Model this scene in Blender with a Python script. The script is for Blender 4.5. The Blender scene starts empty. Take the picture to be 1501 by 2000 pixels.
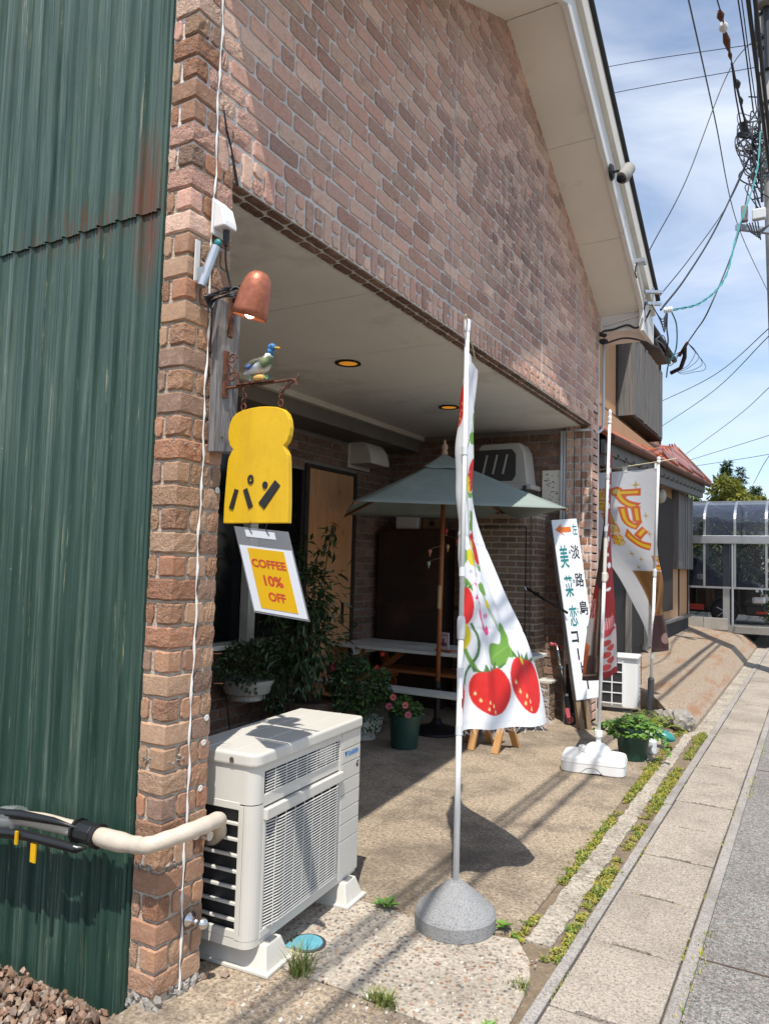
import bpy, bmesh, math, random
import numpy as np
from mathutils import Vector, Matrix, Euler
from math import sin, cos, pi, radians, sqrt, atan2

scene = bpy.context.scene
col = scene.collection
V = Vector

# ---------------------------------------------------------------- camera
F = 1460.0
_y = V((840, 125, F)).normalized()
_u = V((590, -20947, F)); _u = (_u - _u.dot(_y) * _y).normalized()
_x = _y.cross(_u)
cam_d = bpy.data.cameras.new('camera'); cam = bpy.data.objects.new('camera', cam_d); col.objects.link(cam)
right = V((_x[0], _y[0], _u[0])); down = V((_x[1], _y[1], _u[1])); fwd = V((_x[2], _y[2], _u[2]))
m = Matrix((right, -down, -fwd)).transposed().to_4x4(); m.translation = V((0, 0, 1.65))
cam.matrix_world = m
cam_d.sensor_fit = 'AUTO'; cam_d.sensor_width = 36; cam_d.lens = F / 2000 * 36
cam_d.clip_start = 0.05; cam_d.clip_end = 2000
scene.camera = cam
scene.render.engine = 'CYCLES'
cy = scene.cycles; cy.max_bounces = 7; cy.diffuse_bounces = 4; cy.glossy_bounces = 3; cy.transmission_bounces = 4; cy.transparent_max_bounces = 6; cy.caustics_reflective = False; cy.caustics_refractive = False

# ---------------------------------------------------------------- sky, sun, exposure
SUN = V((0.21, -0.45, 1.0)).normalized()
world = bpy.data.worlds.new('World'); scene.world = world; world.use_nodes = True
nt = world.node_tree; nt.nodes.clear()
N = nt.nodes.new; L = nt.links.new
out = N('ShaderNodeOutputWorld'); bg = N('ShaderNodeBackground'); bg.inputs[1].default_value = 0.15
sky = N('ShaderNodeTexSky'); sky.sky_type = 'NISHITA'; sky.sun_disc = False
sky.sun_elevation = math.asin(SUN.z); sky.sun_rotation = atan2(SUN.x, SUN.y)
sky.air_density = 1.0; sky.dust_density = 0.35; sky.ozone_density = 2.2
tc = N('ShaderNodeTexCoord'); mp = N('ShaderNodeMapping')
mp.inputs['Scale'].default_value = (1.0, 1.0, 3.2); mp.inputs['Rotation'].default_value = (0.25, 0.1, 0.6)
no = N('ShaderNodeTexNoise'); no.inputs['Scale'].default_value = 2.3; no.inputs['Detail'].default_value = 9; no.inputs['Roughness'].default_value = 0.56; no.inputs['Distortion'].default_value = 0.5
rp = N('ShaderNodeValToRGB'); rp.color_ramp.elements[0].position = 0.38; rp.color_ramp.elements[1].position = 0.74
rp.color_ramp.elements[0].color = (0.14, 0.14, 0.14, 1); rp.color_ramp.elements[1].color = (0.80, 0.80, 0.80, 1)
mx = N('ShaderNodeMix'); mx.data_type = 'RGBA'
mx.inputs['B'].default_value = (5.4, 5.8, 6.4, 1)
L(tc.outputs['Generated'], mp.inputs[0]); L(mp.outputs[0], no.inputs['Vector']); L(no.outputs['Fac'], rp.inputs[0])
L(rp.outputs[0], mx.inputs['Factor']); L(sky.outputs[0], mx.inputs['A']); L(mx.outputs['Result'], bg.inputs[0]); L(bg.outputs[0], out.inputs[0])
sun_d = bpy.data.lights.new('sun', 'SUN'); sun_d.energy = 4.3; sun_d.angle = radians(0.53); sun_d.color = (1.0, 0.95, 0.87)
sun = bpy.data.objects.new('sun', sun_d); col.objects.link(sun); sun.rotation_euler = SUN.to_track_quat('Z', 'Y').to_euler(); sun.location = (3, -6, 14)
scene.view_settings.view_transform = 'Standard'; scene.view_settings.look = 'None'
scene.view_settings.exposure = 0.36; scene.view_settings.gamma = 1.0; scene.view_settings.use_curve_mapping = False

# ---------------------------------------------------------------- helpers
random.seed(7); RNG = np.random.default_rng(7)
U = random.uniform
I4 = Matrix.Identity(4)

class MB:
    """collects faces for ONE mesh object"""
    def __init__(s, T=None): s.v = []; s.f = []; s.m = []; s.c = []; s.T = T; s.mi = 0; s.col = None; s.usecol = False
    def add(s, vs, fs):
        b = len(s.v)
        if s.T is not None: s.v += [tuple(s.T @ V(p)) for p in vs]
        else: s.v += [tuple(p) for p in vs]
        s.f += [tuple(i + b for i in f) for f in fs]; s.m += [s.mi] * len(fs)
        c = s.col
        if c is not None: s.usecol = True
        s.c += [c if c is not None else (1, 1, 1, 1)] * len(vs)
        return s
    def box(s, x0, x1, y0, y1, z0, z1):
        return s.add([(x0,y0,z0),(x1,y0,z0),(x1,y1,z0),(x0,y1,z0),(x0,y0,z1),(x1,y0,z1),(x1,y1,z1),(x0,y1,z1)],
              [(0,3,2,1),(4,5,6,7),(0,1,5,4),(1,2,6,5),(2,3,7,6),(3,0,4,7)])
    def cbox(s, c, sx, sy, sz): return s.box(c[0]-sx/2, c[0]+sx/2, c[1]-sy/2, c[1]+sy/2, c[2]-sz/2, c[2]+sz/2)
    def beam(s, a, b, w, h, up=(0,0,1)):
        a = V(a); b = V(b); d = (b - a).normalized(); upv = V(up)
        if abs(d.dot(upv)) > .98: upv = V((1,0,0))
        r = d.cross(upv).normalized() * w/2; t = r.cross(d).normalized() * h/2
        vs = [a-r-t, a+r-t, a+r+t, a-r+t, b-r-t, b+r-t, b+r+t, b-r+t]
        return s.add(vs, [(0,1,2,3),(7,6,5,4),(0,4,5,1),(1,5,6,2),(2,6,7,3),(3,7,4,0)])
    def tube(s, pts, r, n=8, caps=True, closed=False):
        pts = [V(p) for p in pts]; k = len(pts)
        rs = r if isinstance(r, (list, tuple)) else [r]*k
        vs = []; prev = None
        for i, p in enumerate(pts):
            if closed: d = pts[(i+1) % k] - pts[i-1]
            elif i == 0: d = pts[1]-p
            elif i == k-1: d = p-pts[i-1]
            else: d = pts[i+1]-pts[i-1]
            if d.length < 1e-9: d = V((0,0,1))
            d.normalize()
            if prev is None: u = d.orthogonal().normalized()
            else:
                u = prev - prev.dot(d)*d
                u = u.normalized() if u.length > 1e-6 else d.orthogonal().normalized()
            prev = u; w = d.cross(u)
            for j in range(n):
                a = 2*pi*j/n; vs.append(p + (u*cos(a)+w*sin(a))*rs[i])
        fs = []
        for i in range(k if closed else k-1):
            i2 = (i+1) % k
            for j in range(n):
                j2 = (j+1) % n; fs.append((i*n+j, i*n+j2, i2*n+j2, i2*n+j))
        if caps and not closed: fs += [tuple(range(n))[::-1], tuple((k-1)*n+j for j in range(n))]
        return s.add(vs, fs)
    def lathe(s, prof, c=(0,0,0), n=24, sx=1, sy=1):
        vs = []; fs = []; k = len(prof)
        for r, z in prof:
            for j in range(n):
                a = 2*pi*j/n; vs.append((c[0]+r*cos(a)*sx, c[1]+r*sin(a)*sy, c[2]+z))
        for i in range(k-1):
            for j in range(n):
                j2 = (j+1) % n; fs.append((i*n+j, i*n+j2, (i+1)*n+j2, (i+1)*n+j))
        if prof[0][0] > 1e-4: fs.append(tuple(range(n))[::-1])
        if prof[-1][0] > 1e-4: fs.append(tuple((k-1)*n+j for j in range(n)))
        return s.add(vs, fs)
    def prism(s, poly, o, u, v, n, d):
        """2D polygon in frame (o,u,v) extruded by d along n"""
        o=V(o); u=V(u); v=V(v); n=V(n); k=len(poly)
        a=[o+u*p[0]+v*p[1] for p in poly]; b=[p+n*d for p in a]
        fs=[tuple(range(k))[::-1], tuple(range(k,2*k))]+[(i,(i+1)%k,k+(i+1)%k,k+i) for i in range(k)]
        return s.add(a+b, fs)
    def grid(s, fn, nu, nv):
        vs=[fn(i/nu, j/nv) for j in range(nv+1) for i in range(nu+1)]
        fs=[(j*(nu+1)+i, j*(nu+1)+i+1, (j+1)*(nu+1)+i+1, (j+1)*(nu+1)+i) for j in range(nv) for i in range(nu)]
        return s.add(vs, fs)
    def ball(s, c, r, nu=12, nv=8, M=None):
        r = r if isinstance(r,(tuple,list)) else (r,r,r); vs=[]; fs=[]
        for j in range(nv+1):
            t=pi*j/nv
            for i in range(nu):
                a=2*pi*i/nu; p=V((r[0]*sin(t)*cos(a), r[1]*sin(t)*sin(a), r[2]*cos(t)))
                if M is not None: p = M @ p
                vs.append(p+V(c))
        for j in range(nv):
            for i in range(nu):
                i2=(i+1)%nu; fs.append((j*nu+i,(j+1)*nu+i,(j+1)*nu+i2,j*nu+i2))
        return s.add(vs, fs)
    def leaf(s, p, d, n, ln, w, c=None, fold=.25):
        p=V(p); d=V(d).normalized(); n=V(n); n=(n-n.dot(d)*d)
        n = n.normalized() if n.length>1e-5 else d.orthogonal().normalized()
        t=d.cross(n); s.col=c
        return s.add([p, p+d*ln*.45+t*w/2+n*w*fold, p+d*ln-n*ln*.12, p+d*ln*.45-t*w/2+n*w*fold, p+d*ln*.45], [(0,4,1),(4,2,1),(0,3,4),(4,3,2)])
    def build(s, name, mats, parent=None, smooth=False, bevel=0, seg=2, kind=None, solid=0, label=None):
        me = bpy.data.meshes.new(name)
        me.from_pydata(s.v, [], s.f)
        if not isinstance(mats, (list, tuple)): mats = [mats]
        for mm in mats: me.materials.append(mm)
        if len(mats) > 1: me.polygons.foreach_set('material_index', s.m)
        if s.usecol:
            at = me.color_attributes.new('tint', 'FLOAT_COLOR', 'POINT')
            at.data.foreach_set('color', np.array([tuple(c)+(1,)*(4-len(c)) for c in s.c], dtype=np.float32).ravel())
        if smooth: me.polygons.foreach_set('use_smooth', [True]*len(me.polygons))
        me.update()
        o = bpy.data.objects.new(name, me); col.objects.link(o)
        if smooth == 'auto':
            pass
        if solid:
            md = o.modifiers.new('solid', 'SOLIDIFY'); md.thickness = solid; md.offset = 0
        if bevel:
            md = o.modifiers.new('bevel', 'BEVEL'); md.width = bevel; md.segments = seg; md.limit_method = 'ANGLE'; md.angle_limit = radians(40)
            md.harden_normals = False
        put(o, parent)
        if kind: o['kind'] = kind
        if label: o['label'] = label
        return o

def put(o, parent):
    if parent is None: return
    o.parent = parent
    if parent.type == 'EMPTY': o.matrix_parent_inverse = Matrix.Translation(parent.location).inverted()

def tag(o, label, cat, group=None):
    o['label'] = label; o['category'] = cat
    if group: o['group'] = group
    return o
def thing(name, label, cat, loc=(0,0,0), group=None):
    o = bpy.data.objects.new(name, None); col.objects.link(o); o.location = loc; o.empty_display_size = .1
    return tag(o, label, cat, group)
def struct(o): o['kind'] = 'structure'; return o
def share(o, parent, loc=None, rot=None, name=None):
    c = o.copy(); col.objects.link(c); c.parent = parent; c.matrix_parent_inverse = o.matrix_parent_inverse.copy()
    if loc is not None: c.location = loc
    if rot is not None: c.rotation_euler = rot
    return c

def frameT(o, ang=0): return Matrix.Translation(V(o)) @ Matrix.Rotation(ang, 4, 'Z')

def arc(cx, cy, r, a0, a1, n): return [(cx+r*cos(a0+(a1-a0)*i/n), cy+r*sin(a0+(a1-a0)*i/n)) for i in range(n+1)]
def rrect(w, h, r, n=4):
    return arc(w/2-r,h/2-r,r,0,pi/2,n)+arc(-w/2+r,h/2-r,r,pi/2,pi,n)+arc(-w/2+r,-h/2+r,r,pi,1.5*pi,n)+arc(w/2-r,-h/2+r,r,1.5*pi,2*pi,n)
def spline(pts, n=8):
    """Catmull-Rom through points"""
    P=[V(p) for p in pts]; P=[P[0]*2-P[1]]+P+[P[-1]*2-P[-2]]; o=[]
    for i in range(1,len(P)-2):
        for k in range(n):
            t=k/n; a,b,c,d=P[i-1],P[i],P[i+1],P[i+2]
            o.append(.5*((2*b)+(c-a)*t+(2*a-5*b+4*c-d)*t*t+(3*b-a-3*c+d)*t**3))
    return o+[P[-2]]
def text_geo(body, size=1.0, bold=0.0, spacing=1.0, align='CENTER'):
    cu = bpy.data.curves.new('text', 'FONT'); cu.body = body; cu.size = size; cu.offset = bold; cu.space_character = spacing
    cu.align_x = align; cu.align_y = 'CENTER'; cu.resolution_u = 4
    o = bpy.data.objects.new('text', cu); col.objects.link(o)
    dg = bpy.context.evaluated_depsgraph_get(); e = o.evaluated_get(dg); me = e.to_mesh()
    vs = [(q.co.x, q.co.y) for q in me.vertices]; fs = [tuple(p.vertices) for p in me.polygons]
    e.to_mesh_clear(); bpy.data.objects.remove(o); bpy.data.curves.remove(cu)
    return vs, fs
def center_geo(g, w=None, h=None):
    vs, fs = g
    if not vs: return g
    xs=[p[0] for p in vs]; ys=[p[1] for p in vs]; cx=(min(xs)+max(xs))/2; cy=(min(ys)+max(ys))/2
    sx = w/(max(xs)-min(xs)) if w else 1; sy = h/(max(ys)-min(ys)) if h else (sx if w else 1)
    if h and not w: sx = sy
    return [((p[0]-cx)*sx,(p[1]-cy)*sy) for p in vs], fs
def place_text(mb, g, o, u, v):
    o=V(o);u=V(u);v=V(v); mb.add([o+u*p[0]+v*p[1] for p in g[0]], g[1])

# ---------------------------------------------------------------- materials
def mat(name, c, rough=.6, metal=0, var=.12, scale=5., bump=0., bscale=60., c2=None, s2=3., t2=(.5,.7), attr=False, spec=.5,
        trans=0., emis=None, alpha=1., coat=0., stretch=(1,1,1), sub=None, bump2=0., b2scale=8., transl=0.):
    m = bpy.data.materials.new(name); m.use_nodes = True; t = m.node_tree; b = t.nodes['Principled BSDF']
    N = t.nodes.new; L = t.links.new
    b.inputs['Roughness'].default_value = rough; b.inputs['Metallic'].default_value = metal; b.inputs['Specular IOR Level'].default_value = spec
    b.inputs['Coat Weight'].default_value = coat; b.inputs['Alpha'].default_value = alpha; b.inputs['Transmission Weight'].default_value = trans
    tc = N('ShaderNodeTexCoord'); mp = N('ShaderNodeMapping'); mp.inputs['Scale'].default_value = stretch; L(tc.outputs['Object'], mp.inputs[0])
    n1 = N('ShaderNodeTexNoise'); n1.inputs['Scale'].default_value = scale; n1.inputs['Detail'].default_value = 7; n1.inputs['Roughness'].default_value = .62; L(mp.outputs[0], n1.inputs['Vector'])
    mr = N('ShaderNodeMapRange'); mr.inputs[1].default_value = .25; mr.inputs[2].default_value = .75; mr.inputs[3].default_value = 1-var; mr.inputs[4].default_value = 1+var; L(n1.outputs['Fac'], mr.inputs[0])
    vm = N('ShaderNodeVectorMath'); vm.operation = 'SCALE'
    if attr:
        at = N('ShaderNodeAttribute'); at.attribute_name = 'tint'; L(at.outputs['Color'], vm.inputs[0])
    else: vm.inputs[0].default_value = c[:3]
    L(mr.outputs[0], vm.inputs['Scale']); last = vm.outputs[0]
    for (cc, ss, tt, st) in ([(c2, s2, t2, stretch)] if c2 is not None and not isinstance(c2, list) else (c2 or [])):
        mp2 = N('ShaderNodeMapping'); mp2.inputs['Scale'].default_value = st; L(tc.outputs['Object'], mp2.inputs[0])
        n2 = N('ShaderNodeTexNoise'); n2.inputs['Scale'].default_value = ss; n2.inputs['Detail'].default_value = 8; n2.inputs['Roughness'].default_value = .65; L(mp2.outputs[0], n2.inputs['Vector'])
        m2 = N('ShaderNodeMapRange'); m2.inputs[1].default_value = tt[0]; m2.inputs[2].default_value = tt[1]; L(n2.outputs['Fac'], m2.inputs[0])
        mi = N('ShaderNodeMix'); mi.data_type = 'RGBA'; L(m2.outputs[0], mi.inputs['Factor']); L(last, mi.inputs['A']); mi.inputs['B'].default_value = (*cc[:3],1); last = mi.outputs['Result']
    L(last, b.inputs['Base Color'])
    nb = None
    for st, sc in ((bump, bscale), (bump2, b2scale)):
        if st:
            n3 = N('ShaderNodeTexNoise'); n3.inputs['Scale'].default_value = sc; n3.inputs['Detail'].default_value = 5; L(mp.outputs[0], n3.inputs['Vector'])
            bp = N('ShaderNodeBump'); bp.inputs['Strength'].default_value = st; bp.inputs['Distance'].default_value = .01; L(n3.outputs['Fac'], bp.inputs['Height'])
            if nb: L(nb.outputs[0], bp.inputs['Normal'])
            nb = bp
    if nb: L(nb.outputs[0], b.inputs['Normal'])
    if emis: b.inputs['Emission Color'].default_value = (*emis[0],1); b.inputs['Emission Strength'].default_value = emis[1]
    if transl:
        ad = N('ShaderNodeMixShader'); tr = N('ShaderNodeBsdfTranslucent'); L(last, tr.inputs[0]); ad.inputs[0].default_value = transl
        o = t.nodes['Material Output']; L(b.outputs[0], ad.inputs[1]); L(tr.outputs[0], ad.inputs[2]); L(ad.outputs[0], o.inputs[0])
    return m

MT = {}
def mk(k, *a, **kw): MT[k] = mat(k, *a, **kw); return MT[k]
mk('white_plastic', (.78,.78,.77), .35, var=.05, scale=3)
mk('white_paint', (.74,.73,.70), .45, var=.08, scale=3, c2=[((.42,.38,.32), 6, (.62,.8), (1,1,1))])
mk('cream', (.70,.66,.58), .6, var=.07, scale=2, c2=[((.42,.37,.29), 2.5, (.58,.85), (1,1,1))], bump=.05, bscale=200)
mk('soffit', (.82,.78,.70), .7, var=.05, scale=1.5, c2=[((.55,.49,.40), 2.2, (.60,.88), (1,1,1)), ((.25,.2,.15), 38, (.755,.79), (1,1,1))], bump=.05, bscale=200)
mk('ceiling', (.82,.79,.73), .75, var=.06, scale=1.3, c2=[((.44,.39,.32), 1.7, (.55,.85), (1,1,1)), ((.2,.16,.12), 14, (.74,.8), (1,1,1))])
mk('ac_body', (.60,.575,.52), .42, var=.05, scale=3, c2=[((.46,.41,.33), 4, (.66,.9), (1,1,1)), ((.5,.45,.36), 45, (.72,.82), (1,1,1))])
mk('ac_slat', (.68,.66,.62), .4, var=.05)
mk('black_plastic', (.012,.012,.013), .4, var=.2)
mk('black_matte', (.01,.01,.01), .8, var=.2)
mk('dark_metal', (.02,.02,.022), .45, metal=.4, var=.3, scale=30)
mk('fin', (.05,.05,.055), .5, metal=.5, var=.35, scale=25)
mk('steel', (.62,.62,.62), .25, metal=1, var=.12, scale=20)
mk('alu', (.50,.51,.53), .38, metal=.85, var=.1, scale=12, c2=[((.35,.34,.32), 9, (.6,.8), (1,1,1))])
mk('rust', (.15,.055,.028), .8, metal=.2, var=.4, scale=35, bump=.4, bscale=120, c2=[((.05,.03,.025), 25, (.5,.65), (1,1,1))])
mk('copper', (.40,.13,.07), .42, metal=.35, var=.3, scale=45, bump=.15, bscale=150)
mk('bulb', (1,.95,.85), .2, emis=((1,.86,.6), 14))
mk('amber', (.55,.30,.04), .3, emis=((1,.55,.08), .16))
mk('yellow_paint', (.70,.42,.004), .46, var=.09, scale=7, bump=.07, bscale=70, c2=[((.58,.33,.004), 9, (.48,.72), (1,1,.22)), ((.78,.52,.03), 12, (.60,.75), (1,1,.2)), ((.25,.15,.02), 34, (.72,.76), (1,1,1))])
mk('black_paint', (.014,.013,.012), .5, var=.3, scale=30, c2=[((.25,.16,.03), 38, (.66,.72), (1,1,1))])
mk('greywood', (.20,.19,.19), .85, var=.35, scale=9, stretch=(6,6,.5), bump=.5, bscale=30, c2=[((.06,.055,.055), 8, (.5,.7), (7,7,.6)), ((.33,.31,.30), 5, (.58,.7), (7,7,.4))])
mk('cedar', (.60,.30,.14), .65, var=.2, scale=5, stretch=(5,5,.35), bump=.08, bscale=30, c2=[((.20,.075,.03), 3.5, (.62,.72), (3,3,.8))])
mk('redwood', (.30,.095,.03), .6, var=.25, scale=7, stretch=(3,3,1))
mk('table_paint', (.58,.57,.52), .6, var=.12, scale=4, c2=[((.30,.27,.22), 9, (.58,.75), (1,1,1))], bump=.1, bscale=90)
mk('darkboard', (.028,.016,.012), .55, var=.5, scale=2.5, c2=[((.07,.03,.022), 2, (.5,.7), (1,1,1))])
mk('door_dark', (.022,.015,.011), .85, var=.3)
mk('glass_dark', (.006,.007,.008), .12, spec=.25)
mk('mortar', (.66,.63,.60), .95, var=.15, scale=9, bump=.5, bscale=90, c2=[((.52,.48,.43), 5, (.58,.8), (1,1,1))])
mk('mortar_pillar', (.46,.39,.315), .95, var=.2, scale=9, bump=.6, bscale=90, c2=[((.60,.56,.50), 7, (.62,.72), (1,1,1)), ((.30,.24,.19), 5, (.58,.75), (1,1,1))])
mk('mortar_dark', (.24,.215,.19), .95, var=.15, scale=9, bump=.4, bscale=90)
mk('cement', (.30,.275,.245), .95, var=.25, scale=30, bump=.9, bscale=55)
mk('roof_dark', (.02,.021,.025), .6, var=.2)
mk('soil', (.085,.062,.043), .95, var=.4, scale=30, bump=1, bscale=60)
mk('fabric_green', (.25,.30,.275), .85, var=.08, scale=4, bump=.08, bscale=400, c2=[((.31,.35,.34), 2, (.55,.8), (1,1,1))])
mk('hose', (.56,.48,.39), .55, var=.1, scale=12, bump=.15, bscale=80)
mk('tape', (.75,.77,.8), .08, alpha=.16, var=.05)
mk('yellow_plastic', (.72,.40,.01), .4)
mk('green_pot', (.012,.05,.038), .4, var=.15, scale=6)
mk('ivypot', (.010,.045,.032), .35, var=.25, scale=12)
mk('brownpot', (.10,.065,.055), .6, var=.2)
mk('leaf', (.05,.1,.03), .45, attr=True, var=.25, scale=30, transl=.25)
mk('leafdark', (.03,.06,.02), .35, attr=True, var=.3, scale=30, transl=.12)
mk('petal', (.8,.2,.2), .6, attr=True, var=.1, transl=.25)
mk('bark', (.07,.045,.03), .9, var=.3, scale=20, bump=.6, bscale=40)
mk('granite', (.30,.30,.30), .8, var=.10, scale=8, bump=.35, bscale=220, c2=[((.13,.13,.135), 210, (.50,.60), (1,1,1)), ((.52,.52,.51), 190, (.62,.70), (1,1,1))])
mk('attr_matte', (.5,.5,.5), .6, attr=True, var=.06, scale=12)
mk('attr_cloth', (.8,.8,.8), .6, attr=True, var=.03, scale=8, bump=.22, bscale=26, bump2=.35, b2scale=7, transl=.22)
mk('teal_text', (.012,.20,.21), .5); mk('orange_text', (.72,.17,.02), .5); mk('ink', (.012,.012,.016), .5)
mk('logo_blue', (.02,.22,.60), .4); mk('red_text', (.55,.06,.02), .5)
mk('sign_white', (.76,.78,.80), .3, var=.04, scale=2, c2=[((.55,.56,.56), 3, (.62,.85), (1,1,1))])
mk('pink', (.62,.13,.16), .4); mk('rubber', (.015,.015,.016), .6, var=.2)
mk('teal_wire', (.04,.26,.27), .5); mk('cable', (.012,.012,.016), .5)
mk('tan_wall', (.50,.29,.155), .85, var=.08, scale=1.2, bump=.15, bscale=90, c2=[((.34,.19,.10), 1.5, (.6,.85), (1,1,.5)), ((.16,.11,.08), 2.2, (.72,.9), (1,1,.4))])
mk('oldwood', (.155,.148,.14), .85, var=.4, scale=7, stretch=(5,5,.3), bump=.4, bscale=30, c2=[((.28,.26,.24), 5, (.55,.7), (9,9,.25)), ((.04,.035,.03), 7, (.58,.72), (9,9,.3))])
mk('darkwood', (.035,.026,.02), .8, var=.4, scale=7)
mk('tile', (.42,.115,.045), .35, var=.3, scale=8, c2=[((.60,.32,.2), 6, (.6,.8), (1,1,1)), ((.12,.04,.025), 9, (.62,.8), (1,1,1))])
mk('carport_sheet', (.04,.05,.08), .05, alpha=.78, spec=.8)
mk('carport_wall', (.02,.025,.04), .05, alpha=.45, spec=.6)
mk('car_paint', (.006,.006,.008), .12, coat=.8); mk('headlight', (.75,.78,.82), .1, spec=.8); mk('silver', (.6,.6,.62), .3, metal=.7)
mk('red_plastic', (.42,.035,.02), .4)
mk('block', (.30,.28,.25), .95, var=.2, scale=6, bump=.4, bscale=60)
mk('pvc', (.62,.63,.64), .4, var=.08, scale=4)
mk('polegrey', (.28,.27,.25), .8, var=.2, scale=6, bump=.2, bscale=40)
mk('skyblue_lid', (.12,.36,.44), .5, var=.15, scale=20)
mk('sleeve', (.05,.052,.058), .6)
mk('paper_bag', (.17,.10,.055), .8); mk('foam', (.55,.55,.55), .8, var=.05)
mk('carrier', (.50,.47,.43), .6, var=.08); mk('carrier_grey', (.055,.05,.05), .6)
mk('stripe_cloth', (.7,.7,.7), .8)
# ---------------------------------------------------------------- special materials
def nodes(name, rough=.9):
    m = bpy.data.materials.new(name); m.use_nodes = True; t = m.node_tree; b = t.nodes['Principled BSDF']; b.inputs['Roughness'].default_value = rough
    tc = t.nodes.new('ShaderNodeTexCoord'); MT[name] = m
    return m, t, b, tc
def tnoise(t, vec, scale, detail=6, rough=.6, stretch=None):
    if stretch:
        mp = t.nodes.new('ShaderNodeMapping'); mp.inputs['Scale'].default_value = stretch; t.links.new(vec, mp.inputs[0]); vec = mp.outputs[0]
    n = t.nodes.new('ShaderNodeTexNoise'); n.inputs['Scale'].default_value = scale; n.inputs['Detail'].default_value = detail; n.inputs['Roughness'].default_value = rough
    t.links.new(vec, n.inputs['Vector']); return n.outputs['Fac']
def tmap(t, v, a, b, c=0., d=1.):
    r = t.nodes.new('ShaderNodeMapRange'); r.inputs[1].default_value=a; r.inputs[2].default_value=b; r.inputs[3].default_value=c; r.inputs[4].default_value=d
    t.links.new(v, r.inputs[0]); return r.outputs[0]
def tmix(t, f, a, b, mode='MIX'):
    x = t.nodes.new('ShaderNodeMix'); x.data_type='RGBA'; x.blend_type=mode
    for s, q in (('Factor', f), ('A', a), ('B', b)):
        if isinstance(q, (int, float)): x.inputs[s].default_value = q
        elif isinstance(q, tuple): x.inputs[s].default_value = (*q[:3], 1)
        else: t.links.new(q, x.inputs[s])
    return x.outputs['Result']
def tbump(t, b, h, st, dist=.01, prev=None):
    p = t.nodes.new('ShaderNodeBump'); p.inputs['Strength'].default_value=st; p.inputs['Distance'].default_value=dist; t.links.new(h, p.inputs['Height'])
    if prev: t.links.new(prev, p.inputs['Normal'])
    t.links.new(p.outputs[0], b.inputs['Normal']); return p.outputs[0]
def tvor(t, vec, scale, rnd=1.):
    n = t.nodes.new('ShaderNodeTexVoronoi'); n.inputs['Scale'].default_value=scale; n.inputs['Randomness'].default_value=rnd; t.links.new(vec, n.inputs['Vector']); return n

def aggregate(name, base, dark, pale, sc, pebble=1., stain=.5, grain=70., gstr=.55, st_sc=1.6):
    """washed concrete: pebbles of many colours in a sandy matrix"""
    m, t, b, tc = nodes(name, .92); o = tc.outputs['Object']
    v = tvor(t, o, sc); hs = t.nodes.new('ShaderNodeSeparateColor'); t.links.new(v.outputs['Color'], hs.inputs[0])
    c = tmix(t, tmap(t, hs.outputs[0], .15, .85), dark, pale)
    c = tmix(t, tmap(t, hs.outputs[1], .92, .94), c, (.34,.17,.10)); c = tmix(t, tmap(t, hs.outputs[2], .90, .92), c, (.10,.098,.095))
    edge = tmap(t, v.outputs['Distance'], .32, .50)
    keep = tmap(t, hs.outputs[2], .62-.55*pebble, .66-.55*pebble, 0, 1)      # only some cells hold a pebble
    c = tmix(t, edge, c, base); c = tmix(t, keep, base, c)
    g = tnoise(t, o, grain, 5, .75)
    c = tmix(t, tmap(t, g, .50, .66, 0, gstr), c, tuple(q*.38 for q in dark)); c = tmix(t, tmap(t, g, .50, .34, 0, gstr*.8), c, tuple(min(.8,q*1.25) for q in pale))
    c = tmix(t, tmap(t, tnoise(t, o, st_sc, 9, .72), .45, .64, 0, stain*.85), c, (.085,.066,.048))
    c = tmix(t, tmap(t, tnoise(t, o, st_sc*3.6, 8, .7), .52, .72, 0, stain*.8), c, (.10,.08,.06))
    t.links.new(c, b.inputs['Base Color'])
    inv = tmap(t, v.outputs['Distance'], 0, .6, 1, 0)
    p = tbump(t, b, inv, .5*pebble+.1, .006); tbump(t, b, g, .5, .006, p)
    return m
aggregate('agg_coarse', (.47,.41,.33), (.24,.19,.155), (.56,.49,.40), 46, 1.1, .40, 60, .55, 1.3)
aggregate('agg_fine', (.37,.29,.205), (.21,.155,.11), (.51,.42,.315), 105, .5, .9, 55, .8, .9)
aggregate('agg_strip', (.44,.385,.31), (.22,.19,.16), (.52,.47,.39), 80, .7, .5, 40, .8, 3.)
aggregate('slab', (.40,.345,.285), (.18,.155,.13), (.50,.44,.375), 130, .4, .42, 75, .65, 1.4)
aggregate('asphalt', (.21,.20,.185), (.10,.095,.09), (.40,.38,.35), 95, .8, .30, 70, .7, 1.0)
aggregate('kerb', (.36,.33,.30), (.20,.185,.17), (.46,.43,.40), 130, .4, .4, 90, .55)
def platform_mat():
    m, t, b, tc = nodes('platform', .92); o = tc.outputs['Object']
    c = tmix(t, tmap(t, tnoise(t, o, 55, 6, .75), .40, .60), (.44,.345,.25), (.17,.125,.09))
    c = tmix(t, tmap(t, tnoise(t, o, 2.2, 9, .7, (2.4,.35,1)), .52, .66, 0, .75), c, (.27,.12,.05))
    c = tmix(t, tmap(t, tnoise(t, o, 4, 8, .7), .55, .8, 0, .6), c, (.12,.09,.065))
    t.links.new(c, b.inputs['Base Color']); tbump(t, b, tnoise(t, o, 120, 5), .6, .006)
platform_mat()
def gauss(t, o, c, r):
    """soft ellipsoid mask round a place on the wall"""
    mp=t.nodes.new('ShaderNodeMapping'); mp.vector_type='TEXTURE'; mp.inputs['Location'].default_value=c; mp.inputs['Scale'].default_value=r; t.links.new(o,mp.inputs[0])
    ln=t.nodes.new('ShaderNodeVectorMath'); ln.operation='LENGTH'; t.links.new(mp.outputs[0],ln.inputs[0]); return tmap(t,ln.outputs['Value'],0,1,1,0)
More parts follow.
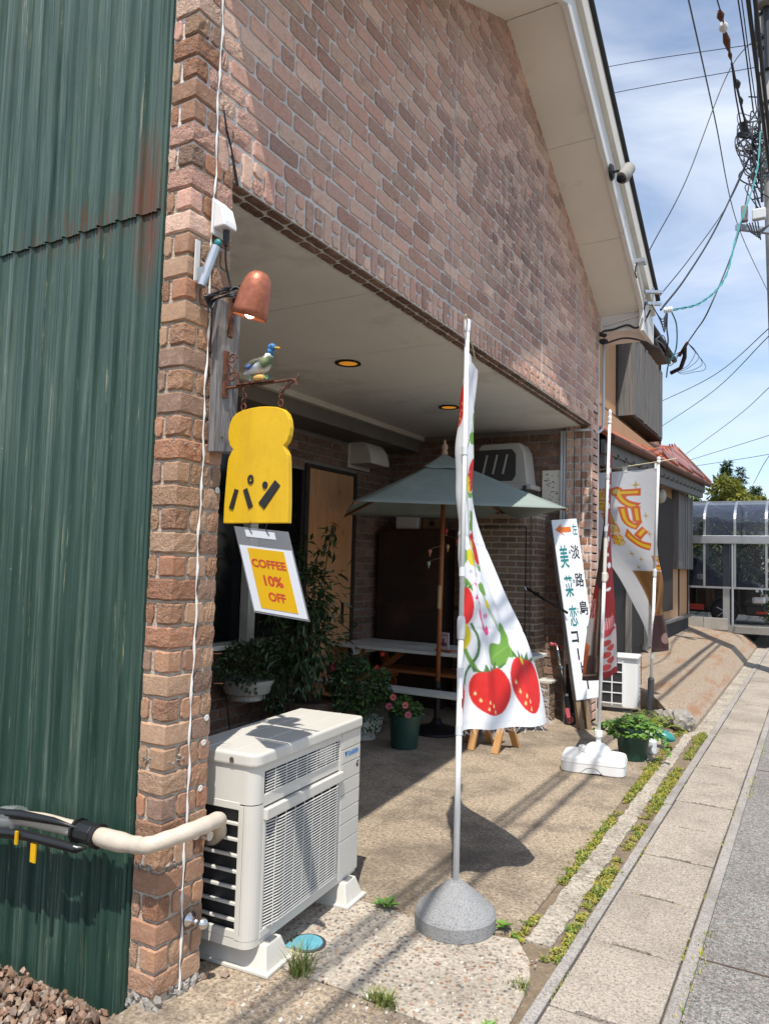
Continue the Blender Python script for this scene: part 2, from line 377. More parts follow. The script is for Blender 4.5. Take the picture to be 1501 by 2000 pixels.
def tmul(t,a,b):
    m=t.nodes.new('ShaderNodeMath'); m.operation='MULTIPLY'
    for i,q in enumerate((a,b)):
        if isinstance(q,(int,float)): m.inputs[i].default_value=q
        else: t.links.new(q,m.inputs[i])
    return m.outputs[0]
def brick_mat(name):
    m, t, b, tc = nodes(name, .88); o = tc.outputs['Object']
    at = t.nodes.new('ShaderNodeAttribute'); at.attribute_name = 'tint'
    n1 = tnoise(t, o, 13, 4, .7); n2 = tnoise(t, o, 85, 3, .75); n4 = tnoise(t, o, 38, 4, .75)
    c = tmix(t, tmap(t, n1, .54, .76, 0, .45), at.outputs['Color'], (.27,.155,.12))
    c = tmix(t, tmap(t, tnoise(t, o, 19, 5), .54, .70, 0, .45), c, (.52,.32,.25))
    c = tmix(t, tmap(t, n4, .55, .72, 0, .42), c, (.22,.135,.105)); c = tmix(t, tmap(t, n4, .46, .30, 0, .40), c, (.60,.47,.38))
    c = tmix(t, tmap(t, n2, .54, .74, 0, .4), c, (.12,.08,.065))
    c = tmix(t, tmap(t, tnoise(t, o, 2.4, 7, .7, (1,5,.35)), .55, .78, 0, .30), c, (.26,.18,.15))
    # soot that ran down the gable below the middle
    so = tmul(t, gauss(t, o, (-2.1,5.75,4.35), (.6,1.35,1.2)), tmap(t, tnoise(t, o, 7, 8, .75, (1,1.5,.6)), .42, .62)); c = tmix(t, tmul(t, so, .85), c, (.07,.055,.05))
    t.links.new(c, b.inputs['Base Color'])
    bs = tmul(t, at.outputs['Alpha'], n2); b4 = tmul(t, at.outputs['Alpha'], n4)
    p = tbump(t, b, bs, 1., .012); p = tbump(t, b, b4, .9, .02, p); tbump(t, b, n1, .3, .012, p)
brick_mat('brick')
def metal_mat():
    m, t, b, tc = nodes('green_metal', .42); o = tc.outputs['Object']
    b.inputs['Specular IOR Level'].default_value = .45
    sz=t.nodes.new('ShaderNodeSeparateXYZ'); t.links.new(o,sz.inputs[0])
    c = tmix(t, tmap(t, tnoise(t, o, 3, 6, .6, (7,7,.5)), .35, .65), (.014,.042,.031), (.028,.068,.052))
    c = tmix(t, tmul(t, tmap(t, sz.outputs[2], .9, 3.4, 0, .9), tmap(t, tnoise(t, o, 5, 6, .7, (8,8,.2)), .35, .65)), c, (.10,.150,.125))
    # green wash lower down, chalk streaks, rust beads along the ribs
    c = tmix(t, tmap(t, tnoise(t, o, 2.2, 8, .75, (9,9,.25)), .54, .72, 0, .65), c, (.20,.26,.21))
    c = tmix(t, tmap(t, tnoise(t, o, 5, 9, .8, (7,7,.30)), .60, .68, 0, .85), c, (.42,.40,.25))
    c = tmix(t, tmap(t, tnoise(t, o, 5, 8, .7, (4,4,.7)), .69, .76, 0, .85), c, (.13,.055,.03))
    ru = tmul(t, gauss(t, o, (-2.36,2.08,3.08), (.11,.3,.42)), tmap(t, tnoise(t, o, 9, 8, .75, (3,3,.5)), .36, .56, 0, 1.6)); c = tmix(t, ru, c, (.14,.058,.03))
    r2 = tmul(t, gauss(t, o, (-2.75,2.08,3.08), (.55,.3,.14)), tmap(t, tnoise(t, o, 14, 8, .75, (3,3,.5)), .48, .6, 0, 1.3)); c = tmix(t, r2, c, (.13,.055,.03))
    t.links.new(c, b.inputs['Base Color'])
    rr = tmap(t, tnoise(t, o, 6, 5, .6, (4,4,.4)), .3, .7, .34, .6); t.links.new(rr, b.inputs['Roughness'])
    w = t.nodes.new('ShaderNodeTexWave'); w.wave_type='BANDS'; w.bands_direction='X'; w.inputs['Scale'].default_value = 26; w.inputs['Distortion'].default_value=.15; t.links.new(o, w.inputs['Vector'])
    p = tbump(t, b, w.outputs['Fac'], .16, .004); tbump(t, b, tnoise(t, o, 30, 4), .08, .004, p)
metal_mat()

# ---------------------------------------------------------------- ground, road, pavement
struct(MB().box(-150, 150, -60, 260, -.60, -.10).build('ground', mk('earth', (.12,.095,.07), .95, var=.3, scale=.6, bump=.4, bscale=20)))
rd = MB()
rd.grid(lambda a, b: (-.446+a*7, -4+b*70, -.004-.012*a), 8, 40)
struct(rd.build('road', MT['asphalt']))
road = bpy.data.objects['road']
MB().box(-.446, 6.5, 3.585, 3.592, -.02, -.0005).build('joint', MT['soil'], road)
MB().tube([(-.446,7.2,-.003),(.4,7.28,-.006),(1.4,7.22,-.009),(3,7.3,-.012)],.004,5).build('crack', MT['soil'], road)
MB().tube([(.25,1.5,-.005),(.32,3.2,-.006),(.22,5.0,-.006),(.3,7.0,-.006)],.003,5).build('crack', MT['soil'], road)
pav = struct(MB().box(-1.0, -.447, -3, 60, -.09, -.02).build('pavement', MT['soil']))
first = None
for k in range(44):
    y0 = 2.90-.598*8 + .598*k
    if k == 8 or first is None or True:
        mb = MB(); dz = U(-.003, .003)
        # slab with the shallow finger notch at one edge
        pts = [(-.893,y0+.006),(-.80,y0+.006),(-.79,y0+.024),(-.64,y0+.024),(-.63,y0+.006),(-.512,y0+.006),(-.512,y0+.593),(-.893,y0+.593)]
        mb.prism([(p[0]+U(-.002,.002),p[1]+U(-.002,.002)) for p in pts], (U(-.002,.002),0,-.05), (1,0,0), (0,1,0), (0,0,1), .052+dz)
        first = mb.build('slab', MT['slab'], pav, bevel=.004, seg=1)
for k in range(22):
    y0 = -2.6+1.196*k+U(-.01,.01)
    MB().box(-.505,-.449,y0,y0+1.188,-.05,.004+U(-.002,.002)).build('kerb_stone', MT['kerb'], pav, bevel=.006, seg=1)
    MB().box(-.948-.012*min(1,max(0,(y0-3)/3)),-.902,y0,y0+1.188,-.05,.004+U(-.002,.002)).build('edge_strip', MT['kerb'], pav, bevel=.005, seg=1)
# forecourt slabs
ap = struct(MB().box(-4.72, -.95, 2.1, 9.6, -.095, -.014).box(-2.21, -.95, .8, 2.1, -.095, -.014).build('forecourt', mk('grit',(.20,.15,.10),.95,var=.4,scale=40,bump=.8,bscale=90)))
def slabpoly(pts, z1, m, name='concrete_slab'):
    mb = MB(); mb.prism(pts, (0,0,-.06), (1,0,0), (0,1,0), (0,0,1), .06+z1); return mb.build(name, m, ap, bevel=.006, seg=1)
slabpoly([(-2.2,.9),(-.955,.9),(-.955,2.535),(-1.3,2.540),(-1.6,2.556),(-1.85,2.552),(-2.2,2.545)], .003, MT['agg_fine'])
slabpoly([(-2.35,2.556),(-1.85,2.563),(-1.6,2.568),(-1.3,2.552),(-.965,2.547),(-1.0,3.0),(-1.06,3.17),(-1.16,3.31),(-1.45,3.235),(-1.8,3.25),(-2.35,3.25)], .004, MT['agg_coarse'])
fl = []
floor_pts = [(-4.7,2.5),(-2.36,2.5),(-2.36,3.26),(-1.8,3.26),(-1.46,3.245),(-1.185,3.36),(-1.195,4.6),(-1.225,5.7),(-1.23,6.05),(-4.7,6.06)]
slabpoly(floor_pts, .002, MT['agg_fine'])
slabpoly([(-4.7,6.066),(-1.232,6.056),(-1.27,7.4),(-1.30,8.5),(-1.5,9.55),(-4.7,9.55)], .002, MT['agg_fine'])
# rough strip of gutter concrete between two lines of moss
ys = 3.33
while ys < 8.3:
    ln = U(.35, .7); w0 = -1.138-.012*(ys-3.3)*.55; w1 = -1.012-.03*(ys-3.3)*.55
    ny=7; pl=[(w0+U(-.008,.008)-.008*q/ny, ys+ln*q/ny) for q in range(ny+1)]+[(w1+U(-.010,.010)-.012*q/ny, ys+(ln-.012)*q/ny+.01) for q in range(ny,-1,-1)]
    slabpoly(pl, U(.002,.008), MT['agg_strip'], 'gutter_piece'); ys += ln
# raised concrete platform in front of the old house
def platform():
    mb = MB(); rows = []
    secs = [(8.50,-1.30,-1.26,-1.15,.10),(8.62,-1.42,-1.28,-1.12,.17),(9.0,-1.56,-1.30,-1.12,.185),(9.45,-1.72,-1.31,-1.12,.19),(9.62,-2.7,-1.31,-1.12,.19),(12,-2.7,-1.33,-1.13,.20),(16,-2.7,-1.36,-1.14,.23),(19,-2.7,-1.42,-1.16,.27),(20.0,-2.7,-1.55,-1.25,.28),(20.8,-2.7,-1.85,-1.6,.28)]
    k = 7
    for (y, xl, xt, xb, z) in secs:
        rows.append([(xl,y,-.05),(xl,y,z+.02+(.15 if xl<-2 else 0)*min(1,(y-9)/6)),(xl*.5+xt*.5,y,z+.01+(.07 if xl<-2 else 0)*min(1,(y-9)/6)),(xt-.03,y,z),(xt+.03,y,z-.045),(xb,y,.03),(xb+.01,y,-.05)])
    vs = [p for r in rows for p in r]; fs = []
    for i in range(len(rows)-1):
        for j in range(k-1): fs.append((i*k+j, i*k+j+1, (i+1)*k+j+1, (i+1)*k+j))
    fs += [tuple(range(k)), tuple((len(rows)-1)*k+j for j in range(k))[::-1]]
    mb.add(vs, [f[::-1] for f in fs]); return struct(mb.build('platform', MT['platform'], bevel=.02))
platform()
struct(MB().box(-1.32,-.95,8.3,24,-.09,-.012).build('verge',MT['agg_strip']))
# ---------------------------------------------------------------- moss, weeds, gravel
def blades(mb, pts, h, w, cols, lean=.5):
    for (x,y,z) in pts:
        a = U(0,2*pi); hh = h*U(.5,1.3); d = V((cos(a)*lean*U(.2,1), sin(a)*lean*U(.2,1), 1)).normalized(); s = V((-sin(a),cos(a),0))*w*U(.6,1.2)
        mb.col = random.choice(cols); p = V((x,y,z)); q = p+d*hh*.6; e = q+(d+V((cos(a),sin(a),-.2))*lean*.6).normalized()*hh*.45
        mb.add([p-s, p+s, q+s*.8, q-s*.8, e], [(0,1,2,3),(3,2,4)])
MOSS = [(.34,.34,.05),(.44,.38,.06),(.27,.33,.05),(.17,.27,.04),(.46,.37,.10),(.31,.30,.05)]
GRASS = [(.13,.21,.035),(.09,.16,.03),(.20,.27,.05),(.30,.30,.09)]
def strip_x(y, which):
    if which == 0: return -1.165-.02*max(0,(y-3.4))*.6
    return -.978-.012*max(0,(y-3.4))*.6
for w in (0,1):
    mb = MB(); random.seed(60+w); y = 3.28 if w == 0 else 2.80; tall = []
    while y < 8.8:
        y += U(.003,.015)
        gap = sin(y*3.1+w*1.7)+.8*sin(y*7.7+w)+.5*sin(y*1.3)
        if gap < -1.0: continue
        if gap < 0 and U(0,1) < .55: continue
        r = U(.008,.030)*(1.+.30*max(0,gap)); cx_ = strip_x(y,w)+random.gauss(0,.016+.008*max(0,gap)); k = random.choice([0,0,1,1,2,3,4,4,5,5,6]); pal = [MOSS[k%len(MOSS)],MOSS[(k+1)%len(MOSS)],MOSS[k%len(MOSS)]]
        if k == 6: pal = [(.13,.23,.03),(.19,.32,.045)]
        pts = []
        for _ in range(int(1400*r)+10):
            a_=U(0,2*pi); q=sqrt(U(0,1)); pts.append((cx_+cos(a_)*r*q, y+sin(a_)*r*q, -.006+.006*(1-q*q)*(r/.02)))
        blades(mb, pts, .0075, .005, pal, 1.6)
        if k in (2,3,6): tall += pts[::6]
    blades(mb, tall, .028, .003, GRASS+MOSS[:2], .9)
    o = mb.build('moss', MT['leaf']); o['kind']='stuff'; tag(o, ['yellow green moss line between forecourt and gutter concrete','yellow green moss line along the pavement edge strip'][w], 'moss')
mb = MB(); pts = []
for i in range(900):
    y = U(3,16); 
    if sin(y*4.1)+sin(y*1.7+2) > .6: pts.append((-.446+random.gauss(0,.012), y, -.006))
blades(mb, pts, .03, .003, MOSS, .8); o = mb.build('moss', MT['leaf']); o['kind']='stuff'; tag(o, 'sparse moss tufts along the kerb beside the asphalt road', 'moss')
mb = MB(); pts = []; random.seed(77)
for i in range(2600):
    y = U(2.4,13); x = random.choice((-.897,-.508))
    if sin(y*3.3+x*9)+sin(y*8.1+x*5)+.6*sin(y*21) > .95: pts.append((x+random.gauss(0,.004), y, -.006))
for k in range(16):
    y = 2.90-.598*2+.598*k
    for i in range(24):
        x = U(-.89,-.52)
        if sin(x*23+k*2.1)+sin(k*5.) > .7: pts.append((x, y+random.gauss(0,.003), -.008))
blades(mb, pts, .012, .004, MOSS, 1.3); o = mb.build('moss', MT['leaf']); o['kind']='stuff'; tag(o, 'specks of moss in the joints of the pavement slabs', 'moss')
def tuft(x,y,h,n,rad,label,sx=1.):
    mb = MB(); blades(mb, [(x+random.gauss(0,rad)*sx, y+random.gauss(0,rad), .0) for _ in range(n)], h, .0028, GRASS+[(.34,.32,.12)], .75)
    return tag(mb.build('grass_tuft', MT['leaf']), label, 'grass', 'weeds in the forecourt joints')
tuft(-1.80,2.56,.13,90,.022,'tall thin grass tuft in the slab joint near the air conditioner foot')
tuft(-1.42,2.555,.06,170,.016,'wide grass tuft in the slab joint at the bottom of the picture',1.5)
tuft(-1.02,2.95,.035,60,.02,'low grass tuft at the pavement edge nearest the camera')
def broadweed(x,y,r,n,label):
    mb = MB()
    for i in range(n):
        a = 2*pi*i/n+U(-.3,.3); mb.leaf((x,y,.01), (cos(a),sin(a),U(.25,.9)), (0,0,1), r*U(.7,1.2), r*.42, random.choice([(.16,.30,.05),(.22,.36,.06),(.11,.24,.04)]))
    return tag(mb.build('weed', MT['leaf']), label, 'weed', 'weeds in the forecourt joints')
broadweed(-1.80,3.25,.075,14,'bright green leafy weed beside the far air conditioner foot')
broadweed(-1.245,3.36,.06,9,'small leafy weed against the stone flag base')
broadweed(-1.02,2.62,.04,9,'small weed at the lower edge of the coarse slab')
# gravel beside the green wall
mb = MB()
def stone(mb, x, y, z, r, c):
    M = Euler((U(0,6),U(0,6),U(0,6))).to_matrix(); s = (r*U(.8,1.3), r*U(.6,1.), r*U(.45,.8)); mb.col = c
    b = len(mb.v); vs=[]
    for q in [(1,0,0),(-1,0,0),(0,1,0),(0,-1,0),(0,0,1),(0,0,-1),(.7,.7,.5),(-.7,.6,.5),(.6,-.7,-.5),(-.6,-.7,.5)]:
        p = M @ V((q[0]*s[0]*U(.8,1.15), q[1]*s[1]*U(.8,1.15), q[2]*s[2]*U(.8,1.15))); vs.append(V((x,y,z))+p)
    bmx = bmesh.new(); bv=[bmx.verts.new(p) for p in vs]; r_=bmesh.ops.convex_hull(bmx, input=bv); 
    bmx.verts.ensure_lookup_table(); bmx.verts.index_update(); mb.add([v.co.copy() for v in bmx.verts], [tuple(v.index for v in f.verts) for f in bmx.faces]); bmx.free()
GR = [(.27,.16,.105),(.22,.13,.085),(.33,.215,.15),(.17,.115,.085),(.38,.29,.22),(.25,.19,.15)]
for i in range(2600):
    x = U(-3.9,-2.18); y = U(1.55,2.04); stone(mb, x, y, -.095+U(0,.05), U(.011,.024), random.choice(GR))
o = mb.build('gravel', MT['attr_matte']); o['kind']='stuff'; tag(o, 'reddish brown crushed gravel at the foot of the green wall', 'gravel')
struct(MB().box(-6,-2.2,0,2.06,-.11,-.10).build('gravel_bed', MT['soil']))
# loose pebbles lying on the coarse slab
mb = MB()
for i in range(900):
    x=U(-2.0,-1.02); y=U(2.2,3.2); stone(mb,x,y,.004,U(.004,.010),random.choice([(.42,.36,.3),(.3,.24,.2),(.2,.18,.17),(.38,.22,.14),(.55,.5,.43)]))
o = mb.build('pebbles', MT['attr_matte']); o['kind']='stuff'; tag(o, 'small rounded pebbles exposed in the near concrete slabs', 'pebbles')
for (x,y,r,l) in [(-2.10,2.33,.03,'broken brown stone chip in front of the brick pillar'),(-2.04,2.38,.02,'small dark stone chip under the near air conditioner foot'),(-2.16,2.17,.035,'pale stone lying at the foot of the brick pillar')]:
    mb=MB(); stone(mb,x,y,.012,r,(.2,.13,.09) if r!=.035 else (.5,.46,.4)); tag(mb.build('stone',MT['attr_matte']),l,'stone')

for i,(x,y,r) in enumerate([(-1.25,8.50,.115),(-1.38,8.56,.09),(-1.18,8.62,.075),(-1.5,8.75,.075)]):
    bmx=bmesh.new(); bmesh.ops.create_icosphere(bmx,subdivisions=3,radius=1); random.seed(90+i)
    mb=MB(); ph=[U(0,6) for _ in range(6)]
    for v in bmx.verts: c=v.co; k=1+.16*sin(c.x*3+ph[0])+.14*sin(c.y*4+ph[1])+.08*sin(c.z*9+ph[2]+c.x*7)+.05*sin(c.y*15+c.x*11+ph[3])+U(-.02,.02); v.co=V((x+c.x*r*1.15*k,y+c.y*r*k,.05+max(-.06,min(.11,c.z*r*.95*k)+r*.35)))
    bmx.verts.index_update(); mb.add([v.co.copy() for v in bmx.verts],[tuple(v.index for v in f.verts) for f in bmx.faces]); bmx.free()
    o = mb.build('concrete_lump', MT['cement'])
    tag(o, ['largest broken concrete lump at the corner of the raised platform','concrete lump beside the fern at the platform end','small concrete lump nearest the pavement at the platform end','small concrete lump behind the fern by the platform'][i], 'rubble')
# ---------------------------------------------------------------- brick building
XF, YL, YR, ZB = -2.105, 2.065, 8.45, 3.235
RY, RZ, RS = 5.41, 6.05, .493          # ridge y, soffit height at ridge, slope
def zs(y): return RZ-RS*abs(y-RY)
bld = thing('brick_building', 'gabled brick building with an open carport bay and green metal side wall', 'building', (-3.3, 5.3, 0))
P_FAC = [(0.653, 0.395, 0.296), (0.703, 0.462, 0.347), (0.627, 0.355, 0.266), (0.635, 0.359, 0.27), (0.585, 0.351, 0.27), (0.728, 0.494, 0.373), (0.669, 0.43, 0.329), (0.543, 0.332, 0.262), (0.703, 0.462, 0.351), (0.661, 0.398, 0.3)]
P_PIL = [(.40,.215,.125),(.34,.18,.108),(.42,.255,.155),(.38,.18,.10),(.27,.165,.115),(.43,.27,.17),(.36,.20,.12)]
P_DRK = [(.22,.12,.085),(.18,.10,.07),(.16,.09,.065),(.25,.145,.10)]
P_BLK = [(.235,.16,.11),(.21,.14,.095),(.255,.175,.125)]
def bcol(pal):
    c = random.choice(pal); k = U(.90,1.11); return (c[0]*k, c[1]*k, c[2]*k, random.choice([.12,.2,.5,1.,1.]))
GAP=[.0078]
def brick(mb, o, u, v, n, u0, u1, v0, v1, d, pal, jit=.003, r=.010, rough=True):
    """one rock faced brick, proud of the mortar by d"""
    o=V(o); u=V(u); v=V(v); n=V(n); mb.col = bcol(pal)
    g=GAP[0]; u0+=g; u1-=g; v0+=g; v1-=g; r=min(r,(u1-u0)*.3,(v1-v0)*.3); um=(u0+u1)/2
    ol=[(u0+r,v0),(um,v0),(u1-r,v0),(u1,v0+r),(u1,v1-r),(u1-r,v1),(um,v1),(u0+r,v1),(u0,v1-r),(u0,v0+r)]
    ol=[(a+U(-jit,jit),b+U(-jit,jit)) for a,b in ol]; c=(um,(v0+v1)/2); k=len(ol)
    if rough and mb.col[3] > .4:
        gu,gv=7,3; pts=[]
        for j in range(gv+1):
            for i in range(gu+1):
                eu=min(i,gu-i); ev=min(j,gv-j); a=u0+(u1-u0)*i/gu; b=v0+(v1-v0)*j/gv
                if eu and ev: q=d*1.05+random.gauss(0,.0011)
                else: q=d*.75+U(-.001,.001); a+=U(-jit,jit); b+=U(-jit,jit)
                if (not eu) and (not ev): a+=(r*.35 if i==0 else -r*.35); b+=(r*.35 if j==0 else -r*.35)
                pts.append(o+u*a+v*b+n*q)
        w=gu+1; rim=[i for i in range(w)]+[j*w+gu for j in range(1,gv+1)]+[gv*w+i for i in range(gu-1,-1,-1)]+[j*w for j in range(gv-1,0,-1)]
        fs=[(j*w+i,j*w+i+1,(j+1)*w+i+1,(j+1)*w+i) for j in range(gv) for i in range(gu)]; k=len(pts); bs=[pts[i]-n*(d+.004) for i in rim]
        fs+=[(rim[q],k+q,k+(q+1)%len(rim),rim[(q+1)%len(rim)]) for q in range(len(rim))]
        mb.add(pts+bs,fs); return
    base=[o+u*a+v*b-n*.004 for a,b in ol]
    f0=[o+u*a+v*b+n*(d*.75) for a,b in ol]
    fr=[o+u*(a+(c[0]-a)*.06)+v*(b+(c[1]-b)*.10)+n*(d*U(.95,1.12)) for a,b in ol]
    ct=[o+u*c[0]+v*c[1]+n*d*1.1]
    fs=[]
    for i in range(k):
        j=(i+1)%k; fs+=[(i,j,k+j,k+i),(k+i,k+j,2*k+j,2*k+i),(2*k+i,2*k+j,3*k)]
    mb.add(base+f0+fr+ct, fs)
# --- wall bodies (mortar)
wall = MB()
wall.prism([(2.318,ZB+.012),(8.45,ZB+.012),(8.45,zs(8.45)),(RY,RZ),(2.076,zs(2.076)),(2.076,ZB+.012)], (-2.25,0,0), (0,1,0), (0,0,1), (1,0,0), .145-.010)
wall_o = wall.build('gable_wall', MT['mortar'], bld)
pil = MB(); pil.box(-2.245,XF-.010,YL+.010,2.308,-.03,ZB+.012); pil_o = pil.build('pillar', MT['mortar_pillar'], bld)
NB = [0]
stuff = MB()
CH = .0905
def emit(fn, parent, prio=True):
    """a brick as its own object while the budget lasts, else into the joined rest"""
    if prio and NB[0] < 300:
        mb = MB(); fn(mb); mb.build('brick', MT['brick'], parent); NB[0] += 1
    else: fn(stuff)
# --- pillar bricks: corner bricks wrap round the edge
def corner(mb, z0, z1, ll, lf, d, pal):
    mb.col = bcol(pal); j=lambda: U(-.002,.002); g=GAP[0]; z0+=g; z1-=g
    x0=XF-.010; y0=YL+.010
    pl=[(x0-ll+.01,y0+.004),(x0-ll+.01,y0-d*.8),(x0-ll+.016,y0-d*1.05),(x0-ll*.75,y0-d*1.1),(x0-ll*.5,y0-d*1.1),(x0-ll*.25,y0-d*1.1),(x0+d,y0-d),(x0+d*1.08,y0+lf*.25),(x0+d*1.08,y0+lf*.5),(x0+d*1.08,y0+lf*.75),(x0+d*1.05,y0+lf-.016),(x0+d*.8,y0+lf-.01),(x0-.004,y0+lf-.01),(x0-.004,y0+.004)]
    k=len(pl); lv=[(z0,.55),(z0+.006,1.),(z0*.67+z1*.33,1.04),(z0*.33+z1*.67,1.04),(z1-.006,1.),(z1,.55)]; vs=[]; rg=.0011 if mb.col[3]>.4 else .0004
    for z,s in lv:
        for q,(x,y) in enumerate(pl):
            inx=(x-(x0-.004))*s+(x0-.004) if x>x0 else x; iny=(y-(y0+.004))*s+(y0+.004) if y<y0 else y
            vs.append((inx+random.gauss(0,rg),iny+random.gauss(0,rg),z+U(-.003,.003)))
    fs=[(i*k+q,i*k+(q+1)%k,(i+1)*k+(q+1)%k,(i+1)*k+q) for i in range(len(lv)-1) for q in range(k)]+[tuple(range(k))[::-1],tuple((len(lv)-1)*k+q for q in range(k))]
    mb.add(vs,fs)
OL, UL, VL, NL = (0,YL+.010,0), (1,0,0), (0,0,1), (0,-1,0)
OF, UF, VF, NF = (XF-.010,0,0), (0,1,0), (0,0,1), (1,0,0)
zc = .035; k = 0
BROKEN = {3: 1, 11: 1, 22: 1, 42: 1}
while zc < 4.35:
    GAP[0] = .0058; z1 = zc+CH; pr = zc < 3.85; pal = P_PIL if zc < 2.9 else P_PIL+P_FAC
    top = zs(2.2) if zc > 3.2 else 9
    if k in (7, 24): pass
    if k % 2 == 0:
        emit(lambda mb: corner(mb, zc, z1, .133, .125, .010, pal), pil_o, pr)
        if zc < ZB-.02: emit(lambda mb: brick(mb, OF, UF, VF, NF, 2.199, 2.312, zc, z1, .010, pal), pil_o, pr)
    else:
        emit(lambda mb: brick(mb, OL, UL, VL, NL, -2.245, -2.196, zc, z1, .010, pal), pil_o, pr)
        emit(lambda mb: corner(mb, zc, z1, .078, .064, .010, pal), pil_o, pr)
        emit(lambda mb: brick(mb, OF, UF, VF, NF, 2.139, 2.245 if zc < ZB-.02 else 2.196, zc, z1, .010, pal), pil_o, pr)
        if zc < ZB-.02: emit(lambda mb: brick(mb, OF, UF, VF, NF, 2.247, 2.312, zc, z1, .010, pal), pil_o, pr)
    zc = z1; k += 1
GAP[0] = .0078
# crumbled cement where the pillar sheets meet, and at its foot
for z,n in ((.50,34),(.885,20),(2.09,20)):
    mb = MB()
    for i in range(n):
        q=U(0,1)
        if q<.55: stone(mb, XF-.012-U(0,.10), YL+.004+U(-.004,.004), z+random.gauss(0,.009), U(.006,.014), (1,1,1))
        else: stone(mb, XF-.004+U(-.003,.003), YL+.01+U(0,.09), z+random.gauss(0,.008), U(.006,.012), (1,1,1))
    mb.usecol=False; o=mb.build('cement_patch', MT['cement'], pil_o); o['kind']='stuff'
mb = MB()
for i in range(70): stone(mb, U(-2.235,-2.095), YL+.012+U(-.01,.01), random.gauss(0,.03)-.01, U(.014,.03), (1,1,1))
for i in range(70): stone(mb, XF-.008+U(-.01,.008), U(2.08,2.32), random.gauss(0,.03)-.01, U(.014,.03), (1,1,1))
mb.usecol=False; o=mb.build('cement_foot', MT['cement'], pil_o); o['kind']='stuff'
# white sealant line down the pillar front
mb = MB(); mb.tube([(XF+.001+U(-.001,.001), 2.193+.004*sin(i*.23)+.003*sin(i*.71)+U(-.001,.001), .0+i*.0225) for i in range(196)], [.0042+.002*sin(i*.9)+.0015*U(-1,1) for i in range(196)], 6)
mb.build('sealant', MT['white_paint'], pil_o, smooth=True)
# --- soldier course along the beam
y = 2.20; k = 0; SH = .168
while y < 8.40:
    w = .077; pr = y < 4.4
    if k % 2 == 0:
        emit(lambda mb: brick(mb, OF, UF, VF, NF, y, y+w, ZB+.012, ZB+SH, .010, P_FAC), wall_o, pr)
    else:
        for q in (0,1): emit(lambda mb: brick(mb, OF, UF, VF, NF, y, y+w, ZB+.012+q*SH*.47, ZB+.012+(q+1)*SH*.46, .010, P_FAC), wall_o, pr)
    y += w; k += 1
# --- soffit bricks under the beam (two rows)
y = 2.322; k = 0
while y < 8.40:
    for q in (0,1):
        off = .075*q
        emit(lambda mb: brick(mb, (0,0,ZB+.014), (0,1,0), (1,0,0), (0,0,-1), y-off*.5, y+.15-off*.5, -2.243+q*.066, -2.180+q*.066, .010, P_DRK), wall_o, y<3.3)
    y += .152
# --- gable bricks in running bond
rows = []
zc = ZB+SH+.004; k = 0
while zc < RZ:
    z1 = zc+CH; off = [0,.111,.055,.166][k%4]; y = 2.20-off
    ymax = 8.45
    while y < ymax:
        w = .222 if U(0,1) > .10 else .113
        a=max(y,2.199); b=min(y+w,ymax-.003); zt=zc
        if b-a > .03:
            lim = max(zs(a), zs(b), RZ if a<RY<b else 0)
            if zc < lim: rows.append((a,b,zc,z1))
        y += w
    zc = z1; k += 1
rows.sort(key=lambda q: (q[0]-0)**2+((q[2]-2.2)*1.0)**2)
for (a,b,c,d) in rows:
    vis = d < 1.65+(a)*1.02   # inside the top of the view
    emit(lambda mb: brick(mb, OF, UF, VF, NF, a, b, c, d, .0075, P_FAC), wall_o, vis)
o = stuff.build('bricks', MT['brick'], wall_o); o['kind'] = 'stuff'
# vertical panel joints and a few hooks under the beam
mb = MB()
for y in (4.475, 6.40, 7.5): mb.box(XF-.004, XF+.0015, y-.0025, y+.0025, ZB+.02, zs(y)-.03)
mb.build('panel_joint', MT['pvc'], wall_o)
for y in (4.2, 5.25, 5.5, 5.85, 6.95):
    MB().tube([(XF-.03,y,ZB+.01),(XF-.03,y,ZB-.03),(XF-.03,y+.012,ZB-.045),(XF-.03,y+.024,ZB-.03)], .003, 6).build('hook', MT['rust'], wall_o)
# stray root-like crack at the pillar head
MB().tube([(XF+.012,2.215,3.50),(XF+.014,2.235,3.42),(XF+.012,2.27,3.36),(XF+.012,2.30,3.27),(XF+.012,2.315,3.225)], [.003,.005,.004,.006,.007], 6).build('crack', MT['dark_metal'], wall_o)
MB().tube([(XF+.012,2.262,3.375),(XF+.016,2.275,3.41),(XF+.014,2.272,3.44)], [.004,.003,.002], 6).build('crack', MT['dark_metal'], wall_o)

# --- roof, soffit boards and barge boards
rf = MB()
X0 = -7.5
for sgn, yend in ((-1, 2.05), (1, 9.05)):
    T = .028
    zr, ze = RZ+.605, RZ+.605-RS*abs(yend-RY)
    rf.add([(X0,RY,zr),(-1.548,RY,zr),(-1.548,yend,ze),(X0,yend,ze),(X0,RY,zr-T),(-1.548,RY,zr-T),(-1.548,yend,ze-T),(X0,yend,ze-T)],
           [(0,1,2,3),(7,6,5,4),(1,5,6,2),(2,6,7,3),(0,3,7,4),(0,4,5,1)])
roof = rf.build('roof', MT['roof_dark'], bld)
def sloped(y0, y1, x0, x1, zo, h, name, m, bev=0, parent=None):
    mb = MB(); mb.add([(x,y,zs(y)+zo+dz) for dz in (0,h) for (x,y) in ((x0,y0),(x1,y0),(x1,y1),(x0,y1))], [(0,3,2,1),(4,5,6,7),(0,1,5,4),(1,2,6,5),(2,3,7,6),(3,0,4,7)])
    return mb.build(name, m, parent or roof, bevel=bev, seg=1)
js = [2.06,2.9,4.1,RY-.003]; je = [RY+.003,6.49,7.52,8.468]
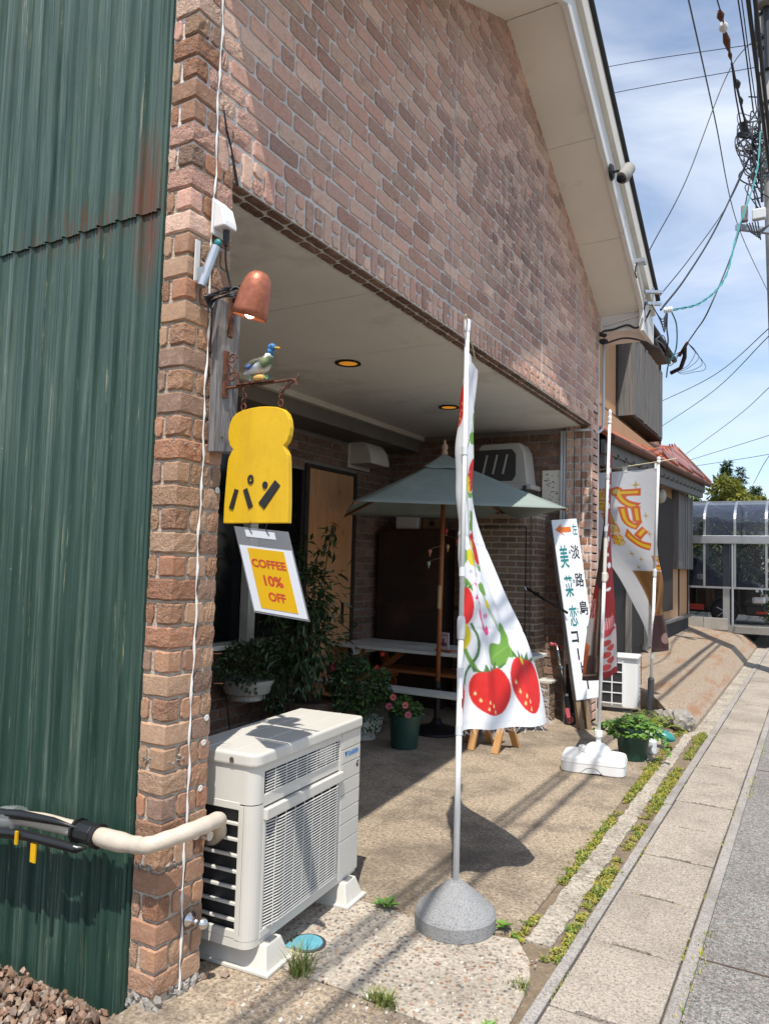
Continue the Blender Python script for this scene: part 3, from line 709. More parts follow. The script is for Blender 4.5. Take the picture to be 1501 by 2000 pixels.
for seq in (js, je):
    for a,b in zip(seq[:-1], seq[1:]): sloped(a+.003, b-.003, -2.245, -1.64, 0, .03, 'soffit_panel', MT['soffit'])
for a,b in ((2.05,RY-.0),(RY+.0,9.0)):
    if b > 8: b = 8.85
    sloped(a,b,-1.66,-1.612,-.035,.27,'barge_board',MT['white_paint'],.004)
    sloped(a,b,-1.66,-1.565,.235,.20,'barge_board',MT['cream'],.004)
    sloped(a,b,-1.66,-1.585,.435,.14,'barge_board',MT['cream'],.004)
# boxed eave end
MB().box(-2.10,-1.615,8.47,8.98,4.35,4.585).build('eave_box', MT['white_paint'], roof, bevel=.006)
MB().box(-2.10,-1.70,8.99,9.3,4.50,4.56).build('eave_soffit', MT['cream'], roof)
MB().box(-1.66,-1.61,8.40,8.99,4.30,4.72).build('eave_end_board', MT['white_paint'], roof, bevel=.004)


# --- green corrugated wall, two tiers of sheets
prof = [(0,0),(.028,0),(.034,.016),(.050,.016),(.056,0),(.074,.001),(.077,.005),(.082,.005),(.085,.001),(.094,.001),(.097,.005),(.102,.005),(.105,0),(.118,0)]
def sheet(x1, nrib, z0, z1, yb, name='metal_sheet', jag=False):
    pts=[]
    for i in range(nrib):
        for (a,d) in prof[:-1]: pts.append((x1-i*.118-a, yb-d))
    pts.append((x1-nrib*.118, yb)); mb=MB(); nz=10; vs=[]; fs=[]; k=len(pts)
    for q in range(nz+1):
        t=q/nz; z=z0+(z1-z0)*t
        for (x,y) in pts: vs.append((x, y+.0025*sin(x*9+z*3)*(1 if 0<q<nz else 1.5), z+(.006*sin(x*70) if q==0 and jag else 0)))
    for q in range(nz):
        for i in range(k-1): fs.append((q*k+i,q*k+i+1,(q+1)*k+i+1,(q+1)*k+i))
    mb.add(vs,fs); return mb.build(name, MT['green_metal'], bld, solid=.0015)
for i in range(4):
    sheet(-2.250-i*.118*7, 7 if i<3 else 22, -.14, 3.083, 2.094+.0012*(i%2), jag=True)
    sheet(-2.250-i*.118*7, 7 if i<3 else 22, 3.06, 4.93, 2.082+.0012*(i%2))
MB().box(-7.4,-2.25,2.10,2.25,-.1,4.9).build('side_wall', MT['black_matte'], bld)
mb = MB(); mb.box(-2.262,-2.2475,2.062,2.09,-.12,4.9); mb.build('corner_trim', MT['green_metal'], bld)
for i in range(40): 
    x=-2.292-.118*random.randrange(0,9); z=U(.1,3.0)
    MB().lathe([(.004,0),(.003,.002)],(0,0,0),6).build('screw', MT['steel'], bld).matrix_basis = Matrix.Translation((x,2.082,z)) @ Matrix.Rotation(pi/2,4,'X')

# --- carport bay: ceiling, back wall, side wall
XB = -4.70; YW = 8.25
for a,b in zip([2.31,3.67,4.75,5.84,6.92,8.25][:-1],[3.67,4.75,5.84,6.92,8.25]):
    MB().box(-4.2,-2.252,a+.003,b-.003,ZB+.004,ZB+.02).build('ceiling_panel', MT['ceiling'], bld)
MB().box(-4.7,-2.26,2.31,8.3,ZB+.022,ZB+.06).build('ceiling_deck', MT['black_matte'], bld)
MB().box(-4.26,-4.20,2.31,8.24,ZB-.05,ZB+.02).build('ceiling_trim', MT['cream'], bld)
MB().box(XB,-4.262,2.31,8.24,3.05,3.2).build('bulkhead', mk('bulkhead',(.17,.15,.13),.8,var=.15), bld)
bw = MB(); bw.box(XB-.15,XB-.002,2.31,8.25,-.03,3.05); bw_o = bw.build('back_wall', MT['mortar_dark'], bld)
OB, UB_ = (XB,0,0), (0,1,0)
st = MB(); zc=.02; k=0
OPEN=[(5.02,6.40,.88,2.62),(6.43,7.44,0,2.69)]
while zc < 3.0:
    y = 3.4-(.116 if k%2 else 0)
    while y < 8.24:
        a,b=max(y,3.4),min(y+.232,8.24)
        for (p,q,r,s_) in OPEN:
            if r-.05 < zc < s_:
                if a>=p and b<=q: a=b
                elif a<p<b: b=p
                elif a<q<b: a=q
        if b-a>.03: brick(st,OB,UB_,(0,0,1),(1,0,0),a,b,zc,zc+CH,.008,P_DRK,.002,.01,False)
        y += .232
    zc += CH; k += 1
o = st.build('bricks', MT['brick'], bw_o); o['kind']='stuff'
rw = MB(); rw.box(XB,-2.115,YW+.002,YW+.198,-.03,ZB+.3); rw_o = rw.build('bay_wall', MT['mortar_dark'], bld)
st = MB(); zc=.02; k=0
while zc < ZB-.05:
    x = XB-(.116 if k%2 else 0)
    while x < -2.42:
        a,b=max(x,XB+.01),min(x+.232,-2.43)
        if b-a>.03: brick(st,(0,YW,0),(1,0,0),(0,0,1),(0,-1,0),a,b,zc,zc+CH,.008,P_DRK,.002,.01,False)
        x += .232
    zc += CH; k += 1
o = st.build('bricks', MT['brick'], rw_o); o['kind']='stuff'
# right pillar: brick returns on two sides with joint lines
st = MB(); zc=.02; k=0
MB().box(-2.40,XF-.010,YW-.05,8.45,-.03,ZB+.012).build('right_pillar', MT['mortar'], bld)
while zc < ZB-.03:
    ed = [-2.40,-2.30,-2.20,-2.112] if k%2==0 else [-2.40,-2.345,-2.245,-2.155,-2.112]
    for a,b in zip(ed[:-1],ed[1:]): brick(st,(0,YW-.05,0),(1,0,0),(0,0,1),(0,-1,0),a,b,zc,zc+CH,.009,P_PIL+P_FAC,.002,.007)
    ed = [8.195,8.32,8.448] if k%2==0 else [8.195,8.26,8.385,8.448]
    for a,b in zip(ed[:-1],ed[1:]): brick(st,OF,UF,VF,NF,a,b,zc,zc+CH,.009,P_FAC,.002,.007)
    zc += CH; k += 1
o = st.build('bricks', MT['brick'], bld); o['kind']='stuff'
mb = MB()
for x in (-2.305,-2.225): mb.box(x-.002,x+.002,YW-.0615,YW-.05,0,ZB)
mb.build('pillar_joint', MT['black_matte'], bld)
MB().box(-2.112,-2.25,8.45,8.50,0,4.5).build('end_trim', MT['mortar'], bld)
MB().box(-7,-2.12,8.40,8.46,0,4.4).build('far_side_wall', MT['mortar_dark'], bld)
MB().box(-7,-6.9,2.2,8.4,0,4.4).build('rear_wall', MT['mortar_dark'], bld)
# window with counter and white post, plank door
MB().box(XB+.002,XB+.006,5.02,6.40,.9,2.62).build('window_pane', MT['glass_dark'], bld)
for y in (5.02,5.70,6.36): MB().box(XB+.001,XB+.03,y,y+.04,.9,2.62).build('window_frame', MT['door_dark'], bld)
MB().box(XB-.05,XB+.14,4.85,6.0,.845,.885).build('counter', MT['cream'], bld, bevel=.004)
MB().box(XB+.01,XB+.11,5.47,5.575,.885,2.62).build('post', MT['cream'], bld, bevel=.004)
for i in range(7):
    y0=6.50+.127*i
    MB().box(XB-.03,XB+.015+U(-.001,.002),y0+.001,y0+.126,0,2.66).build('plank', MT['cedar'], bld, bevel=.002, seg=1)
MB().box(XB-.03,XB+.03,6.43,6.497,0,2.70).build('door_jamb', MT['darkwood'], bld)
MB().box(XB-.03,XB+.03,7.392,7.45,0,2.70).build('door_jamb', MT['darkwood'], bld)
MB().box(XB-.03,XB+.03,6.497,7.392,2.665,2.70).build('door_head', MT['darkwood'], bld)
MB().box(XB+.013,XB+.035,7.20,7.23,1.0,1.2).build('door_handle', MT['dark_metal'], bld)
# ventilation hood
mb=MB(); mb.prism([(0,0),(.30,0)]+[(.30*cos(a),.33*sin(a)) for a in [pi/2*i/8 for i in range(1,9)]], (XB+.01,7.28,2.80),(1,0,0),(0,0,1),(0,1,0),.42)
mb.build('vent_hood', MT['cream'], bld, bevel=.005)
MB().box(XB+.005,XB+.02,7.25,7.73,2.76,3.04).build('vent_plate', MT['cream'], bld)
# downlights
for (x,y) in ((-3.2,4.91),(-3.16,6.72)):
    d=MB(); d.lathe([(.098,0),(.105,-.008),(.078,-.010),(.075,0)],(x,y,ZB+.002),28); d_o=d.build('downlight',MT['dark_metal'],bld)
    MB().lathe([(.076,-.003),(.0,-.003)],(x,y,ZB+.002),28).build('lens',MT['amber'],d_o)
# pipes at the bay corner and the downpipe outside
for x in (-2.425,-2.46): MB().tube([(x,YW-.03,2.0),(x,YW-.03,3.2)],.016,10).build('pipe',MT['pvc'],bld,smooth=True)
MB().tube([(-2.08,8.55,4.30),(-2.08,8.55,3.3),(-2.085,8.53,3.25),(-2.11,8.45,3.2),(-2.16,8.18,3.19),(-2.3,8.17,3.19)],.016,10).build('downpipe',MT['pvc'],bld,smooth=True)
# ---------------------------------------------------------------- things on the pillar
# weatherproof socket
t = thing('socket_box', 'white weatherproof socket box high on the brick pillar', 'socket', (XF,2.215,2.93))
MB().box(XF+.012,XF+.022,2.168,2.252,2.955,3.105).build('back_plate', MT['white_plastic'], t, bevel=.004)
mb = MB(); mb.prism([(0,-.05),(.062,-.05),(.058,-.025),(.037,.038),(.010,.062),(0,.066)], (XF+.022,2.172,3.03),(1,0,0),(0,0,1),(0,1,0),.076); mb.build('hood', MT['white_plastic'], t, bevel=.008, seg=3)
MB().lathe([(.014,0),(.014,-.03),(.008,-.06)],(XF+.055,2.215,2.975),12).build('plug', MT['black_plastic'], t)
# flag pole holder
t = thing('pole_holder', 'empty slanted metal flagpole holder bolted to the brick pillar', 'holder', (XF,2.12,2.8))
MB().box(XF+.012,XF+.018,2.088,2.112,2.735,2.90).build('plate', MT['white_paint'], t)
mb = MB(); mb.tube([(XF+.035,2.108,2.715),(XF+.062,2.150,2.885)],.018,14); mb.build('sleeve', MT['alu'], t, smooth=False)
MB().box(XF+.012,XF+.05,2.102,2.108,2.74,2.79).build('bracket', MT['alu'], t)
mb=MB(); mb.ball((XF+.066,2.156,2.900),(.018,.012,.018),8,6); mb.build('end_cap', MT['teal_text'], t, smooth=True)
# weathered board
t = thing('weathered_board', 'grey weathered plank fixed upright to the brick pillar', 'board', (XF,2.26,2.08))
mb = MB(); mb.prism([(2.205,2.075),(2.338,2.09),(2.334,2.66),(2.318,2.67),(2.285,2.69),(2.20,2.70)], (XF+.012,0,0),(0,1,0),(0,0,1),(1,0,0),.034); mb.build('plank', MT['greywood'], t, bevel=.004)
for p in ((2.25,2.14),(2.30,2.22),(2.26,2.40)): MB().lathe([(.005,0),(.004,.004)],(0,0,0),8).build('nail',MT['rust'],t).matrix_basis=Matrix.Translation((XF+.046,p[0],p[1]))@Matrix.Rotation(pi/2,4,'Y')
# copper lamp
t = thing('wall_lamp', 'copper bell shaped spot lamp glowing above the duck bracket', 'lamp', (-2.05,2.26,2.62))
ax = V((-.30,.02,-1)).normalized(); MQ = ax.to_track_quat('Z','Y').to_matrix().to_4x4()
T = Matrix.Translation((-1.852,2.20,2.765)) @ MQ
mb = MB(T); pr=[(.006,-.004),(.024,0),(.040,.012),(.052,.034),(.060,.065),(.064,.10),(.068,.150),(.0685,.178),(.066,.178),(.062,.10),(.05,.036),(.022,.006)]
mb.lathe(pr,(0,0,0),28); mb.build('lamp_shade', MT['copper'], t, smooth=True)
mb = MB(T); mb.ball((0,0,.148),(.026,.026,.034),12,8); mb.build('bulb', MT['bulb'], t, smooth=True)
MB().tube([(-2.035,2.262,2.70),(-1.93,2.232,2.715)],.011,10).build('arm', MT['dark_metal'], t)
MB().box(-2.059,-2.047,2.255,2.280,2.555,2.72).build('mount_strip', MT['rust'], t)
MB().ball((-1.935,2.233,2.712),.017,8,6).build('joint', MT['dark_metal'], t)
# cable from the socket, coiled over the lamp
cb = MB(); cb.tube(spline([(XF+.055,2.215,2.92),(XF+.05,2.225,2.85),(XF+.055,2.245,2.78),(XF+.07,2.25,2.74)],5),.0045,7)
for i in range(6):
    o=.006*i; cb.tube(spline([(XF+.05+o,2.13-.01*i,2.655+U(-.008,.01)),(XF+.08,2.17+o,2.715+U(-.01,.01)),(XF+.085+o*.4,2.235,2.735+o*.3),(XF+.13,2.25,2.755-o),(XF+.17,2.243,2.75-o*.6),(XF+.14,2.248,2.728-o*.4),(XF+.085,2.225,2.715-o*.3),(XF+.075,2.16,2.675),(XF+.05+o,2.125,2.650-o)],5),.004,7)
tag(cb.build('coiled_cable', MT['black_plastic'], smooth=True), 'black electric cable hanging from the socket in a coil by the copper lamp', 'cable')
# iron bracket with scrolls
t = thing('iron_bracket', 'rusty wrought iron bracket reaching out from the weathered plank', 'bracket', (-2.05,2.25,2.33))
MB().box(-2.058,-2.048,2.238,2.262,2.30,2.49).build('back_bar', MT['rust'], t)
MB().tube([(-2.05,2.25,2.338),(-1.85,2.25,2.338),(-1.715,2.25,2.342),(-1.70,2.25,2.335),(-1.697,2.25,2.315)],.0055,8).build('arm', MT['rust'], t)
MB().box(-1.99,-1.80,2.238,2.262,2.343,2.349).build('rest_plate', MT['rust'], t)
sc=[]
for a in range(0,26):
    q=a/25; r=.022*(1-q*.7); sc.append((-2.02+r*cos(q*8), 2.25, 2.455+r*sin(q*8)))
mb=MB(); mb.tube(sc,.004,6); mb.build('scroll',MT['rust'],t)
mb=MB(); mb.tube([(p[0]+.004,p[1],p[2]-.075) for p in sc],.004,6); mb.build('scroll',MT['rust'],t)
MB().tube(spline([(-2.042,2.25,2.44),(-2.02,2.25,2.42),(-1.995,2.25,2.395),(-1.985,2.25,2.37),(-1.983,2.25,2.345)],6),.004,6).build('brace',MT['rust'],t)
# duck figurine
t = thing('duck_figurine', 'painted mallard duck figurine standing on the iron bracket', 'figurine', (-1.87,2.25,2.349))
def duck():
    mb=MB()
    def C(p):
        x,z=p.x,p.z
        if x>-1.832 and z>2.452: return (.02,.13,.32)
        if x>-1.845 and z>2.443: return (.75,.74,.7)
        if z<2.392: return (.74,.70,.62) if x>-1.89 else (.70,.72,.76)
        if x<-1.925: return (.55,.56,.52)
        if z>2.412 and x<-1.845: return (.10,.10,.07) if (int(x*260)+int(z*200))%3 else (.24,.24,.16)
        if x<-1.885 and z<2.415: return (.10,.20,.48)
        if x>-1.862: return (.09,.12,.05) if (int(x*300)+int(z*300))%3 else (.2,.24,.1)
        return (.66,.66,.64)
    # body: rings along a bent axis from tail to breast, neck and head
    ring=[(-1.955,2.385,.004,.004),(-1.945,2.387,.012,.007),(-1.925,2.393,.022,.016),(-1.90,2.401,.030,.026),(-1.875,2.409,.033,.032),(-1.855,2.418,.031,.032),(-1.840,2.430,.025,.024),(-1.832,2.443,.017,.015),(-1.828,2.453,.0145,.011)]
    n=14; rows=[]
    ax=[V((r[0],2.25,r[1])) for r in ring]
    for i,(x,z,w,h) in enumerate(ring):
        d=(ax[min(i+1,len(ax)-1)]-ax[max(i-1,0)]).normalized(); up=d.cross(V((0,1,0))); up=-up if up.z<0 else up
        rows.append([ax[i]+V((0,1,0))*w*cos(2*pi*j/n)+up*h*sin(2*pi*j/n) for j in range(n)])
    vs=[p for r in rows for p in r]; fs=[(i*n+j,i*n+(j+1)%n,(i+1)*n+(j+1)%n,(i+1)*n+j) for i in range(len(rows)-1) for j in range(n)]+[tuple(range(n)),tuple((len(rows)-1)*n+j for j in range(n))]
    mb.add(vs,fs); mb.usecol=True; mb.c=[C(V(p)) for p in mb.v]
    return mb
duck().build('body', MT['attr_matte'], t, smooth=True)
mb=MB(); mb.col=(.02,.15,.36); mb.tube([(-1.830,2.25,2.447),(-1.829,2.25,2.462),(-1.826,2.25,2.470)],[.0135,.0125,.013],12); mb.ball((-1.822,2.25,2.478),(.0195,.014,.016),14,10); mb.build('head',MT['attr_matte'],t,smooth=True)
mb=MB(); mb.col=(.78,.74,.66); mb.tube([(-1.838,2.25,2.442),(-1.833,2.25,2.449)],[.0175,.0155],14); mb.build('collar',MT['attr_matte'],t,smooth=True)
mb=MB(); mb.ball((-1.795,2.25,2.473),(.016,.008,.0045),10,6,Matrix.Rotation(.15,3,'Y')); mb.build('beak',MT['yellow_plastic'],t,smooth=True)
for s in (-1,1): 
    mb=MB(); mb.ball((-1.816,2.25+s*.0125,2.481),.003,6,5); mb.build('eye',MT['ink'],t)
    mb=MB(); mb.col=(.10,.105,.075); mb.ball((-1.900,2.25+s*.029,2.415),(.040,.007,.014),12,8,Matrix.Rotation(-.32,3,'Y')); mb.build('wing',MT['attr_matte'],t,smooth=True)
    mb=MB(); mb.col=(.08,.17,.5); mb.ball((-1.908,2.25+s*.0335,2.405),(.014,.004,.007),10,6,Matrix.Rotation(-.32,3,'Y')); mb.build('wing_patch',MT['attr_matte'],t,smooth=True)
mb=MB()
mb.col=(.62,.36,.10); mb.ball((-1.875,2.25,2.362),(.032,.022,.016),12,7)
for i in range(22):
    mb.leaf((-1.875+U(-.045,.045),2.25+U(-.02,.02),2.351),(U(-.5,.5),U(-.4,.4),1),(0,1,0),U(.015,.036),.009,random.choice([(.06,.26,.2),(.16,.34,.08),(.10,.3,.14)]))
mb.build('grass_base',MT['attr_matte'],t)
# ---------------------------------------------------------------- bread sign
SX0, SX1, SY = -2.022, -1.706, 2.25
t = thing('bread_sign', 'yellow wooden sign shaped like a loaf slice hanging from the bracket', 'sign', (-1.865,2.25,1.79))
cx=-1.864
def bread(w):
    half=[(.158,1.792),(.158,1.86),(.154,1.95),(.150,2.02),(.146,2.05),(.132,2.075),(.124,2.085),(.140,2.10),(.150,2.125),(.153,2.155),(.148,2.185),(.136,2.21),(.115,2.228),(.085,2.238),(.04,2.244)]
    return [(cx+a,z) for a,z in half]+[(cx,2.246)]+[(cx-a,z) for a,z in half[::-1]]
mb=MB(); mb.prism(bread(1),(0,SY-.012,0),(1,0,0),(0,0,1),(0,1,0),.026); mb.build('board',MT['yellow_paint'],t,bevel=.003,seg=2)
def stroke(a,b,w,w2=None):
    a=V((a[0],0,a[1]));b=V((b[0],0,b[1]));d=(b-a).normalized();n=V((-d.z,0,d.x)); w2=w2 or w
    return [(q.x,q.z) for q in (a+n*w/2,a-n*w/2,b-n*w2/2,b+n*w2/2)]
def blk(poly): mb=MB(); mb.prism(poly,(0,SY-.016,0),(1,0,0),(0,0,1),(0,1,0),.004); mb.build('letter_stroke',MT['black_paint'],t)
blk(stroke((-1.958,1.925),(-1.982,1.848),.019,.022)); blk(stroke((-1.915,1.925),(-1.884,1.853),.020,.022)); blk(stroke((-1.758,1.945),(-1.832,1.858),.032,.036))
def dot(c,r,hole):
    mb=MB(); n=20; o=[(c[0]+r*cos(2*pi*i/n),c[1]+r*1.2*sin(2*pi*i/n)) for i in range(n)]
    if not hole: mb.prism(o,(0,SY-.016,0),(1,0,0),(0,0,1),(0,1,0),.004)
    else:
        inn=[(c[0]+hole*cos(2*pi*i/n),c[1]+hole*1.3*sin(2*pi*i/n)) for i in range(n)]
        for i in range(n): j=(i+1)%n; mb.add([(o[i][0],SY-.016,o[i][1]),(o[j][0],SY-.016,o[j][1]),(inn[j][0],SY-.016,inn[j][1]),(inn[i][0],SY-.016,inn[i][1])],[(0,1,2,3)])
    mb.build('letter_stroke',MT['black_paint'],t)
dot((-1.889,1.962),.0155,.006); dot((-1.818,1.938),.012,None)
def ring(c,r,w,nrm='y'):
    mb=MB(); mb.tube([(c[0]+r*cos(2*pi*i/14)*(1 if nrm=='y' else 0), c[1]+(r*cos(2*pi*i/14) if nrm!='y' else 0), c[2]+r*1.15*sin(2*pi*i/14)) for i in range(14)],w,6,closed=True); return mb
for x in (-1.952,-1.768):
    ring((x,SY,2.254),.011,.003).build('eye_screw',MT['rust'],t,smooth=True)
    ring((x-.002,SY,2.276),.010,.0022,'x').build('chain_link',MT['rust'],t,smooth=True)
    ring((x+.002,SY,2.297),.010,.0022).build('chain_link',MT['rust'],t,smooth=True)
    ring((x+.003 if x<-1.9 else x+.03,SY,2.320),.011,.0022,'x').build('chain_link',MT['rust'],t,smooth=True)
MB().tube([(-1.766,SY,2.295),(-1.74,SY,2.318),(-1.712,SY,2.335),(-1.690,SY,2.342),(-1.688,SY,2.36)],.004,7).build('hook',MT['rust'],t,smooth=True)
# ---------------------------------------------------------------- coffee card
t = thing('coffee_card', 'laminated yellow and white COFFEE 10% OFF card under the loaf sign', 'sign', (-1.81,2.26,1.46))
pu = V((1.,.05,-.085)).normalized(); pv = V((-.27,-.10,1)).normalized(); po=V((-1.79,2.258,1.605)); pn=pu.cross(pv).normalized()
def card(w0,w1,h0,h1,off,name,m,th=.0008):
    mb=MB(); mb.prism([(w0,h0),(w1,h0),(w1,h1),(w0,h1)],po+pn*off,pu,pv,pn,th); mb.build(name,m,t)
W_,H_=.128,.172
mk('laminate',(.30,.31,.33),.12,alpha=.55); mk('card_yellow',(.74,.43,.008),.28,var=.03); mk('card_white',(.72,.73,.78),.25,var=.03)
card(-W_,W_,-H_,H_,0,'laminate',MT['laminate']); card(-W_+.006,W_-.006,-H_+.008,.098,.001,'paper',MT['card_white']); card(-.085,.085,-.148,.090,.0022,'yellow_panel',MT['card_yellow'])
card(-.078,.062,.135,.163,.001,'hanging_tab',MT['card_white'])
for s,zz,w,h in (('COFFEE',.032,.158,.034),('10%',-.034,.088,.042),('OFF',-.097,.080,.036)):
    mb=MB(); g=center_geo(text_geo(s,1,.035),w,h); place_text(mb,g,po+pn*.0036+pv*zz+pu*(.004 if s!='COFFEE' else 0),pu,pv); mb.build('lettering',MT['red_text'],t)
for x in (-.045,.035): MB().tube(spline([po+pu*x+pv*.15+pn*.003,po+pu*(x-.008)+pv*.175+V((0,-.004,0)),V((po+pu*x).to_tuple())*1+pv*.185+V((0,0,.012)),V(((po+pu*x).x-.06,2.25,1.80))],5),.0014,5).build('string',MT['cable'],t)
# ---------------------------------------------------------------- air conditioner
AO=V((-1.952,2.415,0)); AA=radians(4.6); T=frameT(AO,AA)      # local: x<=0 depth behind the front, y>=0 along the front
ac = thing('air_conditioner', 'large cream outdoor air conditioner unit beside the near brick pillar', 'air conditioner', tuple(AO))
LN,DP,Z0,Z1=.92,.36,.105,.815
def ab(x0,x1,y0,y1,z0,z1,name,m,bev=0,parent=ac,seg=2): return MB(T).box(x0,x1,y0,y1,z0,z1).build(name,m,parent,bevel=bev,seg=seg)
# casing: plan outline with rounded front corners, built as shell walls
def plan(inset=0,x1=0.,r=.05):
    i=inset
    return [(-DP+i,LN-i),(-DP+i,i)]+[(x1-r+(r-i)*cos(a),r+(r-i)*sin(a)) for a in [-pi/2+pi/2*q/5 for q in range(6)]]+[(x1-.02+(.02-i)*cos(a),LN-.02+(.02-i)*sin(a)) for a in [pi/2*q/3 for q in range(4)]]
mb=MB(T); mb.prism(plan(),(0,0,Z0),(1,0,0),(0,1,0),(0,0,1),.035); mb.build('base_tray',MT['ac_body'],ac)
mb=MB(T); mb.prism(plan(.03),(0,0,Z0+.03),(1,0,0),(0,1,0),(0,0,1),Z1-Z0-.04); mb.build('inner_casing',MT['black_matte'],ac)
mb=MB(T); pl=[(x*1.0+(.012 if x>-.1 else -.01),y*1.0+(-.012 if y<LN/2 else .012)) for x,y in plan()]
mb.prism(pl,(0,0,Z1),(1,0,0),(0,1,0),(0,0,1),.055); lid=mb.build('lid',MT['ac_body'],ac,bevel=.012,seg=3)
for x in (-.12,-.25): ab(x-.0015,x+.0015,-.004,LN+.004,Z1+.0548,Z1+.0562,'lid_seam',MT['ac_slat'],0,lid)
MB(T).lathe([(.010,0),(.011,.004),(.004,.004),(.004,-.003)],(0,0,0),14).build('screw',MT['steel'],lid).matrix_basis=T@Matrix.Translation((-.11,-.012,Z1+.025))@Matrix.Rotation(pi/2,4,'X')@T.inverted()
# upper band wrapping round the corner
def wrapband(z0,z1,ye,name,m,off=0.,xs0=-DP):
    mb=MB(T); r=.05; pts=[(xs0,0-off)]+[(-r+(r+off)*cos(a),r+(r+off)*sin(a)) for a in [-pi/2+pi/2*q/6 for q in range(7)]]+[(off,ye)]
    k=len(pts); vs=[(x,y,z) for z in (z0,z1) for x,y in pts]+[(x-(.012 if y>r else .006),y+(.012 if y<r else 0),z) for z in (z0,z1) for x,y in pts]
    fs=[]
    for i in range(k-1): fs+=[(i,i+1,k+i+1,k+i),(2*k+i+1,2*k+i,3*k+i,3*k+i+1),(k+i,k+i+1,3*k+i+1,3*k+i),(i+1,i,2*k+i,2*k+i+1)]
    fs+=[(k-1,2*k+k-1,3*k+k-1,k+k-1),(0,k,3*k,2*k)]; mb.add(vs,fs); return mb.build(name,m,ac)
wrapband(.665,Z1,.065,'corner_band',MT['ac_body'])
wrapband(Z0+.03,.660,.065,'corner_post',MT['ac_body'],.001,-.075)
ab(-.016,0,.065,.72,.648,.695,'face_rail',MT['ac_body'],.003)
ab(-.016,.020,.065,.72,.596,.640,'face_rail',MT['ac_body'],.003)
ab(-.016,.001,.065,.72,.788,Z1,'face_rail',MT['ac_body'],.002)
ab(-.016,.004,.065,.72,Z0+.02,Z0+.055,'face_rail',MT['ac_body'],.004)
ab(-.016,.003,.066,.085,Z0+.055,.60,'grille_post',MT['ac_body'],.003)
ab(-.016,.003,.705,.722,Z0+.055,.80,'grille_post',MT['ac_body'],.003)
# right hand panels
zz=[Z0+.01,.295,.375,.445,.515,.585,.665,.735,Z1]
for a,b in zip(zz[:-1],zz[1:]): ab(-.020,.003,.724,LN,a+.0015,b-.0015,'front_panel',MT['ac_body'],.002,seg=1)
ab(-DP,-.020,LN-.010,LN,Z0,Z1,'end_panel',MT['ac_body'],.003); ab(-DP,-DP+.01,0.0,LN,Z0,Z1,'rear_panel',MT['ac_body'])
# fan grille: bowed slats and cross wires
def slat(z0,y0=.082,y1=.708,bow=.030,name='grille_slat',hh=.0036):
    mb=MB(T); n=14; pts=[]
    for i in range(n+1):
        q=i/n; y=y0+(y1-y0)*q; e=min(q/.14,(1-q)/.06,1); e=e*e*(3-2*e); pts.append((.000+bow*.8*e-.006,y,z0-.004*(1-e)))
    vs=[];k=len(pts)
    for (x,y,z) in pts: vs+=[(x,y,z-hh/2),(x+.003,y,z-hh/2-.0008),(x+.003,y,z+hh/2-.0008),(x,y,z+hh/2)]
    fs=[(i*4+j,i*4+(j+1)%4,(i+1)*4+(j+1)%4,(i+1)*4+j) for i in range(k-1) for j in range(4)]+[(3,2,1,0),((k-1)*4,(k-1)*4+1,(k-1)*4+2,(k-1)*4+3)]
    mb.add(vs,fs); return mb.build(name,MT['ac_slat'],ac)
s0=slat(Z0+.060)
nsl=35
for i in range(1,nsl): share(s0,ac,(0,0,i*(.600-Z0-.065)/nsl))
for i in range(8):
    y=.14+.075*i; MB(T).tube([(.012,y,Z0+.05),(.014,y,.60)],.0018,5).build('cross_wire',MT['ac_slat'],ac)
s1=slat(.700,bow=.010)
for i in range(1,8): share(s1,ac,(0,0,.0115*i))
for i in range(7): y=.14+.085*i; MB(T).tube([(.003,y,.694),(.003,y,.79)],.0016,5).build('cross_wire',MT['ac_slat'],ac)
ab(-.05,-.03,.10,.25,.70,.78,'vent_flap',MT['fin']); ab(-.06,-.03,.36,.40,.70,.785,'vent_post',MT['ac_body']); ab(-.035,-.028,.56,.69,.70,.785,'vent_plate',MT['ac_body'])
mb=MB(T); 
for q in range(3):
    a=q*2*pi/3+.5
    mb.grid(lambda u,v: (-.05+.035*(v-.5)+.01*u, .40+(.05+.19*u)*cos(a+(v-.5)*1.15), .355+(.05+.19*u)*sin(a+(v-.5)*1.15)),6,6)
mb.build('fan',MT['sleeve'],ac,smooth=True,solid=.003)
mb=MB(T); mb.lathe([(.055,0),(.05,.02),(0,.03)],(0,0,0),20); mb.build('fan_hub',MT['black_plastic'],ac).matrix_basis=T@Matrix.Translation((-.04,.40,.355))@Matrix.Rotation(pi/2,4,'Y')@T.inverted()
# fins behind the open end grid
ab(-DP+.012,-.05,.022,.028,Z0+.04,.655,'fin_block',MT['fin'])
for x0,x1 in ((-DP,-DP+.022),(-.075,-.05)): ab(x0,x1,-.002,.014,Z0+.03,.660,'grid_post',MT['ac_body'],.002)
nz=8
for i in range(nz+1):
    z=Z0+.035+i*(.640-Z0-.035)/nz; ab(-DP+.02,-.072,-.002,.012,z,z+(.012 if 0<i<nz else .03),'grid_bar',MT['ac_body'],.002,seg=1)
ab(-.0505,-.0495,-.0015,.005,Z0+.05,.66,'seam',MT['black_matte'])
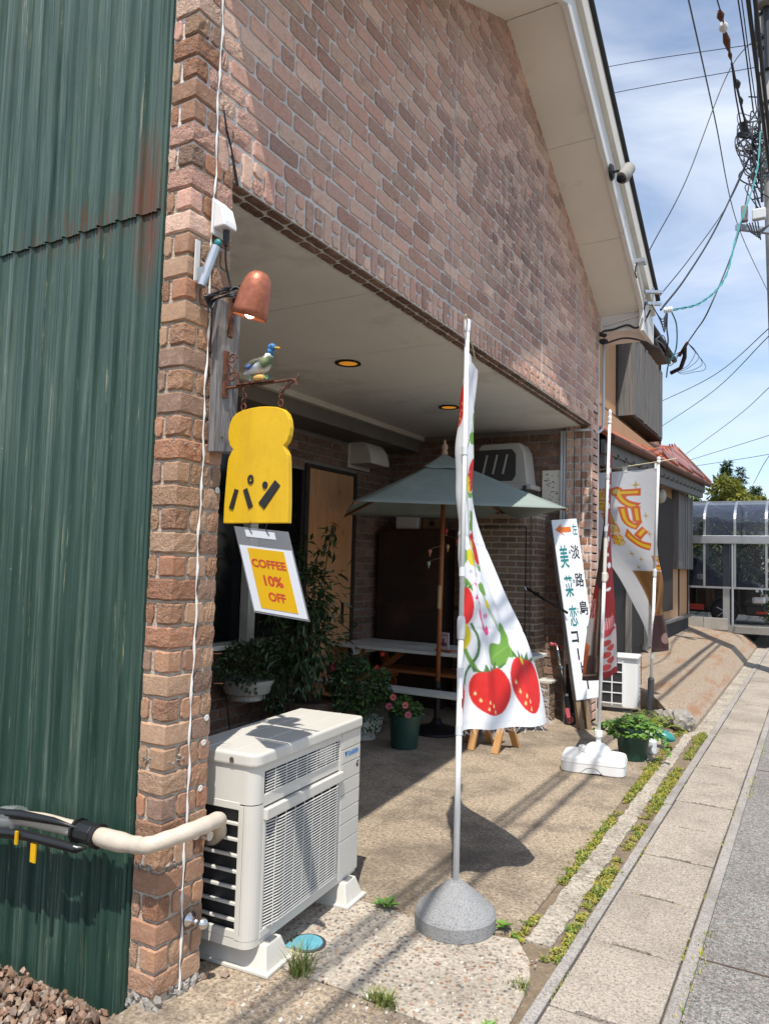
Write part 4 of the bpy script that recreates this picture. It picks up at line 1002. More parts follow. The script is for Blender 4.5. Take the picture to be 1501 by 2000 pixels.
# lettering
mb=MB(T); g=center_geo(text_geo('DAIKIN',1,.05),.105,.022); place_text(mb,g,(.0042,.842,.708),(0,1,0),(0,0,1)); mb.build('lettering',MT['logo_blue'],ac)
mb=MB(T); mb.add([(.0042,.752,.720),(.0042,.785,.724),(.0042,.770,.694)],[(0,2,1)]); mb.build('logo',MT['logo_blue'],ac)
mb=MB(T); mb.add([(.0045,.752,.720),(.0045,.764,.7215),(.0045,.763,.700)],[(0,2,1)]); mb.build('logo',MT['ink'],ac)
mb=MB(T); g=center_geo(text_geo('d',1,.06),.016,.030); place_text(mb,g,(.0042,.885,.640),(0,1,0),(0,0,1)); mb.tube([(.0042,.893,.650),(.0045,.903,.653)],.002,5); mb.tube([(.0042,.893,.634),(.0045,.902,.628)],.002,5); mb.build('emblem',MT['ink'],ac)
# two feet
for i,(y,l) in enumerate(((.13,'near cream plastic block under the large air conditioner'),(.80,'far cream plastic block under the large air conditioner'))):
    f=thing('support_block',l,'support block',tuple(T@V((-.1,y,0))),'support blocks under the air conditioner')
    mb=MB(T); a=[(-.40,y-.085),(.055,y-.085),(.055,y+.085),(-.40,y+.085)]; b=[(-.385,y-.055),(.030,y-.055),(.030,y+.055),(-.385,y+.055)]
    mb.add([(p[0],p[1],.016) for p in a]+[(p[0],p[1],.102) for p in b],[(0,1,5,4),(1,2,6,5),(2,3,7,6),(3,0,4,7),(4,5,6,7)]); mb.build('block',MT['ac_body'],f,bevel=.004)
    MB(T).box(-.42,.072,y-.10,y+.10,.004,.018).build('flange',MT['ac_body'],f,bevel=.003)
    MB(T).box(-.02,.028,y-.03,y+.03,.1025,.108).build('bolt_plate',MT['steel'],f,bevel=.002)
# ---------------------------------------------------------------- insulated pipe along the wall
hp=spline([(-3.7,1.995,.44),(-3.05,1.99,.535),(-2.75,1.985,.585),(-2.45,1.985,.600),(-2.28,1.985,.600),(-2.15,1.985,.608),(-2.075,1.985,.622),(-2.02,2.06,.642),(-2.00,2.18,.650),(-2.02,2.28,.640),(-2.07,2.335,.600),(-2.12,2.40,.54),(-2.2,2.44,.48)],8)
t=thing('insulated_pipe','cream wrapped coolant pipe curving round the brick pillar to the air conditioner','pipe',(-2.3,2.02,.56))
mb=MB(); mb.tube(hp,[.0305+.0012*sin(i*1.1)+.006*math.exp(-((i-33)/3.5)**2) for i in range(len(hp))],16); mb.build('insulation',MT['hose'],t,smooth=True)
mb=MB(); mb.tube([(-3.7,1.955,.47),(-3.05,1.950,.570),(-2.75,1.945,.612),(-2.56,1.948,.625),(-2.42,1.955,.622)],[.018,.019,.019,.014,.004],10); mb.build('black_wrap',MT['black_plastic'],t,smooth=True)
mb=MB(); mb.tube([(-3.7,1.96,.395),(-3.05,1.95,.492),(-2.75,1.945,.538),(-2.60,1.945,.545),(-2.42,1.950,.548),(-2.38,1.96,.556)],[.020,.021,.021,.019,.017,.004],10); mb.build('black_wrap',MT['black_plastic'],t,smooth=True)
mb=MB(); mb.tube([(-2.90,1.972,.562),(-2.84,1.972,.573),(-2.80,1.972,.580)],[.050,.052,.049],14); mb.build('clear_tape',MT['tape'],t)
mb=MB(); mb.tube([(-2.44,1.985,.598),(-2.36,1.985,.600)],[.042,.042],10); mb.build('pipe_clamp',MT['black_plastic'],t,bevel=.003)
for x in (-2.46,-2.35): MB().tube([(x,1.985,.599),(x+.012,1.985,.599)],[.047,.047],10).build('clamp_rim',MT['black_plastic'],t)
mb=MB(); mb.box(-2.66,-2.63,1.93,1.936,.455,.525); mb.build('yellow_tab',MT['yellow_plastic'],t); MB().box(-2.74,-2.725,1.915,1.922,.51,.56).build('yellow_tab',MT['yellow_plastic'],t)
MB().box(-2.41,-2.385,1.927,1.931,.565,.568).build('cable_tie',MT['white_plastic'],t)
# pipe support bolt
t=thing('pipe_bolt','shiny bolt plate on the pillar under the bend of the pipe','bolt',(XF,2.25,.58))
MB().lathe([(.026,0),(.028,.006),(.010,.010),(.010,.05)],(0,0,0),18).build('plate',MT['steel'],t,smooth=False).matrix_basis=Matrix.Translation((XF,2.25,.585))@Matrix.Rotation(pi/2,4,'Y')
MB().lathe([(.018,0),(.018,.03)],(0,0,0),16).build('nut',MT['steel'],t).matrix_basis=Matrix.Translation((XF+.045,2.25,.585))@Matrix.Rotation(pi/2,4,'Y')
# hitch ball knob
t=thing("hitch_ball",'chrome ball knob on a round plate low on the brick pillar','knob',(XF,2.24,.255))
MB().lathe([(.030,0),(.032,.006),(.016,.012),(.011,.03),(.010,.05)],(0,0,0),22).build('plate',MT['steel'],t,smooth=True).matrix_basis=Matrix.Translation((XF,2.235,.262))@Matrix.Rotation(pi/2,4,'Y')
mb=MB(); mb.ball((XF+.066,2.237,.262),.022,16,12); mb.build('ball',MT['steel'],t,smooth=True)
for (y,z) in ((2.285,1.93),(2.27,.925),(2.262,.75),(2.28,1.02)):
    mb=MB(); mb.lathe([(.012,0),(.013,.002),(.006,.003),(.005,-.004)],(0,0,0),12); o=mb.build('wall_plug',MT['white_paint'],pil_o); o.matrix_basis=Matrix.Translation((XF+.001,y,z))@Matrix.Rotation(pi/2,4,'Y')
for (y,z) in ((2.30,1.27),(2.315,1.15)): MB().tube([(XF,y,z),(XF+.045,y+.005,z+.004)],[.002,.002],6).build('nail',MT['rust'],pil_o)
# drain lid
t=thing('drain_lid','small round light blue water valve lid in the concrete','valve lid',(-1.90,2.76,0))
MB().lathe([(.078,0),(.080,.006),(.070,.009),(.068,.006)],(-1.915,2.765,.003),28).build('rim',MT['sleeve'],t)
MB().lathe([(.066,.004),(.064,.010),(0,.011)],(-1.915,2.765,.003),28).build('lid',MT['skyblue_lid'],t)
mb=MB(); mb.box(-1.99,-1.95,2.69,2.73,.003,.012); mb.build('hinge',MT['skyblue_lid'],t,bevel=.004)
# ---------------------------------------------------------------- printed cloth
class Canvas:
    def __init__(s, w, h, bg): s.w=w; s.h=h; s.a=np.empty((h,w,3),np.float32); s.a[:]=bg
    def poly(s, pts, c):
        """pts in (u,v) 0..1, v downwards"""
        P=np.array([(p[0]*s.w,p[1]*s.h) for p in pts]); x0=max(0,int(P[:,0].min())); x1=min(s.w,int(P[:,0].max())+2); y0=max(0,int(P[:,1].min())); y1=min(s.h,int(P[:,1].max())+2)
        if x1<=x0 or y1<=y0: return
        X,Y=np.meshgrid(np.arange(x0,x1)+.5,np.arange(y0,y1)+.5); ins=np.zeros(X.shape,bool); n=len(P)
        for i in range(n):
            xa,ya=P[i]; xb,yb=P[(i+1)%n]
            if ya==yb: continue
            cnd=((ya>Y)!=(yb>Y))&(X<(xb-xa)*(Y-ya)/(yb-ya)+xa); ins^=cnd
        s.a[y0:y1,x0:x1][ins]=c
    def ell(s, u, v, ru, rv, c, rot=0, n=28):
        s.poly([(u+ru*cos(a)*cos(rot)-rv*sin(a)*sin(rot)*s.h/s.w, v+(ru*cos(a)*sin(rot)*s.w/s.h+rv*sin(a)*cos(rot))) for a in [2*pi*i/n for i in range(n)]], c)
    def line(s, pts, w, c):
        asp=s.h/s.w
        for (a,b) in zip(pts[:-1],pts[1:]):
            dx,dy=(b[0]-a[0]),(b[1]-a[1])*asp; l=sqrt(dx*dx+dy*dy) or 1; nx,ny=-dy/l*w/2,dx/l*w/2/asp; e=.15
            a2=(a[0]-dx/l*w*e,a[1]-dy/l*w*e/asp); b2=(b[0]+dx/l*w*e,b[1]+dy/l*w*e/asp)
            s.poly([(a2[0]+nx,a2[1]+ny),(b2[0]+nx,b2[1]+ny),(b2[0]-nx,b2[1]-ny),(a2[0]-nx,a2[1]-ny)],c)
    def text(s, g, u, v, c, rot=0):
        """text geometry in units of canvas width"""
        asp=s.w/s.h
        for f in g[1]:
            s.poly([(u+g[0][i][0]*cos(rot)-g[0][i][1]*sin(rot), v-(g[0][i][0]*sin(rot)+g[0][i][1]*cos(rot))*asp) for i in f], c)
def cloth(name, S, cv, nu, nv, m, parent, hem=None):
    us=np.linspace(0,1,nu+1); vs=np.linspace(0,1,nv+1)
    co=np.array([S(u,v) for v in vs for u in us],np.float32)
    me=bpy.data.meshes.new(name); nq=nu*nv
    me.vertices.add(len(co)); me.vertices.foreach_set('co',co.ravel())
    i=np.arange(nu)[None,:]+np.arange(nv)[:,None]*(nu+1); q=np.stack([i,i+1,i+nu+2,i+nu+1],-1).reshape(-1)
    me.loops.add(nq*4); me.loops.foreach_set('vertex_index',q.astype(np.int32)); me.polygons.add(nq); me.polygons.foreach_set('loop_start',np.arange(nq,dtype=np.int32)*4)
    me.update(calc_edges=True); me.validate()
    A=cv.a
    for _ in range(2): A=(np.roll(A,1,0)+np.roll(A,-1,0)+np.roll(A,1,1)+np.roll(A,-1,1)+2*A)/6
    at=me.color_attributes.new('tint','FLOAT_COLOR','POINT')
    X=np.clip((us*cv.w).astype(int),0,cv.w-1); Y=np.clip((vs*cv.h).astype(int),0,cv.h-1); c=A[Y][:,X].reshape(-1,3)
    at.data.foreach_set('color',np.concatenate([c,np.ones((len(c),1),np.float32)],1).astype(np.float32).ravel())
    me.polygons.foreach_set('use_smooth',[True]*nq); me.materials.append(m)
    o=bpy.data.objects.new(name,me); col.objects.link(o); put(o,parent); return o
def lerp(a,b,t): return a+(b-a)*t
def sm(t,a=0.,b=1.): t=min(1,max(0,(t-a)/(b-a))); return t*t*(3-2*t)
def pole_tabs(t, pts, r, m): 
    for p in pts: MB().lathe([(r,-.02),(r,.02)],p,10).build('tab',m,t)
# ---------------------------------------------------------------- strawberry banner
base=tag(MB().lathe([(.0,.200),(.028,.200),(.045,.190),(.085,.158),(.140,.112),(.176,.080),(.187,.062),(.185,.0),(.17,.0)],(-1.452,3.275,.002),40).build('banner_base',MT['granite'],smooth=False,bevel=.006),'speckled grey stone cone base holding the strawberry banner pole','banner base')
PB=V((-1.452,3.275,.15)); PTOP=V((-1.625,3.665,2.985))
def pol(z): return PB+(PTOP-PB)*((z-PB.z)/(PTOP.z-PB.z))
t=thing('strawberry_banner','white strawberry print banner on a tall white pole in a stone base','banner',tuple(PB))
MB().tube([pol(.16),pol(1.30)],.0145,14).build('lower_pole',MT['white_plastic'],t,smooth=True)
MB().tube([pol(1.36),pol(2.925)],.0125,14).build('upper_pole',MT['white_plastic'],t,smooth=True)
MB().tube([pol(1.29),pol(1.31),pol(1.38),pol(1.40)],[.0185,.0205,.0205,.016],16).build('pole_clamp',MT['pvc'],t)
MB().tube([pol(2.915),pol(2.925),pol(2.94),pol(2.985)],[.014,.017,.019,.019],14).build('pole_cap',MT['white_plastic'],t)
AD=V((-.317,.948,0)).normalized()
MB().tube([pol(2.945)-AD*.10+V((0,0,.035)),pol(2.945)+AD*.25,pol(2.945)+AD*.56+V((0,0,-.03))],.0045,8).build('cross_rod',mk('rod',(.62,.55,.36),.5),t,smooth=True)
for z in (.86,1.13,1.62,2.25): MB().tube([pol(z-.022),pol(z+.022)],.0165,12).build('tab',MT['pvc'],t)
mb=MB(); mb.box(-.0005,.0005,-.004,.004,-.03,.03); o=mb.build('pole_label',MT['ink'],t); o.matrix_basis=Matrix.Translation(pol(.98)+V((.0145,-.003,0)))
def S_straw(u,v):
    z=2.86-2.01*v; p=pol(z); k=sm(v,.36,1.08)
    a0=atan2(.948,-.317); a1=atan2(.86,.52); ang=lerp(a0,a1,k); W=.57
    d=V((cos(ang),sin(ang),0)); n=V((-sin(ang),cos(ang),0))
    wv=.020*sin(u*7.5+v*5)*(.3+u)+.012*sin(u*15-v*7)
    bul=.055*sin(pi*min(1,u/.30))*(1-.3*k)*(1 if u<.30 else 0)*sm(v,.05,.35)
    wv-=.020*sin(u*2.9)*k
    wv+=.004*sin(u*31+v*13+2*sin(v*9))*(.4+.6*u)+.0035*sin(v*46+u*8)*(1-u)+.003*math.exp(-((v-.52)/.006)**2)+.003*math.exp(-((v-.76)/.006)**2)
    sag=-.05*u*u*(1-k)-.035*u*(1-v)
    zz=z+sag+.02*k*sin(u*pi)*0
    return p+d*(u*W*(1-.12*sin(v*pi)*(1-k)))+n*(wv+bul)+V((0,0,sag))
wht=(.80,.81,.83); red=(.66,.018,.014); grn=(.16,.34,.05); grd=(.07,.19,.045); yel=(.74,.60,.02); pink=(.80,.06,.25); pnk2=(.86,.70,.72)
cv=Canvas(300,980,wht)
def berry(u,v,ru,rv,rot=0,seeds=True):
    sh=[(0,-.88),(.4,-.98),(.78,-.80),(1,-.35),(.97,.15),(.78,.58),(.42,.93),(0,1.02),(-.42,.90),(-.78,.55),(-.98,.1),(-1,-.38),(-.78,-.80),(-.4,-.95)]
    asp=cv.h/cv.w
    def tr(p): x,y=p[0]*ru,p[1]*rv*asp; return (u+x*cos(rot)-y*sin(rot), v+(x*sin(rot)+y*cos(rot))/asp)
    fine=spline([(*p,0) for p in sh+[sh[0]]],5); cv.poly([tr((p[0]*1.06,p[1]*1.06)) for p in fine],(.84,.80,.80)); cv.poly([tr(p) for p in fine],red)
    if seeds:
        for (a,b) in ((-.78,.0),(-.62,.30),(-.30,.42),(-.38,.68),(-.10,.60),(-.05,.86)): cv.poly([tr((a,b-.10)),tr((a+.05,b+.02)),tr((a+.03,b+.08)),tr((a-.03,b+.08)),tr((a-.05,b+.02))],(.84,.66,.28))
    if rv>.05:
        for q in range(5):
            a=(-.62+.31*q); cv.poly([tr((a-.16,-.90)),tr((a+.16,-.90)),tr((a*1.5+.1,-1.16-.10*(q%2)))],grd)
def leafp(u,v,l,w,rot,c=grn):
    asp=cv.h/cv.w; pts=[(0,0),(.25,.8),(.5,1),(.8,.7),(1,0),(.8,-.7),(.5,-1),(.25,-.8)]
    cv.poly([(u+(p[0]*l*cos(rot)-p[1]*w*sin(rot)), v+(p[0]*l*sin(rot)+p[1]*w*cos(rot))/asp) for p in [(*q[:2],) for q in spline([(*p,0) for p in pts+[pts[0]]],4)]],c)
def flower(u,v,r):
    for q in range(5): cv.ell(u+r*.7*cos(q*1.257),v+r*.7*sin(q*1.257)*cv.w/cv.h,r*.55,r*.55*cv.w/cv.h,(.86,.86,.90))
    cv.ell(u,v,r*.3,r*.3*cv.w/cv.h,(.62,.60,.62))
vine=[(.66,.80),(.58,.72),(.50,.665),(.42,.60),(.36,.53),(.33,.46),(.34,.40),(.30,.30),(.40,.2),(.5,.08)]
vine=[(q.x,q.y) for q in spline([(*a,0) for a in vine],6)]; cv.line(vine,.012,grn); cv.line([(u+.02,v) for u,v in vine[:25]],.006,grd)
sl=lambda p: [(q.x,q.y) for q in spline([(*a,0) for a in p],6)]
cv.line(sl([(.20,.745),(.26,.785),(.24,.825),(.14,.865),(.10,.90)]),.022,grd); cv.line(sl([(.27,.885),(.20,.845),(.13,.80),(.10,.74)]),.038,grn); cv.line(sl([(.12,.74),(.16,.62),(.12,.5),(.2,.3)]),.014,grn)
# big leaves over the right hand berry
cv.poly([(p.x,p.y) for p in spline([(.40,.845,0),(.42,.815,0),(.50,.795,0),(.58,.797,0),(.62,.775,0),(.645,.745,0),(.70,.745,0),(.72,.775,0),(.70,.80,0),(.74,.825,0),(.80,.845,0),(.72,.842,0),(.66,.83,0),(.60,.85,0),(.52,.858,0),(.45,.852,0),(.40,.845,0)],5)],grn)
cv.line([(.42,.84),(.56,.818),(.68,.80)],.008,(.24,.44,.09)); cv.line([(.66,.83),(.67,.76)],.008,(.10,.25,.04))
for (u,v,l,w,r) in ((.48,.60,.15,.055,-.5),(.47,.635,.15,.05,.9),(.10,.585,.18,.07,-.5),(.10,.635,.18,.06,.5),(.37,.50,.14,.055,-.8),(.33,.515,.12,.04,.8),(.22,.47,.14,.05,2.6),(.36,.41,.13,.05,-.9),(.38,.445,.14,.045,.9),(.36,.26,.14,.06,-1.),(.46,.16,.16,.06,1.9),(.26,.30,.12,.05,2.2),(.60,.30,.20,.05,1.4),(.72,.14,.18,.06,1.7),(.78,.22,.16,.06,.8)): leafp(u,v,l,w,r)
berry(.39,.912,.225,.056,-.06); berry(.80,.898,.175,.070,.16); berry(-.02,.925,.125,.055,0)
berry(.13,.70,.115,.052,.12,True); berry(.47,.545,.072,.047,-.45,False); berry(.17,.495,.075,.043,.15,False); berry(.42,.345,.085,.048,.25); berry(.14,.17,.09,.06,.1); berry(.70,.42,.08,.04,.2,False)
flower(.26,.612,.060); flower(.46,.617,.065)
for (u,v,r) in ((.30,.575,.055),(.40,.572,.045),(.38,.54,.032),(.11,.775,.085),(.555,.695,.030),(.80,.838,.026),(.36,.385,.028),(.34,.365,.03),(.44,.28,.03),(.50,.24,.025),(.22,.13,.03),(.60,.12,.03)): cv.ell(u,v,r,r*.42,yel)
# pink hiragana: curved C with two dots, loop above
pk=spline([(.30,.690,0),(.36,.682,0),(.41,.690,0),(.39,.702,0),(.345,.708,0),(.335,.722,0),(.36,.742,0),(.42,.758,0),(.47,.752,0),(.505,.757,0),(.49,.772,0),(.42,.776,0),(.345,.762,0),(.29,.735,0),(.285,.712,0),(.32,.700,0),(.30,.690,0)],5)
cv.poly([(p.x,p.y) for p in pk],pink); cv.ell(.445,.727,.016,.0075,pink,.5); cv.ell(.50,.725,.016,.0075,pink,.5)
pk=spline([(.27,.640,0),(.33,.645,0),(.36,.662,0),(.33,.680,0),(.27,.682,0),(.30,.668,0),(.30,.652,0),(.27,.640,0)],5); cv.poly([(p.x,p.y) for p in pk],pink)
for q in (.006,.985): cv.line([(q,0),(q,1)],.006,(.62,.63,.66))
cv.line([(0,.985),(1,.985)],.004,(.66,.67,.7))
cloth('banner_cloth',S_straw,cv,210,690,MT['attr_cloth'],t)
mb=MB()
for i in range(46):
    p=V(S_straw(U(.0,1),1)); mb.tube([p,p+V((U(-.01,.01),U(-.01,.01),-.008)),p+V((U(-.02,.02),U(-.02,.02),-U(.012,.03)))],.0006,3)
for i in range(26):
    v=U(.9,1); p=V(S_straw(1,v)); mb.tube([p,p+V((U(0,.02),U(0,.02),-.004)),p+V((U(.01,.03),U(.01,.03),-.02))],.0006,3)
mb.build('frayed_threads',MT['white_plastic'],t,kind='stuff')
# ---------------------------------------------------------------- brown drink banner
wb=thing('water_base','white plastic water filled banner base with a filler cap','banner base',(-1.59,6.38,0))
def wbase():
    mb=MB(frameT((-1.60,6.36,0),radians(8))); out=[]
    w,h=.255,.180
    for a in range(96):
        q=2*pi*a/96; r=1/(abs(cos(q)/w)**7+abs(sin(q)/h)**7)**(1/7); x,y=r*cos(q),r*sin(q)
        out.append((x,y))
    lv=[(.004,.97),(.012,1.),(.080,1.),(.083,1.010),(.092,1.010),(.097,1.),(.118,.985),(.130,.95),(.134,.90),(.135,.6),(.136,.2)]
    k=len(out); vs=[(x*s,y*s,z+(.045*math.exp(-(x/.07)**4) if z<.03 and y<0 else 0)) for z,s in lv for x,y in out]
    fs=[(i*k+j,i*k+(j+1)%k,(i+1)*k+(j+1)%k,(i+1)*k+j) for i in range(len(lv)-1) for j in range(k)]+[tuple((len(lv)-1)*k+j for j in range(k)),tuple(range(k))[::-1]]
    mb.add(vs,fs); return mb
wbase().build('tank',MT['white_plastic'],wb,smooth=False)
MB().lathe([(.125,.125),(.12,.15),(.095,.185),(.06,.21),(.03,.215)],(-1.585,6.40,0),28).build('dome',MT['white_plastic'],wb,smooth=True)
MB().lathe([(.022,.19),(.022,.26),(.035,.262),(.036,.285),(.033,.31),(.020,.312)],(-1.585,6.44,0),20).build('collar',MT['white_plastic'],wb)
MB().lathe([(.034,.128),(.034,.175),(.030,.18),(.012,.18),(.012,.188),(0,.188)],(-1.70,6.38,0),18).build('filler_cap',MT['white_plastic'],wb)
PB2=V((-1.585,6.44,.2)); PT2=V((-1.512,6.455,3.03))
def pol2(z): return PB2+(PT2-PB2)*((z-PB2.z)/(PT2.z-PB2.z))
t=thing('drink_banner','dark brown and red drink banner on a white pole in the white water base','banner',tuple(PB2))
MB().tube([pol2(.2),pol2(1.62)],.0145,12).build('lower_pole',MT['white_plastic'],t,smooth=True)
MB().tube([pol2(1.62),pol2(2.92)],.0125,12).build('upper_pole',MT['white_plastic'],t,smooth=True)
MB().tube([pol2(1.55),pol2(1.56),pol2(1.62),pol2(1.63)],[.018,.021,.021,.017],12).build('pole_clamp',MT['cream'],t)
MB().tube([pol2(1.63),pol2(1.92)],.0155,12).build('pole_sleeve',MT['cream'],t)
MB().tube([pol2(2.90),pol2(2.915),pol2(2.925),pol2(2.96),pol2(2.97),pol2(3.01),pol2(3.03)],[.013,.019,.014,.018,.012,.016,.004],12).build('finial',MT['white_plastic'],t)
for z in (.74,1.10,2.0,2.45): MB().tube([pol2(z-.02),pol2(z+.02)],.0165,10).build('tab',MT['pvc'],t)
VD=V((-.225,.974,0)); RD=V((.974,.225,0))
def S_brown(u,v):
    z=2.72-1.98*v; p=pol2(z); k=sm(v,.25,1)
    c=[(0,0),(lerp(-.012,-.155,k),.10),(lerp(-.02,-.15,k),.20),(lerp(-.008,-.01,k),.30),(lerp(.012,.085,k),.36),(lerp(.03,.135,k),.42)]
    q=u*5; i=min(4,int(q)); f=q-i; f=f*f*(3-2*f)*.6+f*.4; a,b=c[i],c[i+1]
    return p+RD*lerp(a[0],b[0],f)+VD*lerp(a[1],b[1],f)+V((0,0,-.10*k*sin(pi*min(1,u*1.1))*.6+.004*sin(v*30+u*9)))
cv=Canvas(220,900,(.045,.030,.030)); dr=(.23,.012,.014)
cv.poly([(.48,0),(1,0),(1,1),(.56,1)],dr); cv.poly([(.10,.62),(.42,.50),(.42,.83),(.10,.80)],(.22,.022,.02)); cv.poly([(.12,.74),(.42,.72),(.42,.84),(.12,.90)],(.40,.37,.36))
cv.poly([(.13,.86),(.40,.80),(.46,.98),(.16,.98)],(.36,.085,.03)); cv.ell(.27,.86,.13,.022,(.46,.13,.045)); cv.ell(.24,.856,.04,.010,(.55,.30,.12)); cv.ell(.33,.862,.03,.01,(.30,.30,.1))
cv.poly([(.60,.80),(.97,.78),(.97,.97),(.60,.97)],(.52,.48,.47)); cv.poly([(.58,.78),(.90,.72),(.84,.78),(.96,.80),(.80,.815),(.60,.83)],(.50,.05,.06))
for i in range(5): cv.ell(.70+.1*(i%2),.85+.026*i,.09,.014,(.46,.06,.05))
for i in range(8): cv.line([(.62+.04*i,.74),(.64+.04*i,.79)],.012,(.75,.5,.5)); cv.line([(.14+.035*i,.66),(.12+.035*i,.74)],.010,(.62,.35,.34))
for i,(v) in enumerate((.06,.085,.105,.135,.16,.19,.22,.25,.30,.335,.40,.42,.47,.515,.56,.62)): cv.ell(.76+.08*sin(i*2.1),v,.07+.03*(i%2),.007+.006*(i%3),(.74,.70,.70))
cv.line([(.52,.0),(.56,.98)],.02,(.45,.42,.42)); cv.line([(.06,.98),(.5,.985)],.02,(.35,.25,.18)); cv.line([(.08,.62),(.06,.97)],.014,(.30,.2,.15))
cloth('banner_cloth',S_brown,cv,70,300,MT['attr_cloth'],t)
# ---------------------------------------------------------------- pudding banner
PB3=V((-1.650,9.05,.0)); PT3=V((-1.560,9.05,2.99))
def pol3(z): return PB3+(PT3-PB3)*(z/2.99)
t=thing('pudding_banner','translucent white pudding banner with orange lettering on the farthest pole','banner',(-1.65,9.05,0))
MB().tube([pol3(.0),pol3(.03),pol3(.42),pol3(.44)],[.045,.036,.036,.024],14).build('pole_sleeve',MT['sleeve'],t)
MB().tube([pol3(.3),pol3(1.62)],.0175,12).build('lower_pole',MT['white_plastic'],t,smooth=True)
MB().tube([pol3(1.62),pol3(2.94)],.0145,12).build('upper_pole',MT['white_plastic'],t,smooth=True)
MB().tube([pol3(1.58),pol3(1.60),pol3(1.66),pol3(1.68)],[.019,.023,.023,.018],12).build('pole_clamp',MT['pvc'],t)
mb=MB(); mb.ball(pol3(2.96),.024,12,8); mb.tube([pol3(2.90),pol3(2.945)],.02,12); mb.build('finial',MT['white_plastic'],t,smooth=True)
MB().tube([(-1.36,9.05,2.955),(-1.56,9.05,2.925),(-1.95,9.05,2.88),(-2.38,9.05,2.845)],.0055,8).build('cross_rod',MT['rod'],t,smooth=True)
for z in (1.02,1.06,.68): MB().tube([pol3(z-.025),pol3(z+.025)],.021,10).build('tab',MT['white_plastic'],t)
def S_pud(u,v):
    z=2.855-2.13*v; p=pol3(z); w=sm(v,.05,1.0); 
    lx=-.92*u; ly=.0+.02*sin(u*6)
    q=u; rx=.20*sin(pi*min(1,q*1.0))-.09*q; ry=.20*sin(pi*q*.5)
    wl=w**1.15
    x=lerp(lx,rx,wl)+ .012*sin(v*16+u*5)*u; y=lerp(ly,ry,wl)+.035*sin(u*7+v*5)*(.3+.7*v)
    belly=.10*math.exp(-((v-.62)/.16)**2)*math.exp(-((u-.12)/.16)**2)+.12*math.exp(-((v-.9)/.15)**2)*math.exp(-((u-.3)/.2)**2)*0
    zz=-.055*u*(1-v)+.12*v*u*.4
    return V((p.x+x+belly,p.y+y,p.z+zz))
cv=Canvas(330,900,(.70,.71,.74)); org=(.62,.12,.02); yl=(.74,.50,.03); gold=(.52,.36,.06)
def star(u,v,r):
    a=cv.w/cv.h; cv.poly([(u,v-r*a*1.3),(u+r*.22,v-r*a*.22),(u+r*1.1,v),(u+r*.22,v+r*a*.22),(u,v+r*a*1.3),(u-r*.22,v+r*a*.22),(u-r*1.1,v),(u-r*.22,v-r*a*.22)],gold)
for (u,v,r) in ((.28,.085,.06),(.86,.06,.05),(.16,.26,.045),(.14,.36,.05),(.55,.47,.05),(.42,.50,.045),(.55,.545,.045),(.40,.58,.04)): star(u,v,r)
def glyph(ch,u,v,size,cx=1.,rot=0):
    g0=center_geo(text_geo(ch,1,.13),None,size*1.22); g1=center_geo(text_geo(ch,1,.015),None,size)
    for g,c in ((g0,org),(g1,yl)): cv.text(([(p[0]*cx,p[1]) for p in g[0]],g[1]),u,v,c,rot)
for i,ch in enumerate('プリン'): glyph(ch,.40-.03*i,.155+.115*i,.30,1.05)
for i,ch in enumerate('濃厚自家製'): glyph(ch,.72-.015*i,.13+.066*i,.165,.9)
glyph('エ',.10,.52,.18)
cv.poly([(.0,.565),(.72,.565),(.76,.80),(.74,1),(.0,1)],(.30,.14,.04)); cv.poly([(.0,.80),(.74,.79),(.74,1),(.0,1)],(.075,.028,.032))
cv.poly([(.30,.70),(.44,.69),(.46,.80),(.30,.80)],(.66,.36,.03)); cv.line([(.0,.80),(.74,.79)],.016,(.45,.14,.08)); cv.line([(.30,.57),(.40,.72),(.36,.8)],.04,(.20,.09,.03)); cv.line([(.16,.57),(.2,.70),(.14,.8)],.05,(.38,.19,.06)); cv.ell(.3,.93,.12,.03,(.4,.25,.22))
cv.poly([(.92,0),(1,0),(1,1),(.80,1),(.80,.62)],(.64,.65,.67))
mk('pud_cloth',(.7,.7,.7),.25,attr=True,var=.02,alpha=.92,transl=.38,spec=.7,bump=.25,bscale=16,bump2=.5,b2scale=5)
cloth('banner_cloth',S_pud,cv,120,330,MT['pud_cloth'],t)
for u in (.02,.42,.85): 
    p=V(S_pud(u,0)); MB().box(-.025,.025,-.004,.004,-.01,.055).build('loop',MT['white_plastic'],t).matrix_basis=Matrix.Translation(p)
# ---------------------------------------------------------------- parasol
UC=V((-3.25,6.83,0)); UTH=.614; UW=1.92; UZ=2.19; UH=.55
t=thing('parasol','grey green square parasol over the picnic table','parasol',tuple(UC))
e=V((cos(UTH),sin(UTH),0)); n=V((-sin(UTH),cos(UTH),0))
cor=[UC+(e*a+n*b)*UW/2 for a,b in ((-1,-1),(1,-1),(1,1),(-1,1))]; apx=UC+V((0,0,UZ+UH))
for i in range(4):
    a,b=cor[i]+V((0,0,UZ)),cor[(i+1)%4]+V((0,0,UZ))
    def S(u,v,a=a,b=b):
        p=a.lerp(b,u); q=p.lerp(apx,v*.93); q.z-=.022*sin(pi*v)*(.3+.7*sin(pi*u)); return q
    MB().grid(S,16,12).build('canopy_panel',MT['fabric_green'],t,smooth=True,solid=.003)
    MB().tube([a-V((0,0,.02)),a.lerp(apx,.5)-V((0,0,.045)),a.lerp(apx,.95)-V((0,0,.05))],.010,6).build('rib',MT['redwood'],t)
